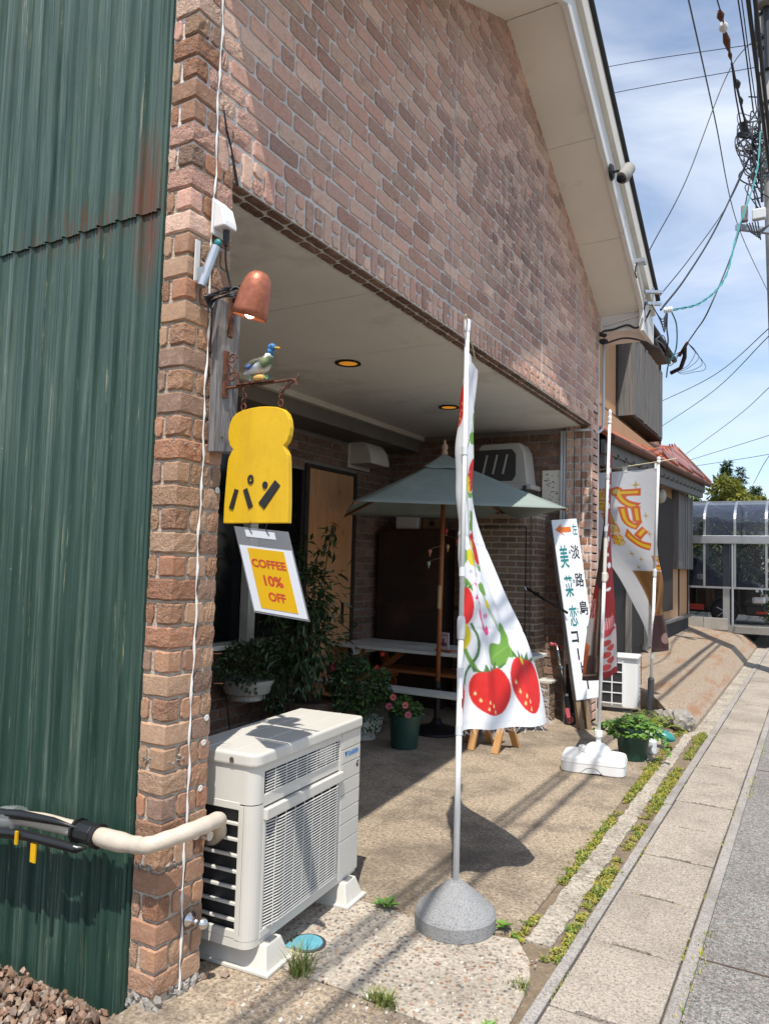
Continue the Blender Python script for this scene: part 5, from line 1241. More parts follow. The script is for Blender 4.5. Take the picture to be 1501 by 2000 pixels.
for i in range(4):
    a,b=[UC+(c-UC)*.26+V((0,0,UZ+UH*.765)) for c in (cor[i],cor[(i+1)%4])]; tp=UC+V((0,0,UZ+UH+.045))
    MB().grid(lambda u,v:a.lerp(b,u).lerp(tp,v)-V((0,0,.012*sin(pi*u*2)**2*(1-v))),8,4).build('vent_cap',MT['fabric_green'],t,smooth=True,solid=.003)
MB().lathe([(.030,0),(.034,.03),(.022,.05),(.034,.07),(.030,.10),(.012,.12),(.016,.14),(.004,.16)],UC+V((0,0,UZ+UH+.03)),14).build('finial',mk('finialwood',(.5,.33,.24),.6),t,smooth=True)
pt=UC+V((-.03,.0,0)); MB().tube([UC+V((-.02,0,.35)),UC+V((0,0,UZ+UH))],.023,12).build('pole',MT['redwood'],t,smooth=True)
MB().tube([UC+V((-.016,0,1.22)),UC+V((-.014,0,1.45))],.0255,12).build('pole_sleeve',mk('brass',(.5,.36,.16),.5),t)
MB().tube([UC+V((-.02,0,.03)),UC+V((-.02,0,.50))],.030,12).build('base_tube',MT['dark_metal'],t)
MB().lathe([(.26,.0),(.265,.015),(.24,.03),(.16,.05),(.08,.075),(.05,.10),(.035,.14)],UC+V((-.02,0,.003)),32).build('base',MT['dark_metal'],t,smooth=True)
MB().tube([UC+V((.01,-.03,.42)),UC+V((.05,-.07,.42))],.018,8).build('knob',MT['dark_metal'],t)
# ornaments on a string
for i,(x,z,c) in enumerate(((-3.16,2.0,(.45,.03,.02)),(-3.14,1.84,(.55,.28,.12)),(-3.335,1.79,(.55,.2,.14)),(-3.345,1.67,(.32,.42,.28)),(-3.04,1.9,(.4,.04,.03)))):
    mb=MB(); mb.col=c; mb.ball((x,6.72,z),(.018,.018,.020),10,8); mb.lathe([(.014,-.012),(.007,-.030),(.006,-.036)],(x,6.72,z),8); mb.col=(.4,.3,.2); mb.box(x-.005,x+.005,6.715,6.725,z-.05,z-.040); mb.tube([(x,6.72,z+.015),(x+(-3.24-x)*.5,6.74,z+.04),(-3.245,6.81,z+.06)],.0015,4)
    tag(mb.build('balloon_ornament',MT['attr_matte']),['red toy balloon ornament highest on the parasol pole','orange toy balloon ornament right of the parasol pole','pink toy balloon ornament left of the parasol pole','green toy balloon ornament hanging lowest by the parasol pole','small red toy balloon ornament half hidden by the strawberry banner'][i],'ornament','balloon ornaments on the parasol string')
# ---------------------------------------------------------------- picnic table
TX0,TX1,TY0,TY1,TZ=-4.60,-2.42,6.90,7.70,.770
t=thing('picnic_table','white topped picnic table with orange wooden legs under the parasol','picnic table',(-3.42,7.3,0))
nb=7; w=(TY1-TY0)/nb
for i in range(nb): MB().box(TX0+U(0,.01),TX1-U(0,.01),TY0+w*i+.003,TY0+w*(i+1)-.003,TZ-.032,TZ+U(-.001,.002)).build('top_board',MT['table_paint'],t,bevel=.003,seg=1)
for y0 in (6.42,7.98):
    for i in range(3): MB().box(TX0+.1,TX1-.05,y0+.085*i+.002,y0+.085*i+.082,.412,.438).build('bench_board',MT['table_paint'],t,bevel=.003,seg=1)
for x in (TX0+.26,TX1-.40):
    MB().beam((x,TY0+.02,TZ-.070),(x,TY1-.02,TZ-.070),.04,.075).build('top_bearer',MT['table_paint'],t)
    MB().beam((x+.045,6.38,.375),(x+.045,8.26,.375),.04,.07).build('seat_bearer',MT['redwood'],t)
    MB().beam((x,6.60,.0),(x,7.12,TZ-.04),.04,.09,(1,0,0)).build('leg',MT['redwood'],t)
    MB().beam((x,8.05,.0),(x,7.52,TZ-.04),.04,.09,(1,0,0)).build('leg',MT['redwood'],t)
    MB().beam((x,7.3,.36),(x+(.45 if x<-3.5 else -.45),7.3,TZ-.05),.04,.06).build('brace',MT['redwood'],t)
MB().box(-4.1,-2.75,7.1,7.5,.50,.53).build('lower_shelf',MT['redwood'],t)
# small wooden trestle leg seen under the banner
tt=thing('wooden_trestle','small bare wood trestle whose splayed feet show below the strawberry banner','trestle',(-2.46,6.5,0))
MB().beam((-2.47,6.36,.0),(-2.44,6.52,.36),.035,.06,(1,0,0)).build('leg',mk('rawwood',(.46,.24,.085),.7,var=.2,scale=9,stretch=(1,1,.3)),tt)
MB().beam((-2.40,6.72,.0),(-2.43,6.52,.36),.035,.06,(1,0,0)).build('leg',MT['rawwood'],tt)
MB().beam((-2.72,6.52,.35),(-2.36,6.52,.35),.05,.03).build('top_rail',MT['rawwood'],tt)
MB().beam((-2.70,6.36,.0),(-2.69,6.52,.36),.035,.06,(1,0,0)).build('leg',MT['rawwood'],tt); MB().beam((-2.66,6.72,.0),(-2.67,6.52,.36),.035,.06,(1,0,0)).build('leg',MT['rawwood'],tt)
# framed card on the table
t=thing('menu_card','small pink printed card on a wooden stand on the picnic table','card',(-3.32,7.08,TZ))
T=frameT((-3.30,7.06,TZ),radians(-20))
MB(T).box(-.10,.12,-.05,.05,.002,.020).build('stand',MT['redwood'],t,bevel=.003); 
MB(T).box(-.068,.068,-.022,-.016,.020,.195).build('card',mk('cardpink',(.62,.50,.53),.4),t)
mb=MB(T); mb.ball((-.005,-.0235,.075),(.050,.001,.022),12,6); mb.ball((-.012,-.024,.115),(.018,.001,.022),10,6); mb.build('print',mk('cardprint',(.20,.07,.12),.5),t)
mb=MB(T)
for q in range(6): mb.box(-.045+.016*q,-.034+.016*q,-.0236,-.0225,.160+.003*(q%2),.174)
mb.build('print_line',MT['cardprint'],t,kind='stuff')
# ---------------------------------------------------------------- brick storage cupboard
t=thing('storage_cupboard','tall brick patterned storage cupboard with a door beside the parasol','cupboard',(-3.0,8.05,0))
MB().box(-3.47,-2.638,7.938,8.24,0,2.235).build('carcass',mk('mortar_tan',(.46,.40,.33),.9,var=.1),t)
MB().box(-3.48,-2.62,7.925,8.24,2.236,2.250).build('top',MT['mortar_tan'],t)
nbk=0; zc=.01; k=0
DX0,DX1,DZ0,DZ1=-3.42,-2.76,.10,2.10
while zc<2.2:
    x=-3.47-(.10 if k%2 else 0)
    cuts=[-3.47]
    xs_=[]
    while x<-2.63: xs_.append(x); x+=.20
    xs_.append(-2.63)
    if DZ0<zc<DZ1-.02: xs_=[q for q in xs_ if abs(q-DX1)>.035]+[DX1,-2.705]
    xs_=sorted(set(round(q,3) for q in xs_))
    for a,b in zip(xs_[:-1],xs_[1:]):
        a=max(a,-3.47)
        if b-a<.03: continue
        mb=MB(); brick(mb,(0,7.938,0),(1,0,0),(0,0,1),(0,-1,0),a,b,zc,min(zc+.0685,2.232),.006,P_BLK,.001,.005); mb.build('brick',MT['brick'],t); nbk+=1
    ed=[7.935,8.03,8.13,8.235] if k%2 else [7.935,7.985,8.08,8.185,8.235]
    for a,b in zip(ed[:-1],ed[1:]):
        mb=MB(); brick(mb,(-2.638,0,0),(0,1,0),(0,0,1),(1,0,0),a,b,zc,min(zc+.0685,2.232),.006,P_BLK,.001,.005); mb.build('brick',MT['brick'],t); nbk+=1
    zc+=.0685; k+=1
mb=MB(); mb.box(DX1-.004,DX1+.004,7.929,7.939,DZ0,DZ1); mb.box(-3.42,DX1,7.929,7.939,DZ1-.004,DZ1+.006); mb.box(-2.707,-2.703,7.929,7.939,0,2.23); mb.build('door_gap',MT['black_matte'],t)
st2=MB()
MB().box(-2.628,-2.50,7.98,8.20,0,.42).build('plinth',MT['mortar_tan'],t)
for k in range(6):
    for a,b in ((7.975,8.09),(8.09,8.205)):
        mb=MB(); brick(mb,(-2.50,0,0),(0,1,0),(0,0,1),(1,0,0),a+(.03 if k%2 else 0),min(8.205,b+(.03 if k%2 else 0)),.008+.0685*k,.008+.0685*(k+1),.006,P_BLK,.001,.005); mb.build('brick',MT['brick'],t)
    mb=MB(); brick(mb,(0,7.98,0),(1,0,0),(0,0,1),(0,-1,0),-2.628,-2.498,.008+.0685*k,.008+.0685*(k+1),.006,P_BLK,.001,.005); mb.build('brick',MT['brick'],t)
# pet carrier on top
t=thing('pet_carrier','beige and grey plastic pet carrier on top of the storage cupboard','pet carrier',(-3.05,8.05,2.25))
def carr(x0,x1,z0,z1,tx,tz,name,m):
    mb=MB(); mb.prism([(x0,z0),(x1,z0),(x1-tx,z1-tz),(x1-tx-.06,z1),(x0+tx+.06,z1),(x0+tx,z1-tz)],(0,7.93,0),(1,0,0),(0,0,1),(0,1,0),.29); return mb.build(name,m,t,bevel=.02,seg=3)
carr(-3.42,-2.76,2.252,2.53,-.02,0.0,'lower_shell',MT['carrier_grey']); carr(-3.42,-2.745,2.56,3.05,.05,.10,'upper_shell',MT['carrier'])
MB().box(-3.46,-2.70,7.91,8.24,2.52,2.575).build('rim',MT['carrier'],t,bevel=.01)
mb=MB(); mb.prism([(-3.40,2.62),(-2.93,2.62),(-2.89,2.68),(-2.89,2.92),(-2.94,2.98),(-3.40,2.98)],(0,7.922,0),(1,0,0),(0,0,1),(0,1,0),.012); mb.build('side_panel',MT['carrier_grey'],t,bevel=.005)
for x in (-3.28,-3.16,-3.04): MB().beam((x,7.918,2.70),(x+.05,7.918,2.92),.02,.01,(0,1,0)).build('panel_rib',MT['carrier'],t)
MB().box(-2.80,-2.755,7.903,7.915,2.47,2.56).build('latch',MT['sleeve'],t)
# pegboard
t=thing('pegboard','pale perforated board on the bay wall beside the pillar','board',(-2.57,8.2,2.4))
MB().box(-2.68,-2.47,8.225,8.236,2.30,2.76).build('panel',MT['cream'],t)
mb=MB()
for i in range(46): mb.lathe([(.006,0),(.006,.003)],(0,0,0),6); b=len(mb.v)-12; q=(U(-2.66,-2.49),U(2.32,2.74)); mb.v[b:]=[(q[0]+p[0]*U(.7,1.6),8.2235+p[2],q[1]+p[1]) for p in mb.v[b:]]
mb.build('holes',MT['ink'],t)
# dark cabinet with boxes
t=thing('dark_cabinet','tall dark brown panelled cabinet behind the picnic table','cabinet',(-4.1,8.0,0))
MB().box(-4.62,-3.74,7.88,8.22,0,2.075).build('body',MT['darkboard'],t,bevel=.004)
for a,b in ((.05,1.10),(1.14,2.05)): MB().box(-4.60,-3.76,7.865,7.879,a,b).build('panel',MT['darkboard'],t,bevel=.003)
o=MB().box(-4.40,-4.10,7.92,8.15,2.077,2.24).build('storage_box',MT['foam'],bevel=.01); tag(o,'pale grey box on top of the dark cabinet','box')
mb=MB(); mb.add([(-4.05,7.93,2.077),(-3.78,7.93,2.077),(-3.78,8.1,2.077),(-4.05,8.1,2.077),(-4.03,7.96,2.33),(-3.80,7.96,2.33),(-3.80,8.05,2.33),(-4.03,8.05,2.33)],[(0,1,5,4),(1,2,6,5),(2,3,7,6),(3,0,4,7),(4,5,6,7),(0,3,2,1)])
t=thing('paper_sack','brown printed paper sack standing on the dark cabinet','sack',(-3.92,8.0,2.077)); mb.build('sack',MT['paper_bag'],t,bevel=.008)
mb=MB(); g=center_geo(text_geo('BOO\nLAUGH',1,.03),.15); place_text(mb,g,(-3.915,7.938,2.235),(1,0,0),(0,.12,1)); mb.ball((-3.915,7.925,2.14),(.04,.002,.035),10,6); mb.build('print',MT['ink'],t)
# ---------------------------------------------------------------- plants
DKG=[(.030,.060,.018),(.022,.045,.014),(.045,.085,.028),(.055,.10,.03)]
MDG=[(.055,.12,.025),(.08,.16,.03),(.04,.09,.02),(.11,.19,.04)]
IVY=[(.11,.23,.035),(.16,.31,.05),(.08,.17,.03),(.22,.36,.09),(.06,.13,.025)]
def cloudleaves(mb,c,r,n,l,w,cols,surf=.55,squash=1.,down=0.):
    c=V(c)
    for i in range(n):
        while True:
            d=V((U(-1,1),U(-1,1),U(-1,1)))
            if .05<d.length<1: break
        d.normalize(); k=(surf+(1-surf)*U(0,1)**.5)*(1+.18*sin(d.x*7+d.y*5)+.12*sin(d.z*9+d.x*4)); p=c+V((d.x*r[0],d.y*r[1],d.z*r[2]))*k
        dr=(d+V((U(-.8,.8),U(-.8,.8),U(-.8,.6)-down))).normalized()
        mb.leaf(p,dr,(U(-.5,.5)+d.x,U(-.5,.5)+d.y,.8),l*U(.6,1.3),w*U(.7,1.2),random.choice(cols))
# hanging white planter
t=thing('hanging_planter','white bowl planter in a wire hoop overflowing with dark small leaves','planter',(-4.45,5.3,.3))
pc=(-4.42,5.30,.40)
MB().lathe([(.13,.0),(.16,.015),(.16,.06),(.20,.07),(.235,.16),(.24,.19),(.22,.19)],pc,26).build('bowl',mk('bowl_dimmed',(.42,.40,.36),.5,var=.1),t,smooth=False)  # white bowl, its colour darkened for the shade inside the bay
MB().tube([(pc[0]+.19*cos(a),pc[1]+.19*sin(a),pc[2]+.07) for a in [2*pi*i/24 for i in range(24)]],.005,6,closed=True).build('hoop',MT['dark_metal'],t)
MB().lathe([(.215,.17),(0,.18)],pc,16).build('soil',MT['soil'],t)
for a in (0,2,4): MB().tube([(pc[0]+.19*cos(a),pc[1]+.19*sin(a),pc[2]+.07),(pc[0]+.12*cos(a),pc[1]+.12*sin(a),.0)],.006,6).build('stand_leg',MT['dark_metal'],t)
mb=MB(); cloudleaves(mb,(-4.40,5.32,.72),(.27,.40,.20),1500,.045,.028,DKG); cloudleaves(mb,(-4.3,5.62,.48),(.14,.20,.26),500,.045,.026,DKG,down=.6); cloudleaves(mb,(-4.28,5.60,.2),(.06,.10,.2),90,.04,.024,DKG,down=.6)
mb.build('foliage',MT['leafdark'],t)
# tall shrub in brown bowl; its leaves one by one
t=thing('tall_shrub','tall dark leaved shrub in a brown bowl in front of the plank door','potted shrub',(-4.15,5.85,0))
pc=(-4.15,5.85,0)
MB().lathe([(.15,0),(.20,.12),(.25,.28),(.275,.34),(.285,.36),(.26,.36),(.24,.33)],pc,28).build('pot',MT['brownpot'],t,smooth=False)
MB().lathe([(.25,.325),(0,.335)],pc,16).build('soil',MT['soil'],t)
stems=[]
for i in range(9):
    a=i*2*pi/9+U(-.3,.3); lean=U(.10,.48); h=U(1.25,1.85) if i not in (2,) else 2.02
    p=[V((pc[0]+.05*cos(a),pc[1]+.05*sin(a),.3))]; 
    for q in range(1,6): p.append(V((pc[0]+cos(a)*lean*(q/5)**1.2*(.55)+U(-.02,.02),pc[1]-.10*(q/5)+sin(a)*lean*(q/5)**1.2*1.25+U(-.03,.03),.3+(h-.3)*q/5)))
    sp=spline(p,4); stems.append(sp); MB().tube(sp,[.010*(1-.7*k/len(sp)) for k in range(len(sp))],6).build('stem',MT['bark'],t,smooth=True)
lm=MB(); lm.leaf((0,0,0),(1,0,0),(0,0,1),.13,.042,(.035,.070,.022)); lm.leaf((0,0,0.0008),(1,0,0),(0,0,1),.125,.038,(.035,.070,.022))
lf0=lm.build('leaf',MT['leafdark'],t); nl=0; fm=MB()
def lrot(d,roll): 
    q=V(d).to_track_quat('X','Z'); return (q.to_matrix()@Matrix.Rotation(roll,3,'X')).to_euler()
for sp in stems:
    for k in range(6,len(sp)):
        for _ in range(2 if k<len(sp)-3 else 4):
            d=V((U(-1,1),U(-1,1),U(-.9,.35))); p=sp[k]+V((U(-.03,.03),U(-.03,.03),U(-.03,.03)))
            if nl<290:
                o=lf0 if nl==0 else share(lf0,t); o.location=p; o.rotation_euler=lrot(d,U(-.5,.5)); s=U(.7,1.25); o.scale=(s,s,s); nl+=1
            fm.leaf(p+V((U(-.10,.10),U(-.12,.12),U(-.10,.06))),(U(-1,1),U(-1,1),U(-.9,.3)),(0,0,1),U(.07,.13),U(.026,.042),random.choice(DKG))
cloudleaves(fm,(-4.12,5.80,.85),(.34,.52,.42),520,.11,.036,DKG,.25,down=.4)
cloudleaves(fm,(-4.15,5.88,1.35),(.26,.36,.40),220,.11,.036,DKG,.2,down=.4)
o=fm.build('foliage',MT['leafdark'],t); o['kind']='stuff'
# red flowering bush in white bowl
t=thing('red_flower_bush','round leafy bush with small red flowers in a white bowl behind the air conditioner','potted plant',(-3.72,6.2,0))
pc=(-3.72,6.18,0); MB().lathe([(.11,0),(.13,.06),(.155,.075),(.18,.19),(.19,.20),(.165,.20)],pc,24).build('bowl',MT['white_paint'],t)
mb=MB(); cloudleaves(mb,(-3.78,6.12,.48),(.27,.28,.23),2300,.042,.030,MDG+DKG); cloudleaves(mb,(-3.58,6.08,.22),(.10,.12,.16),220,.035,.022,MDG,down=.6); cloudleaves(mb,(-3.95,6.12,.66),(.16,.16,.10),300,.042,.028,DKG)
mb.build('foliage',MT['leaf'],t)
def bloom(p,r,c1,c2,nrm,parent,n=9,name='flower'):
    q=V(nrm).to_track_quat('Z','Y').to_matrix(); mb=MB()
    for i in range(n):
        a=2*pi*i/n; mb.leaf(p,q@V((cos(a),sin(a),.25)),q@V((0,0,1)),r,r*.42,c1,.1)
    mb.col=c2; mb.ball(p,r*.22,8,5); mb.build(name,MT['petal'],parent)
for p in ((-4.02,6.0,.60),(-3.93,5.92,.68),(-3.58,5.98,.62),(-3.80,5.86,.38),(-3.50,6.02,.70),(-3.46,6.05,.82),(-3.97,5.98,.64),(-3.9,5.9,.66)): bloom(V(p),.028,(.55,.035,.04),(.6,.1,.05),(.2,-1,.3),t,7)
# gerbera pot
t=thing('daisy_pot','dark green pot of pink daisies in front of the picnic bench','potted plant',(-3.23,6.08,0))
pc=(-3.235,6.09,0); MB().lathe([(.112,0),(.118,.004),(.145,.27),(.152,.272),(.154,.30),(.143,.30),(.138,.26)],pc,32).build('pot',MT['green_pot'],t,smooth=False)
MB().lathe([(.14,.265),(0,.27)],pc,16).build('soil',MT['soil'],t)
mb=MB(); cloudleaves(mb,(-3.25,6.09,.33),(.13,.13,.10),420,.06,.026,MDG,.3); mb.build('foliage',MT['leaf'],t)
for i,p in enumerate(((-3.30,5.98,.455),(-3.33,5.96,.375),(-3.17,5.97,.40),(-3.13,5.95,.325),(-3.20,6.05,.44))):
    if i==4: continue
    bloom(V(p),.036,[(.72,.20,.16),(.66,.12,.22),(.75,.25,.2),(.72,.18,.27)][i],(.10,.03,.05),(.35,-1,.25),t,15)
    MB().tube([V(p)-V((0,-.006,0)),V((pc[0]+(p[0]-pc[0])*.4,pc[1]-.02,.30))],.0025,5).build('flower_stem',MT['bark'],t)
# ---------------------------------------------------------------- leaning roadside sign
t=thing('roadside_sign','long white sign board with Japanese lettering leaning against the right brick pillar','sign',(-2.1,7.9,0))
du=V((.70,.714,0)); top=V((-2.44,7.83,2.17)); bot=V((-2.145,7.80,.30)); sv=(top-bot); SL=sv.length; sv.normalize()
du=(du-du.dot(sv)*sv).normalized(); sn=du.cross(sv).normalized()   # faces street
if sn.y>0: sn=-sn
SWD=.30
def sb(u0,u1,v0,v1,n0,n1,name,m,bev=0,parent=t):
    mb=MB(); mb.prism([(u0,v0),(u1,v0),(u1,v1),(u0,v1)],bot+sn*n0,du,sv,sn,n1-n0); return mb.build(name,m,parent,bevel=bev)
sb(0,SWD,0,SL,-.07,0,'board',MT['sign_white'],.004)
sb(-.004,.0,.0,SL,-.072,-.040,'edge_rail',MT['alu']); sb(-.006,.0,.0,SL,-.036,-.002,'edge_rail',MT['alu'])
sb(-.002,SWD+.002,-.002,SL*.0+.0,-.06,-.0,'foot_strip',MT['alu'])
mb=MB()
for i in range(18):
    for nn in (-.055,-.02):
        p=bot+sv*(SL*(i+.5)/18)+sn*nn-du*.0065; mb.ball(p,.0045,6,4)
mb.build('rivets',MT['sleeve'],t)
for u0 in (.02,.11): MB().beam(bot+du*u0+sv*.1-sn*.035,bot+du*u0-sv*.335-sn*.035,.05,.05,tuple(du)).build('wooden_leg',mk('legwood%d'%int(u0*100),(.22,.15,.085),.8,var=.3,scale=12,stretch=(1,1,.3)),t)
def st(ch,u,v,h,m,w=None,bold=.02,rot=0,nm='lettering'):
    u*=.81; w=w*.81 if w and not rot else w; h*=.92
    g=center_geo(text_geo(ch,1,bold),w,h); mb=MB(); c,s=cos(rot),sin(rot)
    place_text(mb,([(p[0]*c-p[1]*s,p[0]*s+p[1]*c) for p in g[0]],g[1]),bot+du*u+sv*v+sn*.0022,du,sv); mb.build(nm,m,t)
mb=MB(); ar=[(.02,.0),(.105,.065),(.093,.026),(.21,.026),(.21,-.03),(.093,-.03),(.13,-.07)]; 
mb.prism(ar,bot+sv*(SL-.11)+sn*.001+du*.0,du,sv,sn,.0015); mb.build('arrow',MT['orange_text'],t)
st('左',.315,SL-.115,.13,MT['teal_text'],.075,.012)
for i,ch in enumerate('淡路島'): st(ch,.275+.006*i,SL-.36-.30*i,.165,MT['ink'],.125,.012)
st('ハ',.315,SL-1.215,.14,MT['ink'],.10,.01)
for (ch,v,h,w,u) in (('美',SL-.40,.27,.125,.105),('菜',SL-.72,.25,.12,.115),('恋',SL-1.03,.24,.11,.12)): st(ch,u,v,h,MT['teal_text'],w,.014)
for (ch,v) in (('み',SL-.36),('な',SL-.67),('こ',SL-.98)): st(ch,.195,v,.045,MT['ink'],.03)
st('コ',.10,SL-1.25,.13,MT['ink'],.10,.03); st('ー',.115,SL-1.43,.02,MT['ink'],.12,.02,pi/2); st('ト',.16,SL-1.57,.12,MT['ink'],.07,.02); st('ー',.19,SL-1.74,.02,MT['ink'],.11,.02,pi/2)
# strap holding it
sp=spline([(-2.745,7.925,1.43),(-2.68,7.90,1.40),(-2.60,7.86,1.36),(-2.5,7.84,1.31),(-2.36,7.80,1.25),(-2.245,7.79,1.19)],6)
s=thing('ratchet_strap','black strap tying the leaning sign to the cupboard','strap',(-2.5,7.85,1.2))
mb=MB()
for a,b in zip(sp[:-1],sp[1:]): mb.beam(a,b,.006,.026)
mb.build('webbing',MT['black_plastic'],s)
MB().cbox((-2.60,7.855,1.37),.05,.02,.045).build('buckle',MT['dark_metal'],s,bevel=.005); MB().tube([(-2.78,7.925,1.42),(-2.76,7.91,1.445),(-2.74,7.915,1.41)],.006,6).build('hook',MT['steel'],s)
# kick scooter
t=thing('kick_scooter','folded kick scooter with pink wheel leaning beside the sign','scooter',(-2.26,8.0,0))
hw=V((-2.262,7.985,.065)); hd=V((-2.43,8.02,.83))
mb=MB(); MW=Matrix.Translation(hw)@Matrix.Rotation(pi/2,4,'X')@Matrix.Rotation(.0,4,'Z')
mb=MB(MW); mb.tube([(.050*cos(a),.050*sin(a),0) for a in [2*pi*i/28 for i in range(28)]],.015,8,closed=True); w_=mb.build('wheel',MT['rubber'],t,smooth=True)
mb=MB(MW); mb.lathe([(.012,-.012),(.012,.016)],(0,0,0),12); mb.tube([(.036*cos(a),.036*sin(a),.004) for a in [2*pi*i/24 for i in range(24)]],.006,6,closed=True)
for i in range(9): a=2*pi*i/9; mb.tube([(.01*cos(a),.01*sin(a),.006),(.036*cos(a),.036*sin(a),.006)],.004,5)
mb.build('hub',MT['pink'],w_)
ax2=(hd-hw).normalized()
MB().beam(hw+ax2*.02+V((0,-.03,0)),hw+ax2*.12+V((0,-.03,0)),.045,.012,(0,1,0)).build('fork',MT['pink'],t)
MB().tube([hw+ax2*.09,hw+ax2*.24],.024,12).build('head_tube',MT['black_plastic'],t); MB().tube([hw+ax2*.24,hw+ax2*.265],.028,12).build('clamp',MT['steel'],t)
MB().tube([hw+ax2*.26,hw+ax2*.55],.016,12).build('stem',MT['black_plastic'],t,smooth=True); MB().tube([hw+ax2*.55,hd],.0135,12).build('inner_stem',MT['steel'],t,smooth=True)
MB().tube([hw+ax2*.53,hw+ax2*.56],.022,12).build('collar',MT['steel'],t)
MB().tube([hd+V((-.055,-.05,.01)),hd+V((-.01,-.01,0))],.019,12).build('grip',MT['pink'],t); MB().tube([hd+V((.01,.0,-.005)),hd+V((.06,.05,-.03))],.017,12).build('grip',mk('pinkdk',(.25,.03,.04),.5),t)
MB().beam(hw+V((-.02,.07,.05)),hw+V((-.06,.19,.55)),.09,.02,(0,1,0)).build('deck',MT['black_matte'],t)
# clutter of rods in the dark gap
for i,(a,b,m_,l) in enumerate((((-2.37,8.10,0),(-2.30,8.15,.62),'alu','thin bare metal rod standing behind the scooter'),((-2.24,8.10,0),(-2.33,8.16,.75),'dark_metal','dark rod leaning in the gap behind the scooter'))):
    tag(MB().tube([a,b],.008,8).build('metal_rod',MT[m_]),l,'rod')
# ---------------------------------------------------------------- second air conditioner
T=frameT((-1.79,9.06,0),radians(6)); t=thing('small_air_conditioner','small white outdoor air conditioner unit behind the ivy pot','air conditioner',(-1.95,9.2,0))
def b2(x0,x1,y0,y1,z0,z1,n,m,bev=0): return MB(T).box(x0,x1,y0,y1,z0,z1).build(n,m,t,bevel=bev)
b2(-.40,0,.02,.30,.05,.62,'casing',MT['white_plastic'],.015); b2(-.42,.015,-.01,.31,.62,.665,'lid',MT['white_plastic'],.02)
b2(-.40,-.17,.008,.018,.10,.58,'coil',MT['fin']); 
for z in (.10,.22,.34,.46,.57): b2(-.41,-.16,-.004,.010,z,z+.012,'grid_bar',MT['white_plastic'])
for x in (-.41,-.29,-.17): b2(x,x+.012,-.005,.011,.08,.60,'grid_post',MT['white_plastic'])
for i in range(9): b2(.0005,.006,.06,.27,.12+.05*i,.155+.05*i,'louvre',MT['white_plastic'],.002)
for y in (.04,.24): b2(-.36,-.04,y,y+.05,.003,.05,'foot',MT['sleeve'])
MB(T).tube([(-.10,.005,.645),(.012,.30,.645),(.014,.302,.30)],.004,6).build('cord',MT['cable'],t)
# ---------------------------------------------------------------- ivy pot, fern, watering can
t=thing('ivy_pot','dark green pot of trailing bright ivy beside the white water base','potted plant',(-1.405,6.95,0))
pc=(-1.405,6.93,.002); MB().lathe([(.112,0),(.118,.004),(.142,.25),(.150,.252),(.152,.285),(.14,.285)],pc,32).build('pot',MT['ivypot'],t)
MB().lathe([(.138,.26),(0,.27)],pc,16).build('soil',MT['soil'],t)
mb=MB()
def ivyleaf(mb,p,d,n,r,c):
    d=V(d).normalized(); n=V(n); n=(n-n.dot(d)*d).normalized(); s=d.cross(n); mb.col=c; p=V(p)
    ol=[(0,0),(.15,.42),(.42,.52),(.50,.22),(1,0),(.50,-.22),(.42,-.52),(.15,-.42)]
    vs=[p+d*a*r+s*b*r+n*(.10*r*(1-abs(b)*2)) for a,b in ol]+[p+d*r*.35+n*r*.02]
    mb.add(vs,[(8,i,(i+1)%8) for i in range(8)])
for i in range(330):
    a=U(0,2*pi); rr=U(0,1)**.5; p=V((pc[0]+rr*.20*cos(a),pc[1]+rr*.18*sin(a),.27+.12*(1-rr*rr)*U(.3,1)-(.05*(rr>.75)))); 
    ivyleaf(mb,p,(cos(a)+U(-.6,.6),sin(a)+U(-.6,.6),U(-.7,.25)),(cos(a)*.5,sin(a)*.5-.3,1),U(.04,.065),random.choice(IVY))
for i in range(70):
    s_=random.choice((-1,1)); q=U(0,1); p=V((pc[0]+s_*(.16+.13*q)+U(-.03,.03),pc[1]-.05+U(-.06,.06),.30-.13*q*q*(1.6 if s_>0 else .8)+U(-.02,.03)))
    ivyleaf(mb,p,(s_*U(.2,1),U(-.8,.3),U(-.9,.2)),(0,-.5,1),U(.035,.06),random.choice(IVY))
mb.build('foliage',MT['leaf'],t)
t=thing('teal_scoop','teal plastic scoop lying beside the ivy pot','scoop',(-1.24,7.5,0))
mb=MB(); mb.ball((-1.235,7.52,.12),(.10,.075,.045),18,10,Matrix.Rotation(.35,3,'Y')); mb.build('bowl',mk('teal_plastic',(.03,.22,.20),.35,var=.1),t,smooth=True)
MB().tube([(-1.30,7.55,.15),(-1.40,7.65,.19)],.014,8).build('handle',MT['teal_plastic'],t)
t=thing('white_bottle','small white ribbed bottle half hidden behind the ivy pot','bottle',(-1.285,7.2,0))
MB().lathe([(.04,0),(.045,.01),(.045,.05),(.042,.055),(.045,.06),(.045,.11),(.02,.15),(.018,.18),(.0,.18)],(-1.30,7.22,.003),16).build('body',MT['pvc'],t)
t=thing('fern','bright yellow green fern growing at the end of the platform','fern',(-1.45,8.35,0))
mb=MB()
for i in range(34):
    a=U(0,2*pi); L_=U(.18,.36); c0=V((-1.46+U(-.10,.10),8.42+U(-.08,.14),.0)); el=U(.5,1.3)
    for k in range(16):
        q=(k+1)/16; p=c0+V((cos(a)*L_*q,sin(a)*L_*q,L_*(el*q-.75*q*q)+.03)); 
        for s_ in (-1,1): mb.leaf(p,(cos(a)*.5-s_*sin(a),sin(a)*.5+s_*cos(a),.05-.3*q),(0,0,1),.045*(1-q*.75)+.006,.012,random.choice([(.26,.34,.04),(.34,.40,.06),(.18,.27,.04)]))
mb.build('fronds',MT['leaf'],t)
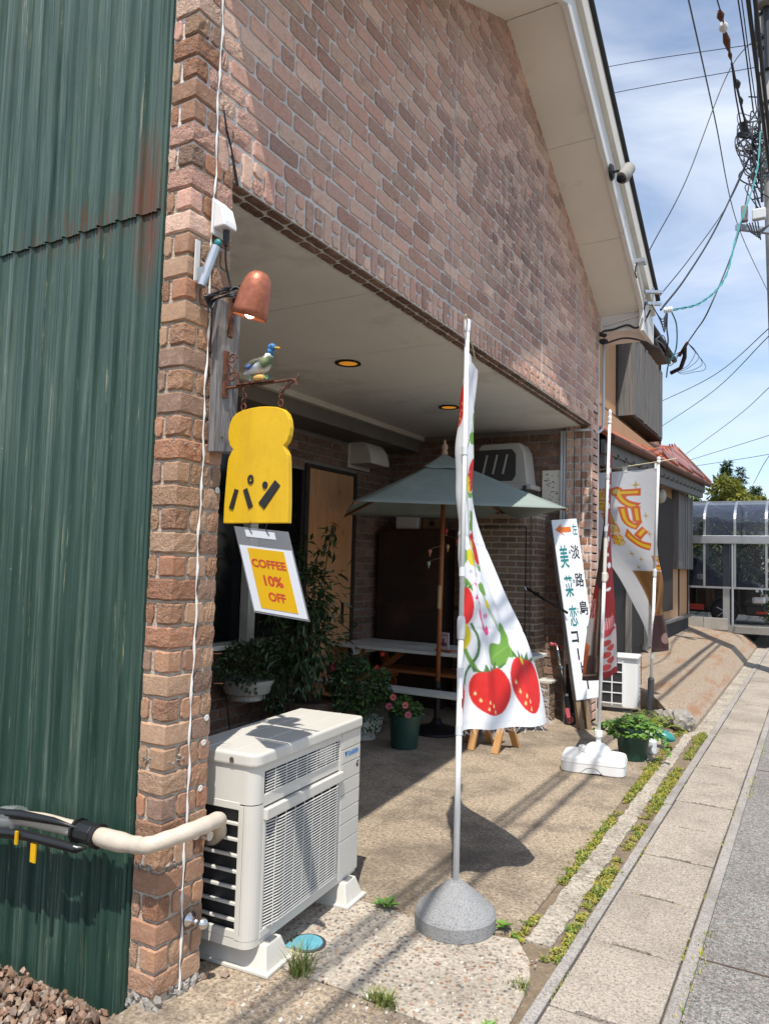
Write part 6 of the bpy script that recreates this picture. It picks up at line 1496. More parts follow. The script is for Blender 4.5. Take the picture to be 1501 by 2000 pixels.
# ---------------------------------------------------------------- old house
hs=thing('old_house','old tan plaster house with grey shutter boxes and red tiled porch roof','house',(-3,14,.3))
MB().box(-7,-2.52,9.6,18.24,.66,3.9).build('lower_wall',MT['tan_wall'],hs); MB().box(-7,-2.50,9.6,18.26,.25,.66).build('foundation',mk('found',(.035,.035,.036),.9,var=.2),hs)
MB().box(-2.56,-2.42,13.2,18.32,.665,.72).build('sill',MT['oldwood'],hs)
for y in (13.1,16.9,18.15): MB().box(-2.525,-2.500,y,y+.09,.72,3.6).build('timber',MT['darkwood'],hs)
MB().box(-7,-2.75,8.9,16.07,3.7,6.25).build('upper_wall',MT['tan_wall'],hs)
for y in (12.1,13.4,14.6,15.98): MB().box(-2.755,-2.725,y,y+.09,3.8,6.25).build('timber',MT['darkwood'],hs)
for z in (4.02,6.15): MB().box(-2.755,-2.728,9,16.05,z,z+.09).build('timber',MT['darkwood'],hs)
# upper shutter box of vertical boards
y=12.3; i=0
while y<14.9:
    w=.155; MB().box(-2.74,-2.50+U(-.014,.014),y+.007,y+w-.007,4.18+.0*U(-1,1),5.47+U(-.01,.01)).build('shutter_board',MT['oldwood'],hs); y+=w; i+=1
MB().box(-2.75,-2.52,12.28,14.92,4.14,4.176).build('shutter_floor',MT['darkwood'],hs)
MB().box(-2.75,-2.49,12.23,12.295,4.15,5.5).build('shutter_side',MT['oldwood'],hs)
# lower shutter box; black panel on the wall stands in for the shaded porch recess
y=16.1
while y<18.1: MB().box(-2.52,-2.39+U(-.005,.005),y+.003,y+.147,1.72,3.30).build('shutter_board',MT['oldwood'],hs); y+=.15
MB().box(-2.53,-2.47,10.3,13.0,.45,3.1).build('porch_shade_panel',MT['black_matte'],hs); MB().box(-2.52,-2.465,14.0,15.9,.9,3.1).build('sliding_door',MT['door_dark'],hs)
for y in (10.25,11.6,13.0): MB().box(-2.50,-2.40,y,y+.12,.35,3.15).build('post',MT['oldwood'],hs)
MB().box(-2.50,-2.46,13.3,13.95,.9,3.1).build('wall_board',mk('tanboard',(.36,.22,.12),.8,var=.15,scale=3),hs)
# upper roof eave and gutter
MB().add([(-7,8.9,7.9),(-2.50,8.9,5.93),(-2.50,15.9,5.96),(-7,15.9,7.9),(-7,8.9,8.0),(-2.48,8.9,6.04),(-2.48,15.9,6.07),(-7,15.9,8.0)],[(0,1,2,3),(7,6,5,4),(1,5,6,2),(2,6,7,3),(0,4,5,1)]).build('upper_roof',MT['roof_dark'],hs)
MB().add([(-2.76,9,5.84),(-2.50,9,5.84),(-2.50,15.85,5.88),(-2.76,15.85,5.88),(-2.76,9,5.87),(-2.50,9,5.87),(-2.50,15.85,5.91),(-2.76,15.85,5.91)],[(0,3,2,1),(4,5,6,7),(0,1,5,4),(1,2,6,5),(2,3,7,6)]).build('eave_soffit',MT['oldwood'],hs)
MB().tube([(-2.45,9,5.94),(-2.45,15.95,5.97)],.055,10).build('gutter',MT['darkwood'],hs,smooth=True)
# porch roof of red scale tiles
def tiles():
    E0,E1=9.0,18.7; base=V((-1.93,0,3.22)); 
    def P(s,yy): return V((-2.13-.65*s, yy, 3.27+.046*(yy-9.1)+.48*s))
    rf=MB(); rf.add([P(0,9.0),P(0,18.5),P(1,18.5),P(1,9.0)],[(0,1,2,3)]); p=rf.build('porch_roof',MT['tile'],hs,solid=.05)
    tm=MB(); tm.prism([(0,.0),(.10,.10),(.0,.21),(-.10,.10)],(0,0,0),(0,1,0),V((-.80,0,.60)).normalized(),V((.60,0,.80)).normalized(),.022); t0=tm.build('tile',MT['tile'],p,bevel=.006,seg=1); k=0
    for r in range(8):
        for c in range(22):
            yy=13.0+.20*c+(.10 if r%2 else 0); s=r*.125-.02
            if yy>18.3: continue
            o=t0 if k==0 else share(t0,p); o.location=P(s,yy)+V((.012,0,.012)); k+=1
    # swept hip whose scale tiles face the street and the forecourt
    C_,A_,B_,D_=V((-2.10,12.4,3.44)),V((-2.74,14.68,4.02)),V((-2.40,15.9,4.12)),V((-2.10,18.6,3.74))
    for q,(P0,P1,P2) in enumerate(((C_,A_,B_),(C_,B_,D_))):
        nn=(P1-P0).cross(P2-P0).normalized(); nn=-nn if nn.dot(V((0,0,1.65))-P0)<0 else nn
        hp_=MB(); hp_.add([P0,P1,P2,P0-nn*.05,P1-nn*.05,P2-nn*.05],[(0,1,2),(5,4,3),(0,3,4,1),(1,4,5,2),(2,5,3,0)]); h_=hp_.build('porch_hip',MT['tile'],hs)
        vv=V((0,0,1)); vv=(vv-vv.dot(nn)*nn).normalized(); uu=vv.cross(nn)
        tm2=MB(); tm2.prism([(0,-.02),(.10,.07),(.115,.12),(0,.20),(-.115,.12),(-.10,.07)],(0,0,0),uu,vv,nn,.025); t2=None; k2=0
        for r in range(-30,31):
            for c in range(-20,40):
                p=P0+vv*(.105*r)+uu*(.215*c+(.1075 if r%2 else 0))
                e1,e2,d=P1-P0,P2-P0,p-P0; d11,d12,d22,dp1,dp2=e1.dot(e1),e1.dot(e2),e2.dot(e2),d.dot(e1),d.dot(e2); dn=d11*d22-d12*d12; b1=(d22*dp1-d12*dp2)/dn; b2=(d11*dp2-d12*dp1)/dn
                if b1<.02 or b2<.02 or b1+b2>.97: continue
                if t2 is None: t2=tm2.build('tile',MT['tile'],h_); o=t2
                else: o=share(t2,h_)
                o.location=p+nn*(.004+.003*(r%2)); k2+=1
    for a_,b_ in ((A_,B_),(B_,D_)): MB().tube([a_,b_],.06,8).build('ridge_tile',MT['tile'],hs)
    mbx=MB(); mbx.tube([P(0,9.0)+V((.03,0,-.03)),P(0,18.6)+V((.03,0,-.03))],.055,8); mbx.build('rusty_gutter',MT['rust'],hs)
    MB().beam(P(0,9.0)+V((-.06,0,-.13)),P(0,18.4)+V((-.06,0,-.13)),.05,.16).build('fascia',MT['oldwood'],hs)
    for i in range(20):
        yy=9.2+.48*i; q=P(0,yy)+V((-.05,0,-.22)); MB().beam(q,(-2.52,yy,3.38+.046*(yy-9)),.07,.09).build('rafter',MT['darkwood'],hs)
    MB().add([P(0,9.0)+V((0,0,-.08)),P(0,18.2)+V((0,0,-.08)),V((-2.53,18.2,3.85)),V((-2.53,9.0,3.45))],[(0,1,2,3)]).build('porch_ceiling',MT['darkwood'],hs)
    MB().beam((-2.24,9.1,3.0),(-2.24,18.3,3.42),.09,.14).build('porch_beam',MT['oldwood'],hs)
tiles()
mb=MB(); mb.ball((-2.36,13.9,3.0),(.09,.2,.14),12,8); mb.build('lamp_globe',mk('globe',(.4,.36,.3),.6),hs,smooth=True)
# ---------------------------------------------------------------- carport
cp=thing('carport','aluminium carport with curved smoked roof beyond the old house','carport',(-1.5,19,.5))
CY=19.0; GZ=.47
xs=[-2.62,-2.25,-1.60,-.95,-.30,.35]
MB().box(-2.75,.45,CY-.05,CY+.05,2.34,2.53).build('side_beam',MT['alu'],cp,bevel=.01)
MB().box(-2.75,.45,CY-.02,CY+.02,1.30,1.345).build('lower_rail',MT['alu'],cp)
for x in xs: MB().box(x-.022,x+.022,CY-.025,CY+.025,1.345,2.34).build('screen_post',MT['alu'],cp)
for a,b in zip(xs[:-1],xs[1:]): MB().box(a+.024,b-.024,CY-.004,CY+.004,1.347,2.338).build('screen_pane',MT['carport_wall'],cp)
MB().box(-1.86,-1.72,CY+.06,CY+.16,GZ-.1,2.34).build('post',MT['alu'],cp); MB().box(-2.70,-2.60,CY+.06,CY+.16,GZ-.1,2.34).build('post',MT['alu'],cp)
MB().tube([(-1.655,CY,GZ-.1),(-1.655,CY,2.4)],.03,10).build('drain_pipe',MT['alu'],cp)
def arcp(x,n=12):
    return [(x,CY+.02,2.53)]+[(x,CY+.02+1.2*(1-cos(a)),2.53+.30+.56*sin(a)) for a in [pi/2*i/n for i in range(n+1)]]+[(x,CY+3.4,3.42)]
for x in [-2.90]+xs:
    mb=MB(); P_=arcp(x)
    for a,b in zip(P_[:-1],P_[1:]): mb.beam(a,b,.055,.05,(1,0,0))
    mb.build('roof_rib',MT['alu'],cp)
xr=[-2.90]+xs
for a,b in zip(xr[:-1],xr[1:]):
    A,B=arcp(a+.03),arcp(b-.03); k=len(A); MB().add(A+B,[(i,i+1,k+i+1,k+i) for i in range(k-1)]).build('roof_pane',MT['carport_sheet'],cp,smooth=True)
MB().box(-2.92,.45,CY+1.2,CY+1.26,3.40,3.44).build('roof_purlin',MT['alu'],cp); MB().box(-2.92,.45,CY+3.36,CY+3.44,3.36,3.44).build('roof_purlin',MT['alu'],cp)
for x in (-2.6,-.2): MB().box(x-.05,x+.05,CY+3.3,CY+3.4,GZ-.1,3.38).build('post',MT['alu'],cp)
bw_=thing('block_wall','low concrete block wall under the carport side','wall',(-2.2,18.9,GZ))
for a,b in ((-2.78,-2.27),(-2.262,-1.74)): MB().box(a,b,CY-.11,CY-.065,GZ-.12,.625).build('concrete_block',MT['block'],bw_,bevel=.008)
struct(MB().box(-8,-.55,18.9,27,.30,.452).build('carport_floor',MT['asphalt']))
# ---------------------------------------------------------------- car, nose to the road
car=thing('car','black compact car with orange trim parked under the carport, nose to the road','car',(-2.4,20.6,.455))
CZ=.455; YC=19.75; CW=1.45
side=[(-4.35,.34),(-4.38,.80),(-4.30,1.05),(-4.22,1.52),(-4.0,1.63),(-2.75,1.64),(-2.52,1.60),(-2.02,1.12),(-1.32,1.02),(-1.12,.94),(-1.06,.74),(-1.05,.46),(-1.10,.30),(-1.30,.24),(-4.2,.24)]
def carslice(y0,y1,ins,name,m,parent=car,poly=side):
    mb=MB(); k=len(poly); cx_=-2.7
    ring=[]
    for yy,s in ((y0,ins),(y0+.10,0),(y1-.10,0),(y1,ins)): ring.append([(cx_+(x-cx_)*(1-s*.35),yy,CZ+(z if z<.9 else .9+(z-.9)*(1-s*.5))) for x,z in poly])
    vs=[p for r in ring for p in r]; fs=[(i*k+j,i*k+(j+1)%k,(i+1)*k+(j+1)%k,(i+1)*k+j) for i in range(3) for j in range(k)]+[tuple(range(k))[::-1],tuple(3*k+j for j in range(k))]
    mb.add(vs,fs); return mb.build(name,m,parent,bevel=.03,seg=2)
body=carslice(YC,YC+CW,.06,'body',MT['car_paint'])
def flat(poly,y,th,name,m,parent=body,bev=.004): mb=MB(); mb.prism([(x,CZ+z) for x,z in poly],(0,y,0),(1,0,0),(0,0,1),(0,1,0),th); return mb.build(name,m,parent,bevel=bev)
flat([(-3.35,1.06),(-2.60,1.06),(-2.15,1.10),(-2.50,1.50),(-3.35,1.53)],YC-.006,.02,'side_window',MT['glass_dark']); flat([(-4.15,1.06),(-3.42,1.06),(-3.42,1.53),(-4.08,1.50)],YC-.006,.02,'side_window',MT['glass_dark'])
mb=MB(); mb.add([(-2.455,YC+.10,CZ+1.55),(-2.03,YC+.06,CZ+1.155),(-2.03,YC+CW-.06,CZ+1.155),(-2.455,YC+CW-.10,CZ+1.55)],[(0,1,2,3)]); mb.build('windscreen',mk('screen',(.16,.19,.22),.05,spec=.8),body)
flat([(-4.0,1.60),(-2.75,1.60),(-2.55,1.55),(-2.40,1.50),(-2.42,1.56),(-2.70,1.665),(-4.0,1.66)],YC-.008,.05,'roof_edge',MT['silver'])
MB().cbox((-2.42,YC-.10,CZ+1.10),.14,.16,.13).build('wing_mirror',MT['silver'],body,bevel=.03,seg=3)
for xw in (-1.90,-3.75):
    def wheel(xw=xw):
        W=Matrix.Translation((xw,YC-.005,CZ+.29))@Matrix.Rotation(pi/2,4,'X'); w=MB(W); w.lathe([(.20,-.20),(.285,-.19),(.29,-.02),(.27,.02),(.20,.025)],(0,0,0),28); w_=w.build('wheel',MT['rubber'],car)
        r=MB(W); r.lathe([(.20,.0),(.19,.012),(.03,.0)],(0,0,0),24); r.build('rim',MT['black_plastic'],w_)
        for i in range(5):
            a=2*pi*i/5; s=MB(W); s.tube([(.03*cos(a),.03*sin(a),.015),(.19*cos(a+.12),.19*sin(a+.12),.015)],.016,6); s.build('spoke',MT['silver'],w_)
    wheel()
    flat([(xw+.37*cos(a),.29+.37*sin(a)) for a in [pi*i/12 for i in range(13)]]+[(xw+.31*cos(a),.29+.31*sin(a)) for a in [pi*(12-i)/12 for i in range(13)]],YC-.012,.03,'wheel_arch',MT['black_plastic'])
    flat([(xw+.31*cos(a),.29+.31*sin(a)) for a in [2*pi*i/24 for i in range(24)]],YC+.002-.004,.01,'wheel_well',MT['black_matte'])
flat([(-3.35,.30),(-2.35,.30),(-2.35,.44),(-3.35,.44)],YC-.015,.03,'side_trim',MT['red_plastic'])
for y in (YC+.10,YC+CW-.30):
    mb=MB(); mb.ball((-1.19,y+.02 if y<YC+.5 else y+.2,CZ+.80),(.115,.13,.085),14,10); mb.build('headlight',MT['headlight'],body,smooth=True)
MB().box(-1.115,-1.04,YC+.35,YC+CW-.35,CZ+.70,CZ+.88).build('grille',MT['dark_metal'],body,bevel=.02)
MB().box(-1.30,-1.015,YC-.03,YC+CW+.03,CZ+.50,CZ+.66).build('bumper',MT['silver'],body,bevel=.04,seg=3); MB().box(-1.45,-1.02,YC-.02,YC+CW+.02,CZ+.22,CZ+.46).build('bumper_base',MT['black_plastic'],body,bevel=.03)
MB().box(-1.22,-1.00,YC-.035,YC+.42,CZ+.26,CZ+.325).build('bumper_trim',MT['red_plastic'],body,bevel=.01)
# ---------------------------------------------------------------- trees and hedge behind
def tree(name,label,x,y,z0,h,rx,cols,n,l,w,kind='round',seed=1,cat='tree'):
    random.seed(seed); t=thing(name,label,cat,(x,y,z0),'trees beyond the carport')
    MB().tube([(x,y,z0-.1),(x+U(-.1,.1),y,z0+h*.5),(x,y,z0+h*.95)],[.14*h/4,.09*h/4,.02],8).build('trunk',MT['bark'],t,smooth=True)
    mb=MB()
    for i in range(7):
        a=U(0,2*pi); q=U(.25,.8); MB().tube([(x,y,z0+h*q),(x+cos(a)*rx*.7,y+sin(a)*rx*.7,z0+h*(q+.12))],[.04,.008],5).build('limb',MT['bark'],t)
    for i in range(46 if kind=='round' else 60):
        if kind=='round':
            a=U(0,2*pi); rr=U(0,1)**.5; q=U(.25,1); c=(x+cos(a)*rx*rr*sin(pi*min(.95,q*.85+.1)),y+sin(a)*rx*rr*.8,z0+h*q*.92); r=U(.22,.42)*rx*.6
        else:
            q=U(.08,1); rr=rx*(1-q)**.8; a=U(0,2*pi); c=(x+cos(a)*rr*U(.4,1),y+sin(a)*rr*U(.4,1),z0+h*q); r=.10+.22*rx*(1-q)
        k=random.choice(range(len(cols))); cc=cols[max(0,k-1):k+1] or cols
        cloudleaves(mb,c,(r,r,r*.62),n//46,l,w,cc,.4)
    mb.build('crown',MT['leaf'],t); random.seed(seed+50); return t
YG=[(.13,.15,.02),(.19,.20,.025),(.25,.24,.03),(.09,.12,.02)]; DG=[(.02,.045,.018),(.03,.06,.02),(.045,.08,.03),(.06,.11,.03)]
tree('evergreen_tree','yellow green bushy evergreen rising behind the carport roof',-2.40,26.0,.4,4.35,1.8,YG,11000,.17,.075,'round',3)
tree('conifer','tallest narrow dark conifer spire behind the yellow green tree',-2.62,28.2,.4,5.15,.75,DG,2600,.16,.04,'cone',4)
tree('conifer','second conifer spire just right of the tallest one',-2.2,28.4,.4,4.85,.6,DG,2200,.16,.04,'cone',5)
tree('conifer','short rightmost conifer at the edge of the yellow green tree',-1.70,27.6,.4,4.15,.7,DG,2200,.16,.04,'cone',6)
tree('broadleaf_tree','pale leaved broad tree directly behind the porch roof corner',-3.4,25.5,.4,4.0,.9,[(.09,.14,.04),(.16,.22,.08),(.06,.10,.03)],3000,.13,.07,'round',7)
for i,(x,y,h,r,l) in enumerate(((-3.3,23.6,2.6,1.0,'dark hedge clump behind the parked car'),(-1.6,24.0,2.5,1.0,'dark hedge clump seen through the middle carport screen'),(-.2,23.8,2.3,1.0,'dark hedge clump at the right edge beyond the carport'),(1.4,24.5,2.6,1.1,'hedge clump farthest right beyond the carport'))):
    random.seed(20+i); t=thing('hedge_bush',l,'bush',(x,y,.4),'hedge behind the carport'); mb=MB()
    for k in range(14): cloudleaves(mb,(x+U(-.7,.7),y+U(-.3,.3),.5+U(.1,h-.5)),(.45,.4,.35),130,.13,.07,DG+[(.07,.12,.03)],.4)
    mb.build('foliage',MT['leaf'],t); MB().tube([(x,y,.3),(x,y,1.4)],[.06,.03],6).build('trunk',MT['bark'],t)
t=thing('flower_shrub','low shrub with a few red blossoms at the road edge past the car','bush',(-.75,20.4,.4)); mb=MB(); random.seed(31)
for k in range(9): cloudleaves(mb,(-.78+U(-.15,.3),20.5+U(-.3,.3),.45+U(.0,.75)),(.25,.25,.22),130,.08,.05,MDG+[(.22,.26,.05)],.4)
for k in range(14): cloudleaves(mb,(-.9+U(0,.3),20.2,.5+U(.2,.7)),(.03,.03,.03),5,.05,.04,[(.45,.03,.03)],.3)
mb.build('foliage',MT['leaf'],t)
# ---------------------------------------------------------------- utility pole and wires
up=thing('utility_pole','concrete utility pole with tangled cables at the right edge','utility pole',(-.33,14,0))
def upx(z): return -.33-.0247*z
MB().tube([(upx(0),14,0),(upx(14),14,14)],[.19,.15],20).build('pole',MT['polegrey'],up,smooth=True)
for z in (9.05,9.55,9.75,10.35,10.75,10.95,11.4): MB().lathe([(.176,-.03),(.182,-.02),(.182,.02),(.176,.03)],(upx(z),14,z),18).build('band',MT['dark_metal'],up)
MB().tube([(upx(11.9)-.19,13.85,11.9),(upx(8)-.19,13.85,8.0)],.024,8).build('conduit',MT['cable'],up); MB().tube([(upx(13)-.02,13.78,13.5),(upx(10.5)-.02,13.78,10.3)],.05,8).build('conduit',MT['cable'],up)
MB().lathe([(.0,-.33),(.14,-.33),(.16,-.28),(.16,.25),(.12,.30),(.12,.36),(0,.36)],(upx(11.6)-.02,13.72,11.75),18).build('transformer',MT['polegrey'],up)
random.seed(41)
for i in range(34):
    z=U(8.3,9.6); a=V((upx(z)-.16+U(-.05,.05),13.86,z)); w=U(.1,.38); mb=MB()
    mb.tube(spline([a,a+V((-w,-.05,U(-.2,.3))),a+V((-w*U(.5,1.1),-.06,-U(.1,.5))),a+V((U(-.1,.05),0,-U(.3,.7)))],6),U(.006,.013),5); mb.build('cable_loop',MT['cable'],up)
for i in range(9):
    z=8.4+.07*i; mb=MB(); x=upx(z); mb.tube([(x+.185*cos(a),14+.185*sin(a),z+.05*sin(a*2+i)) for a in [2*pi*k/16 for k in range(16)]],.008,5,closed=True); mb.build('cable_wrap',MT['teal_wire'] if i%4==0 else MT['cable'],up)
MB().tube([(-.98,13.4,9.25),(-.94,13.5,9.05),(-1.02,13.3,8.98)],[.06,.075,.05],8).build('splice_box',MT['cable'],up)
MB().beam((-1.05,13,7.27),(-.35,13.6,7.27),.07,.09).build('crossarm',MT['alu'],up); MB().box(-.98,-.88,12.95,13.05,7.33,7.60).build('antenna_box',MT['polegrey'],up,bevel=.02); MB().box(-.82,-.62,12.95,13.05,7.32,7.50).build('junction_box',MT['pvc'],up,bevel=.02)
for i in range(5): MB().tube(spline([(-.9+.04*i,13,7.3),(-.82+.03*i,13,7.12-.03*i),(-.7,13,7.16-.02*i),(-.58,13.1,7.25)],5),.010,5).build('cable_loop',MT['cable'],up)
MB().tube([(upx(9.9)-.17,13.9,9.9),(upx(9.9)-.34,13.8,9.9)],.012,6).build('step_bolt',MT['dark_metal'],up); MB().tube([(upx(8.1)-.17,13.9,8.1),(upx(8.1)-.34,13.8,8.05)],.012,6).build('step_bolt',MT['dark_metal'],up)
WI=[('power_wire','long thin power wire crossing the sky from top centre to right',[(-1.10,6,7.6),(-1.23,9,8.42),(-1.37,13,9.21),(-1.58,20,10.33),(-1.35,30,11.86)],.011,'cable'),
('service_wire','diagonal wire from the utility pole down behind the roof edge',[(-.68,14,11.15),(-1.09,12.5,9.66),(-1.53,11,7.24),(-1.69,9.3,5.63),(-1.8,8.8,5.0)],.008,'cable'),
('power_wire','upper thin nearly level wire running left from the pole',[(-6,16,12.9),(-3.47,15,12.03),(-.78,14,10.95)],.007,'cable'),
('power_wire','lower thin nearly level wire running left from the pole',[(-6,16,12.25),(-3.41,15,11.44),(-.77,14,10.52)],.007,'cable'),
('service_cable','thicker black cable sagging from the pole to the roof corner',[(-.90,14,8.98),(-1.18,11.5,6.70),(-1.39,10,5.44),(-1.50,8.8,4.64)],.013,'cable'),
('service_cable','thin black cable just above the thicker one to the roof corner',[(-.92,14,8.89),(-1.09,12,7.21),(-1.37,10.3,5.82),(-1.54,8.9,4.83)],.007,'cable'),
('teal_cable','twisted teal cable dropping from the pole to the insulator at the eave',[(-.73,14,9.86),(-.77,13.5,8.42),(-.95,12,6.78),(-.99,10.6,5.58),(-1.16,9.6,4.94),(-1.40,8.9,4.65)],.010,'teal_wire'),
('service_cable','black cable from the pole down to the old house eave',[(-.86,14,8.78),(-.99,12.5,6.91),(-1.28,11.5,5.50),(-1.62,12.6,5.50),(-2.06,14.2,5.66)],.011,'cable'),
('far_wire','upper of the two crossing far wires right of the shutters',[(-5.6,31,8.3),(-2.61,24,7.55),(-.81,18,7.03),(0,15,6.8)],.012,'cable'),
('far_wire','lower of the two crossing far wires right of the shutters',[(-5.9,33,7.6),(-2.72,25,7.30),(-.81,18,6.86),(0,15,6.6)],.012,'cable'),
('far_wire','far wire rising from the porch roof to the right edge',[(-6.5,43,7.7),(-2.57,30,7.32),(-1.10,24,7.06),(0,19,6.8)],.012,'cable'),
('far_wire','flat far wire above the evergreen tree',[(-7,47,8.1),(-1.66,36,7.67),(2,28,7.4)],.013,'cable'),
('far_wire','lowest flat far wire above the evergreen tree',[(-7,47,7.8),(-1.85,40,7.42),(2,34,7.2)],.013,'cable'),
('guy_wire','short steep wire above the right end of the carport',[(-2.22,35,5.47),(-1.39,30,5.92),(0,24,6.6)],.012,'cable'),
('street_cable','single thick overhead cable running along the street to the utility pole',[(-.215,-8,6.62),(-.215,3,6.45),(-.3,13.9,6.6)],.024,'cable'),
('street_cable','left of the twin overhead cables running along the street to the pole',[(-.45,-8,6.62),(-.45,3,6.45),(-.42,13.9,6.7)],.020,'cable'),
('street_cable','right of the twin overhead cables running along the street to the pole',[(-.385,-8,6.62),(-.385,3,6.45),(-.40,13.9,6.65)],.020,'cable'),
('drop_line','hanging line with brown insulators at the top right',[(-1.1,9.2,9.0),(-1.04,10,9.12),(-.99,11,9.16),(-.99,12,9.20),(-.94,13,9.13),(-.96,13.5,9.2)],.010,'cable'),
('pole_cable','left of two slack cables hanging beside the utility pole',[(-.95,11.4,10.5),(-.93,12,10.41),(-.90,13,10.21),(-.85,14,9.71)],.012,'cable'),
('pole_cable','right of two slack cables hanging beside the utility pole',[(-.90,11.4,10.5),(-.88,12,10.39),(-.85,13,10.11),(-.80,14,9.74)],.009,'cable')]
for nm,lb,pts,r,mm in WI:
    if nm=='teal_cable':
        p=spline(pts,14); mb=MB(); 
        for ph in (0,pi): mb.tube([q+V((cos(i*.9+ph),0,sin(i*.9+ph)))*.009 for i,q in enumerate(p)],.0075,6)
        tag(mb.build(nm,MT['teal_wire'],smooth=True),lb,'cable'); continue
    t=thing(nm,lb,'cable' if 'cable' in nm else 'wire',pts[0]); MB().tube(spline(pts,10),r,6).build('wire',MT[mm],t,smooth=True)
    if nm=='drop_line':
        for a,b,rr,m_ in ((10.35,10.55,.05,'rust'),(10.62,10.8,.065,'white_paint'),(10.82,11.25,.05,'rust'),(11.3,11.5,.03,'rust'),(12.1,12.3,.055,'cable'),(12.6,12.8,.035,'cable')):
            f=lambda y:(-1.04+.04*(y-10)/1.2,y,9.12+.04*(y-10)/1.2); MB().tube([f(a),f(a*.5+b*.5),f(b)],[rr*.5,rr,rr*.5],10).build('insulator',MT[m_],t)
        MB().tube(spline([(-.99,11.6,9.17),(-.97,12.2,8.9),(-.9,13,8.75),(-.72,13.8,9.5)],6),.012,6).build('jumper',MT['cable'],t)
        MB().tube(spline([(-.99,11.6,9.17),(-.95,12.2,9.05),(-.88,13,9.0),(-.70,13.8,9.75)],6),.018,6).build('jumper',MT['cable'],t)
# ---------------------------------------------------------------- fittings on the eave
t=thing('security_light','grey cylinder flood light on the barge board of the gable','light',(-1.56,6.8,5.4))
MB().lathe([(.075,0),(.078,.01),(.06,.03),(0,.03)],(0,0,0),20).build('mount',MT['dark_metal'],t).matrix_basis=Matrix.Translation((-1.612,6.82,5.34))@Matrix.Rotation(pi/2,4,'Y')
MB().tube([(-1.585,6.82,5.34),(-1.54,6.86,5.36)],.014,8).build('arm',MT['dark_metal'],t)
MB().tube([(-1.50,6.78,5.24),(-1.485,6.80,5.26),(-1.47,6.94,5.40),(-1.465,6.96,5.42)],[.055,.06,.06,.045],18).build('housing',MT['polegrey'],t)
mb=MB(); mb.ball((-1.50,6.775,5.236),(.046,.02,.046),12,8); mb.build('lens',MT['glass_dark'],t,smooth=True)
t=thing('cable_clamp','small metal cable clamp bracket lower on the barge board','bracket',(-1.53,7.8,4.88))
MB().box(-1.585,-1.49,7.80,7.92,4.84,4.88).build('plate',MT['alu'],t); MB().tube([(-1.57,7.8,4.83),(-1.58,7.78,4.72),(-1.57,7.82,4.68)],.008,6).build('lead',MT['cable'],t)
t=thing('eave_conduit','white conduit with black leads running along the barge board end','conduit',(-1.57,8.2,4.6))
MB().tube([(-1.588,7.86,4.84),(-1.588,8.32,4.60)],.014,8).build('pipe',MT['white_paint'],t); MB().tube([(-2.05,8.455,4.43),(-1.67,8.455,4.50)],.014,8).build('pipe',MT['white_paint'],t)
MB().tube(spline([(-1.63,8.44,4.50),(-1.60,8.40,4.56),(-1.59,8.38,4.66)],6),.008,6).build('lead',MT['cable'],t)
MB().tube(spline([(-2.08,8.45,4.30),(-2.06,8.44,4.36),(-1.95,8.45,4.37),(-1.8,8.45,4.40),(-1.7,8.44,4.35),(-1.62,8.44,4.40),(-1.56,8.5,4.55)],6),.011,6).build('lead',MT['cable'],t)
MB().tube(spline([(-2.08,8.46,4.25),(-2.04,8.45,4.22),(-1.85,8.5,4.27),(-1.7,8.7,4.28),(-1.6,9.2,4.32)],6),.011,6).build('lead',MT['cable'],t)
for i in range(10): MB().ball((-2.08+U(-.03,.04),8.47,4.28+U(-.05,.06)),(.03,.02,.025),7,5).build('tape_lump',MT['black_plastic'],t)
t=thing('service_bracket','steel service bracket with wires at the lower roof corner','bracket',(-1.55,8.5,4.6))
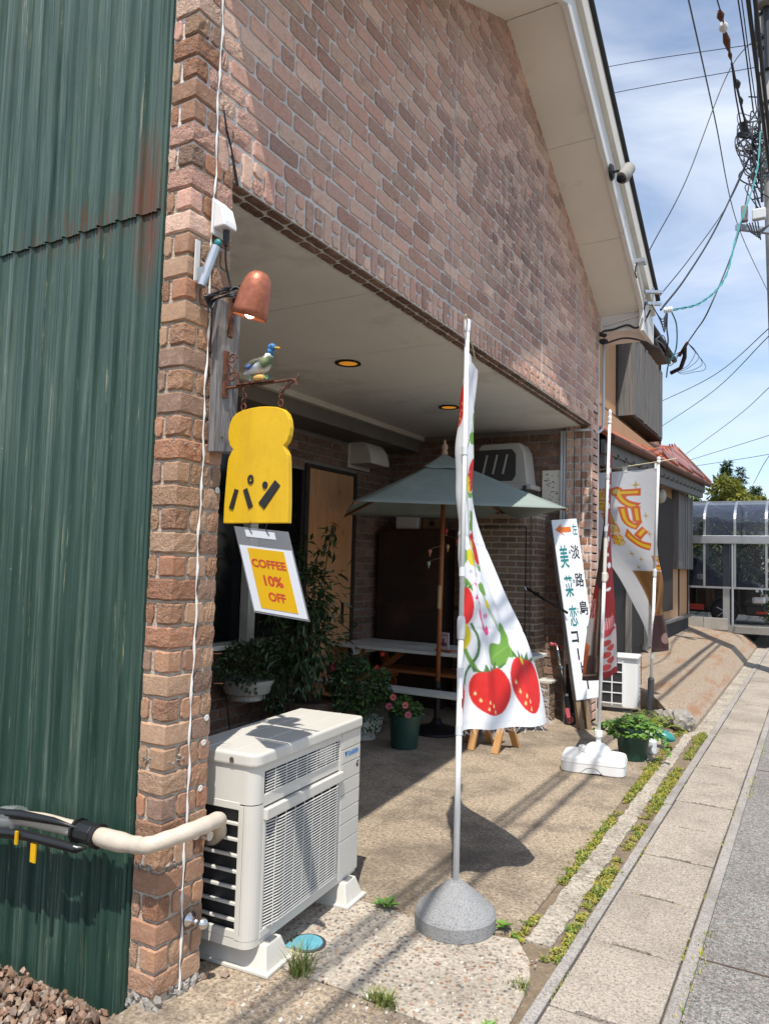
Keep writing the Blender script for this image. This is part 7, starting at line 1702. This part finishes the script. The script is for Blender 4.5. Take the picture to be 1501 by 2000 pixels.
MB().beam((-1.60,8.36,4.72),(-1.44,8.52,4.74),.05,.03).build('bar',MT['alu'],t); MB().beam((-1.58,8.40,4.60),(-1.46,8.55,4.62),.04,.03).build('bar',MT['alu'],t)
MB().tube([(-1.52,8.45,4.58),(-1.52,8.45,4.78)],.012,6).build('bolt',MT['steel'],t)
for i in range(6): MB().tube(spline([(-1.54,8.46,4.60),(-1.50+.01*i,8.5,4.52-.02*i),(-1.45,8.6+.03*i,4.46-.02*i),(-1.43,8.75,4.58)],5),.006,5).build('wire_loop',MT['cable'],t)
t=thing('insulator','white porcelain insulator on the teal cable end','insulator',(-1.43,8.85,4.65))
for k in range(4): MB().lathe([(.028,-.014),(.036,0),(.028,.014)],(0,0,0),14).build('disc',MT['white_plastic'],t).matrix_basis=Matrix.Translation((-1.46+.022*k,8.85,4.645))@Matrix.Rotation(pi/2,4,'Y')
MB().tube(spline([(-1.40,8.86,4.64),(-1.36,9.0,4.50),(-1.38,9.1,4.25),(-1.48,9.2,4.10),(-1.6,9.8,4.1)],6),.009,6).build('lead',MT['teal_wire'],t); MB().tube(spline([(-1.44,8.86,4.62),(-1.45,8.9,4.45),(-1.44,8.92,4.30),(-1.5,9.1,4.18)],6),.009,6).build('lead',MT['cable'],t)
t=thing('house_service_head','rusty service head with looping wires at the old house eave corner','service head',(-2.1,14.6,5.7))
MB().tube([(-2.35,14.9,5.45),(-2.16,14.8,5.50),(-2.05,14.5,5.62),(-2.02,14.3,5.75)],.04,8).build('drain_elbow',MT['cable'],t); MB().tube([(-2.14,14.5,5.66),(-1.96,14.2,5.80)],.03,8).build('clamp',MT['rust'],t)
for i in range(4): MB().tube(spline([(-1.96,14.2,5.8),(-1.82+.05*i+U(-.03,.03),14.2,5.62-.1*i),(-1.9+U(-.05,.05),14.3,5.42-.05*i),(-2.1,14.5,5.40-.03*i),(-2.25,14.7,5.45)],8),.005,5).build('wire_loop',MT['cable'],t)
for i in range(3): MB().tube(spline([(-1.7,9.6,4.55),(-2.0,12,5.3-.15*i),(-2.15,13.6,5.45-.1*i),(-2.1,14.4,5.7)],6),.008,5).build('lead',MT['cable'],t)
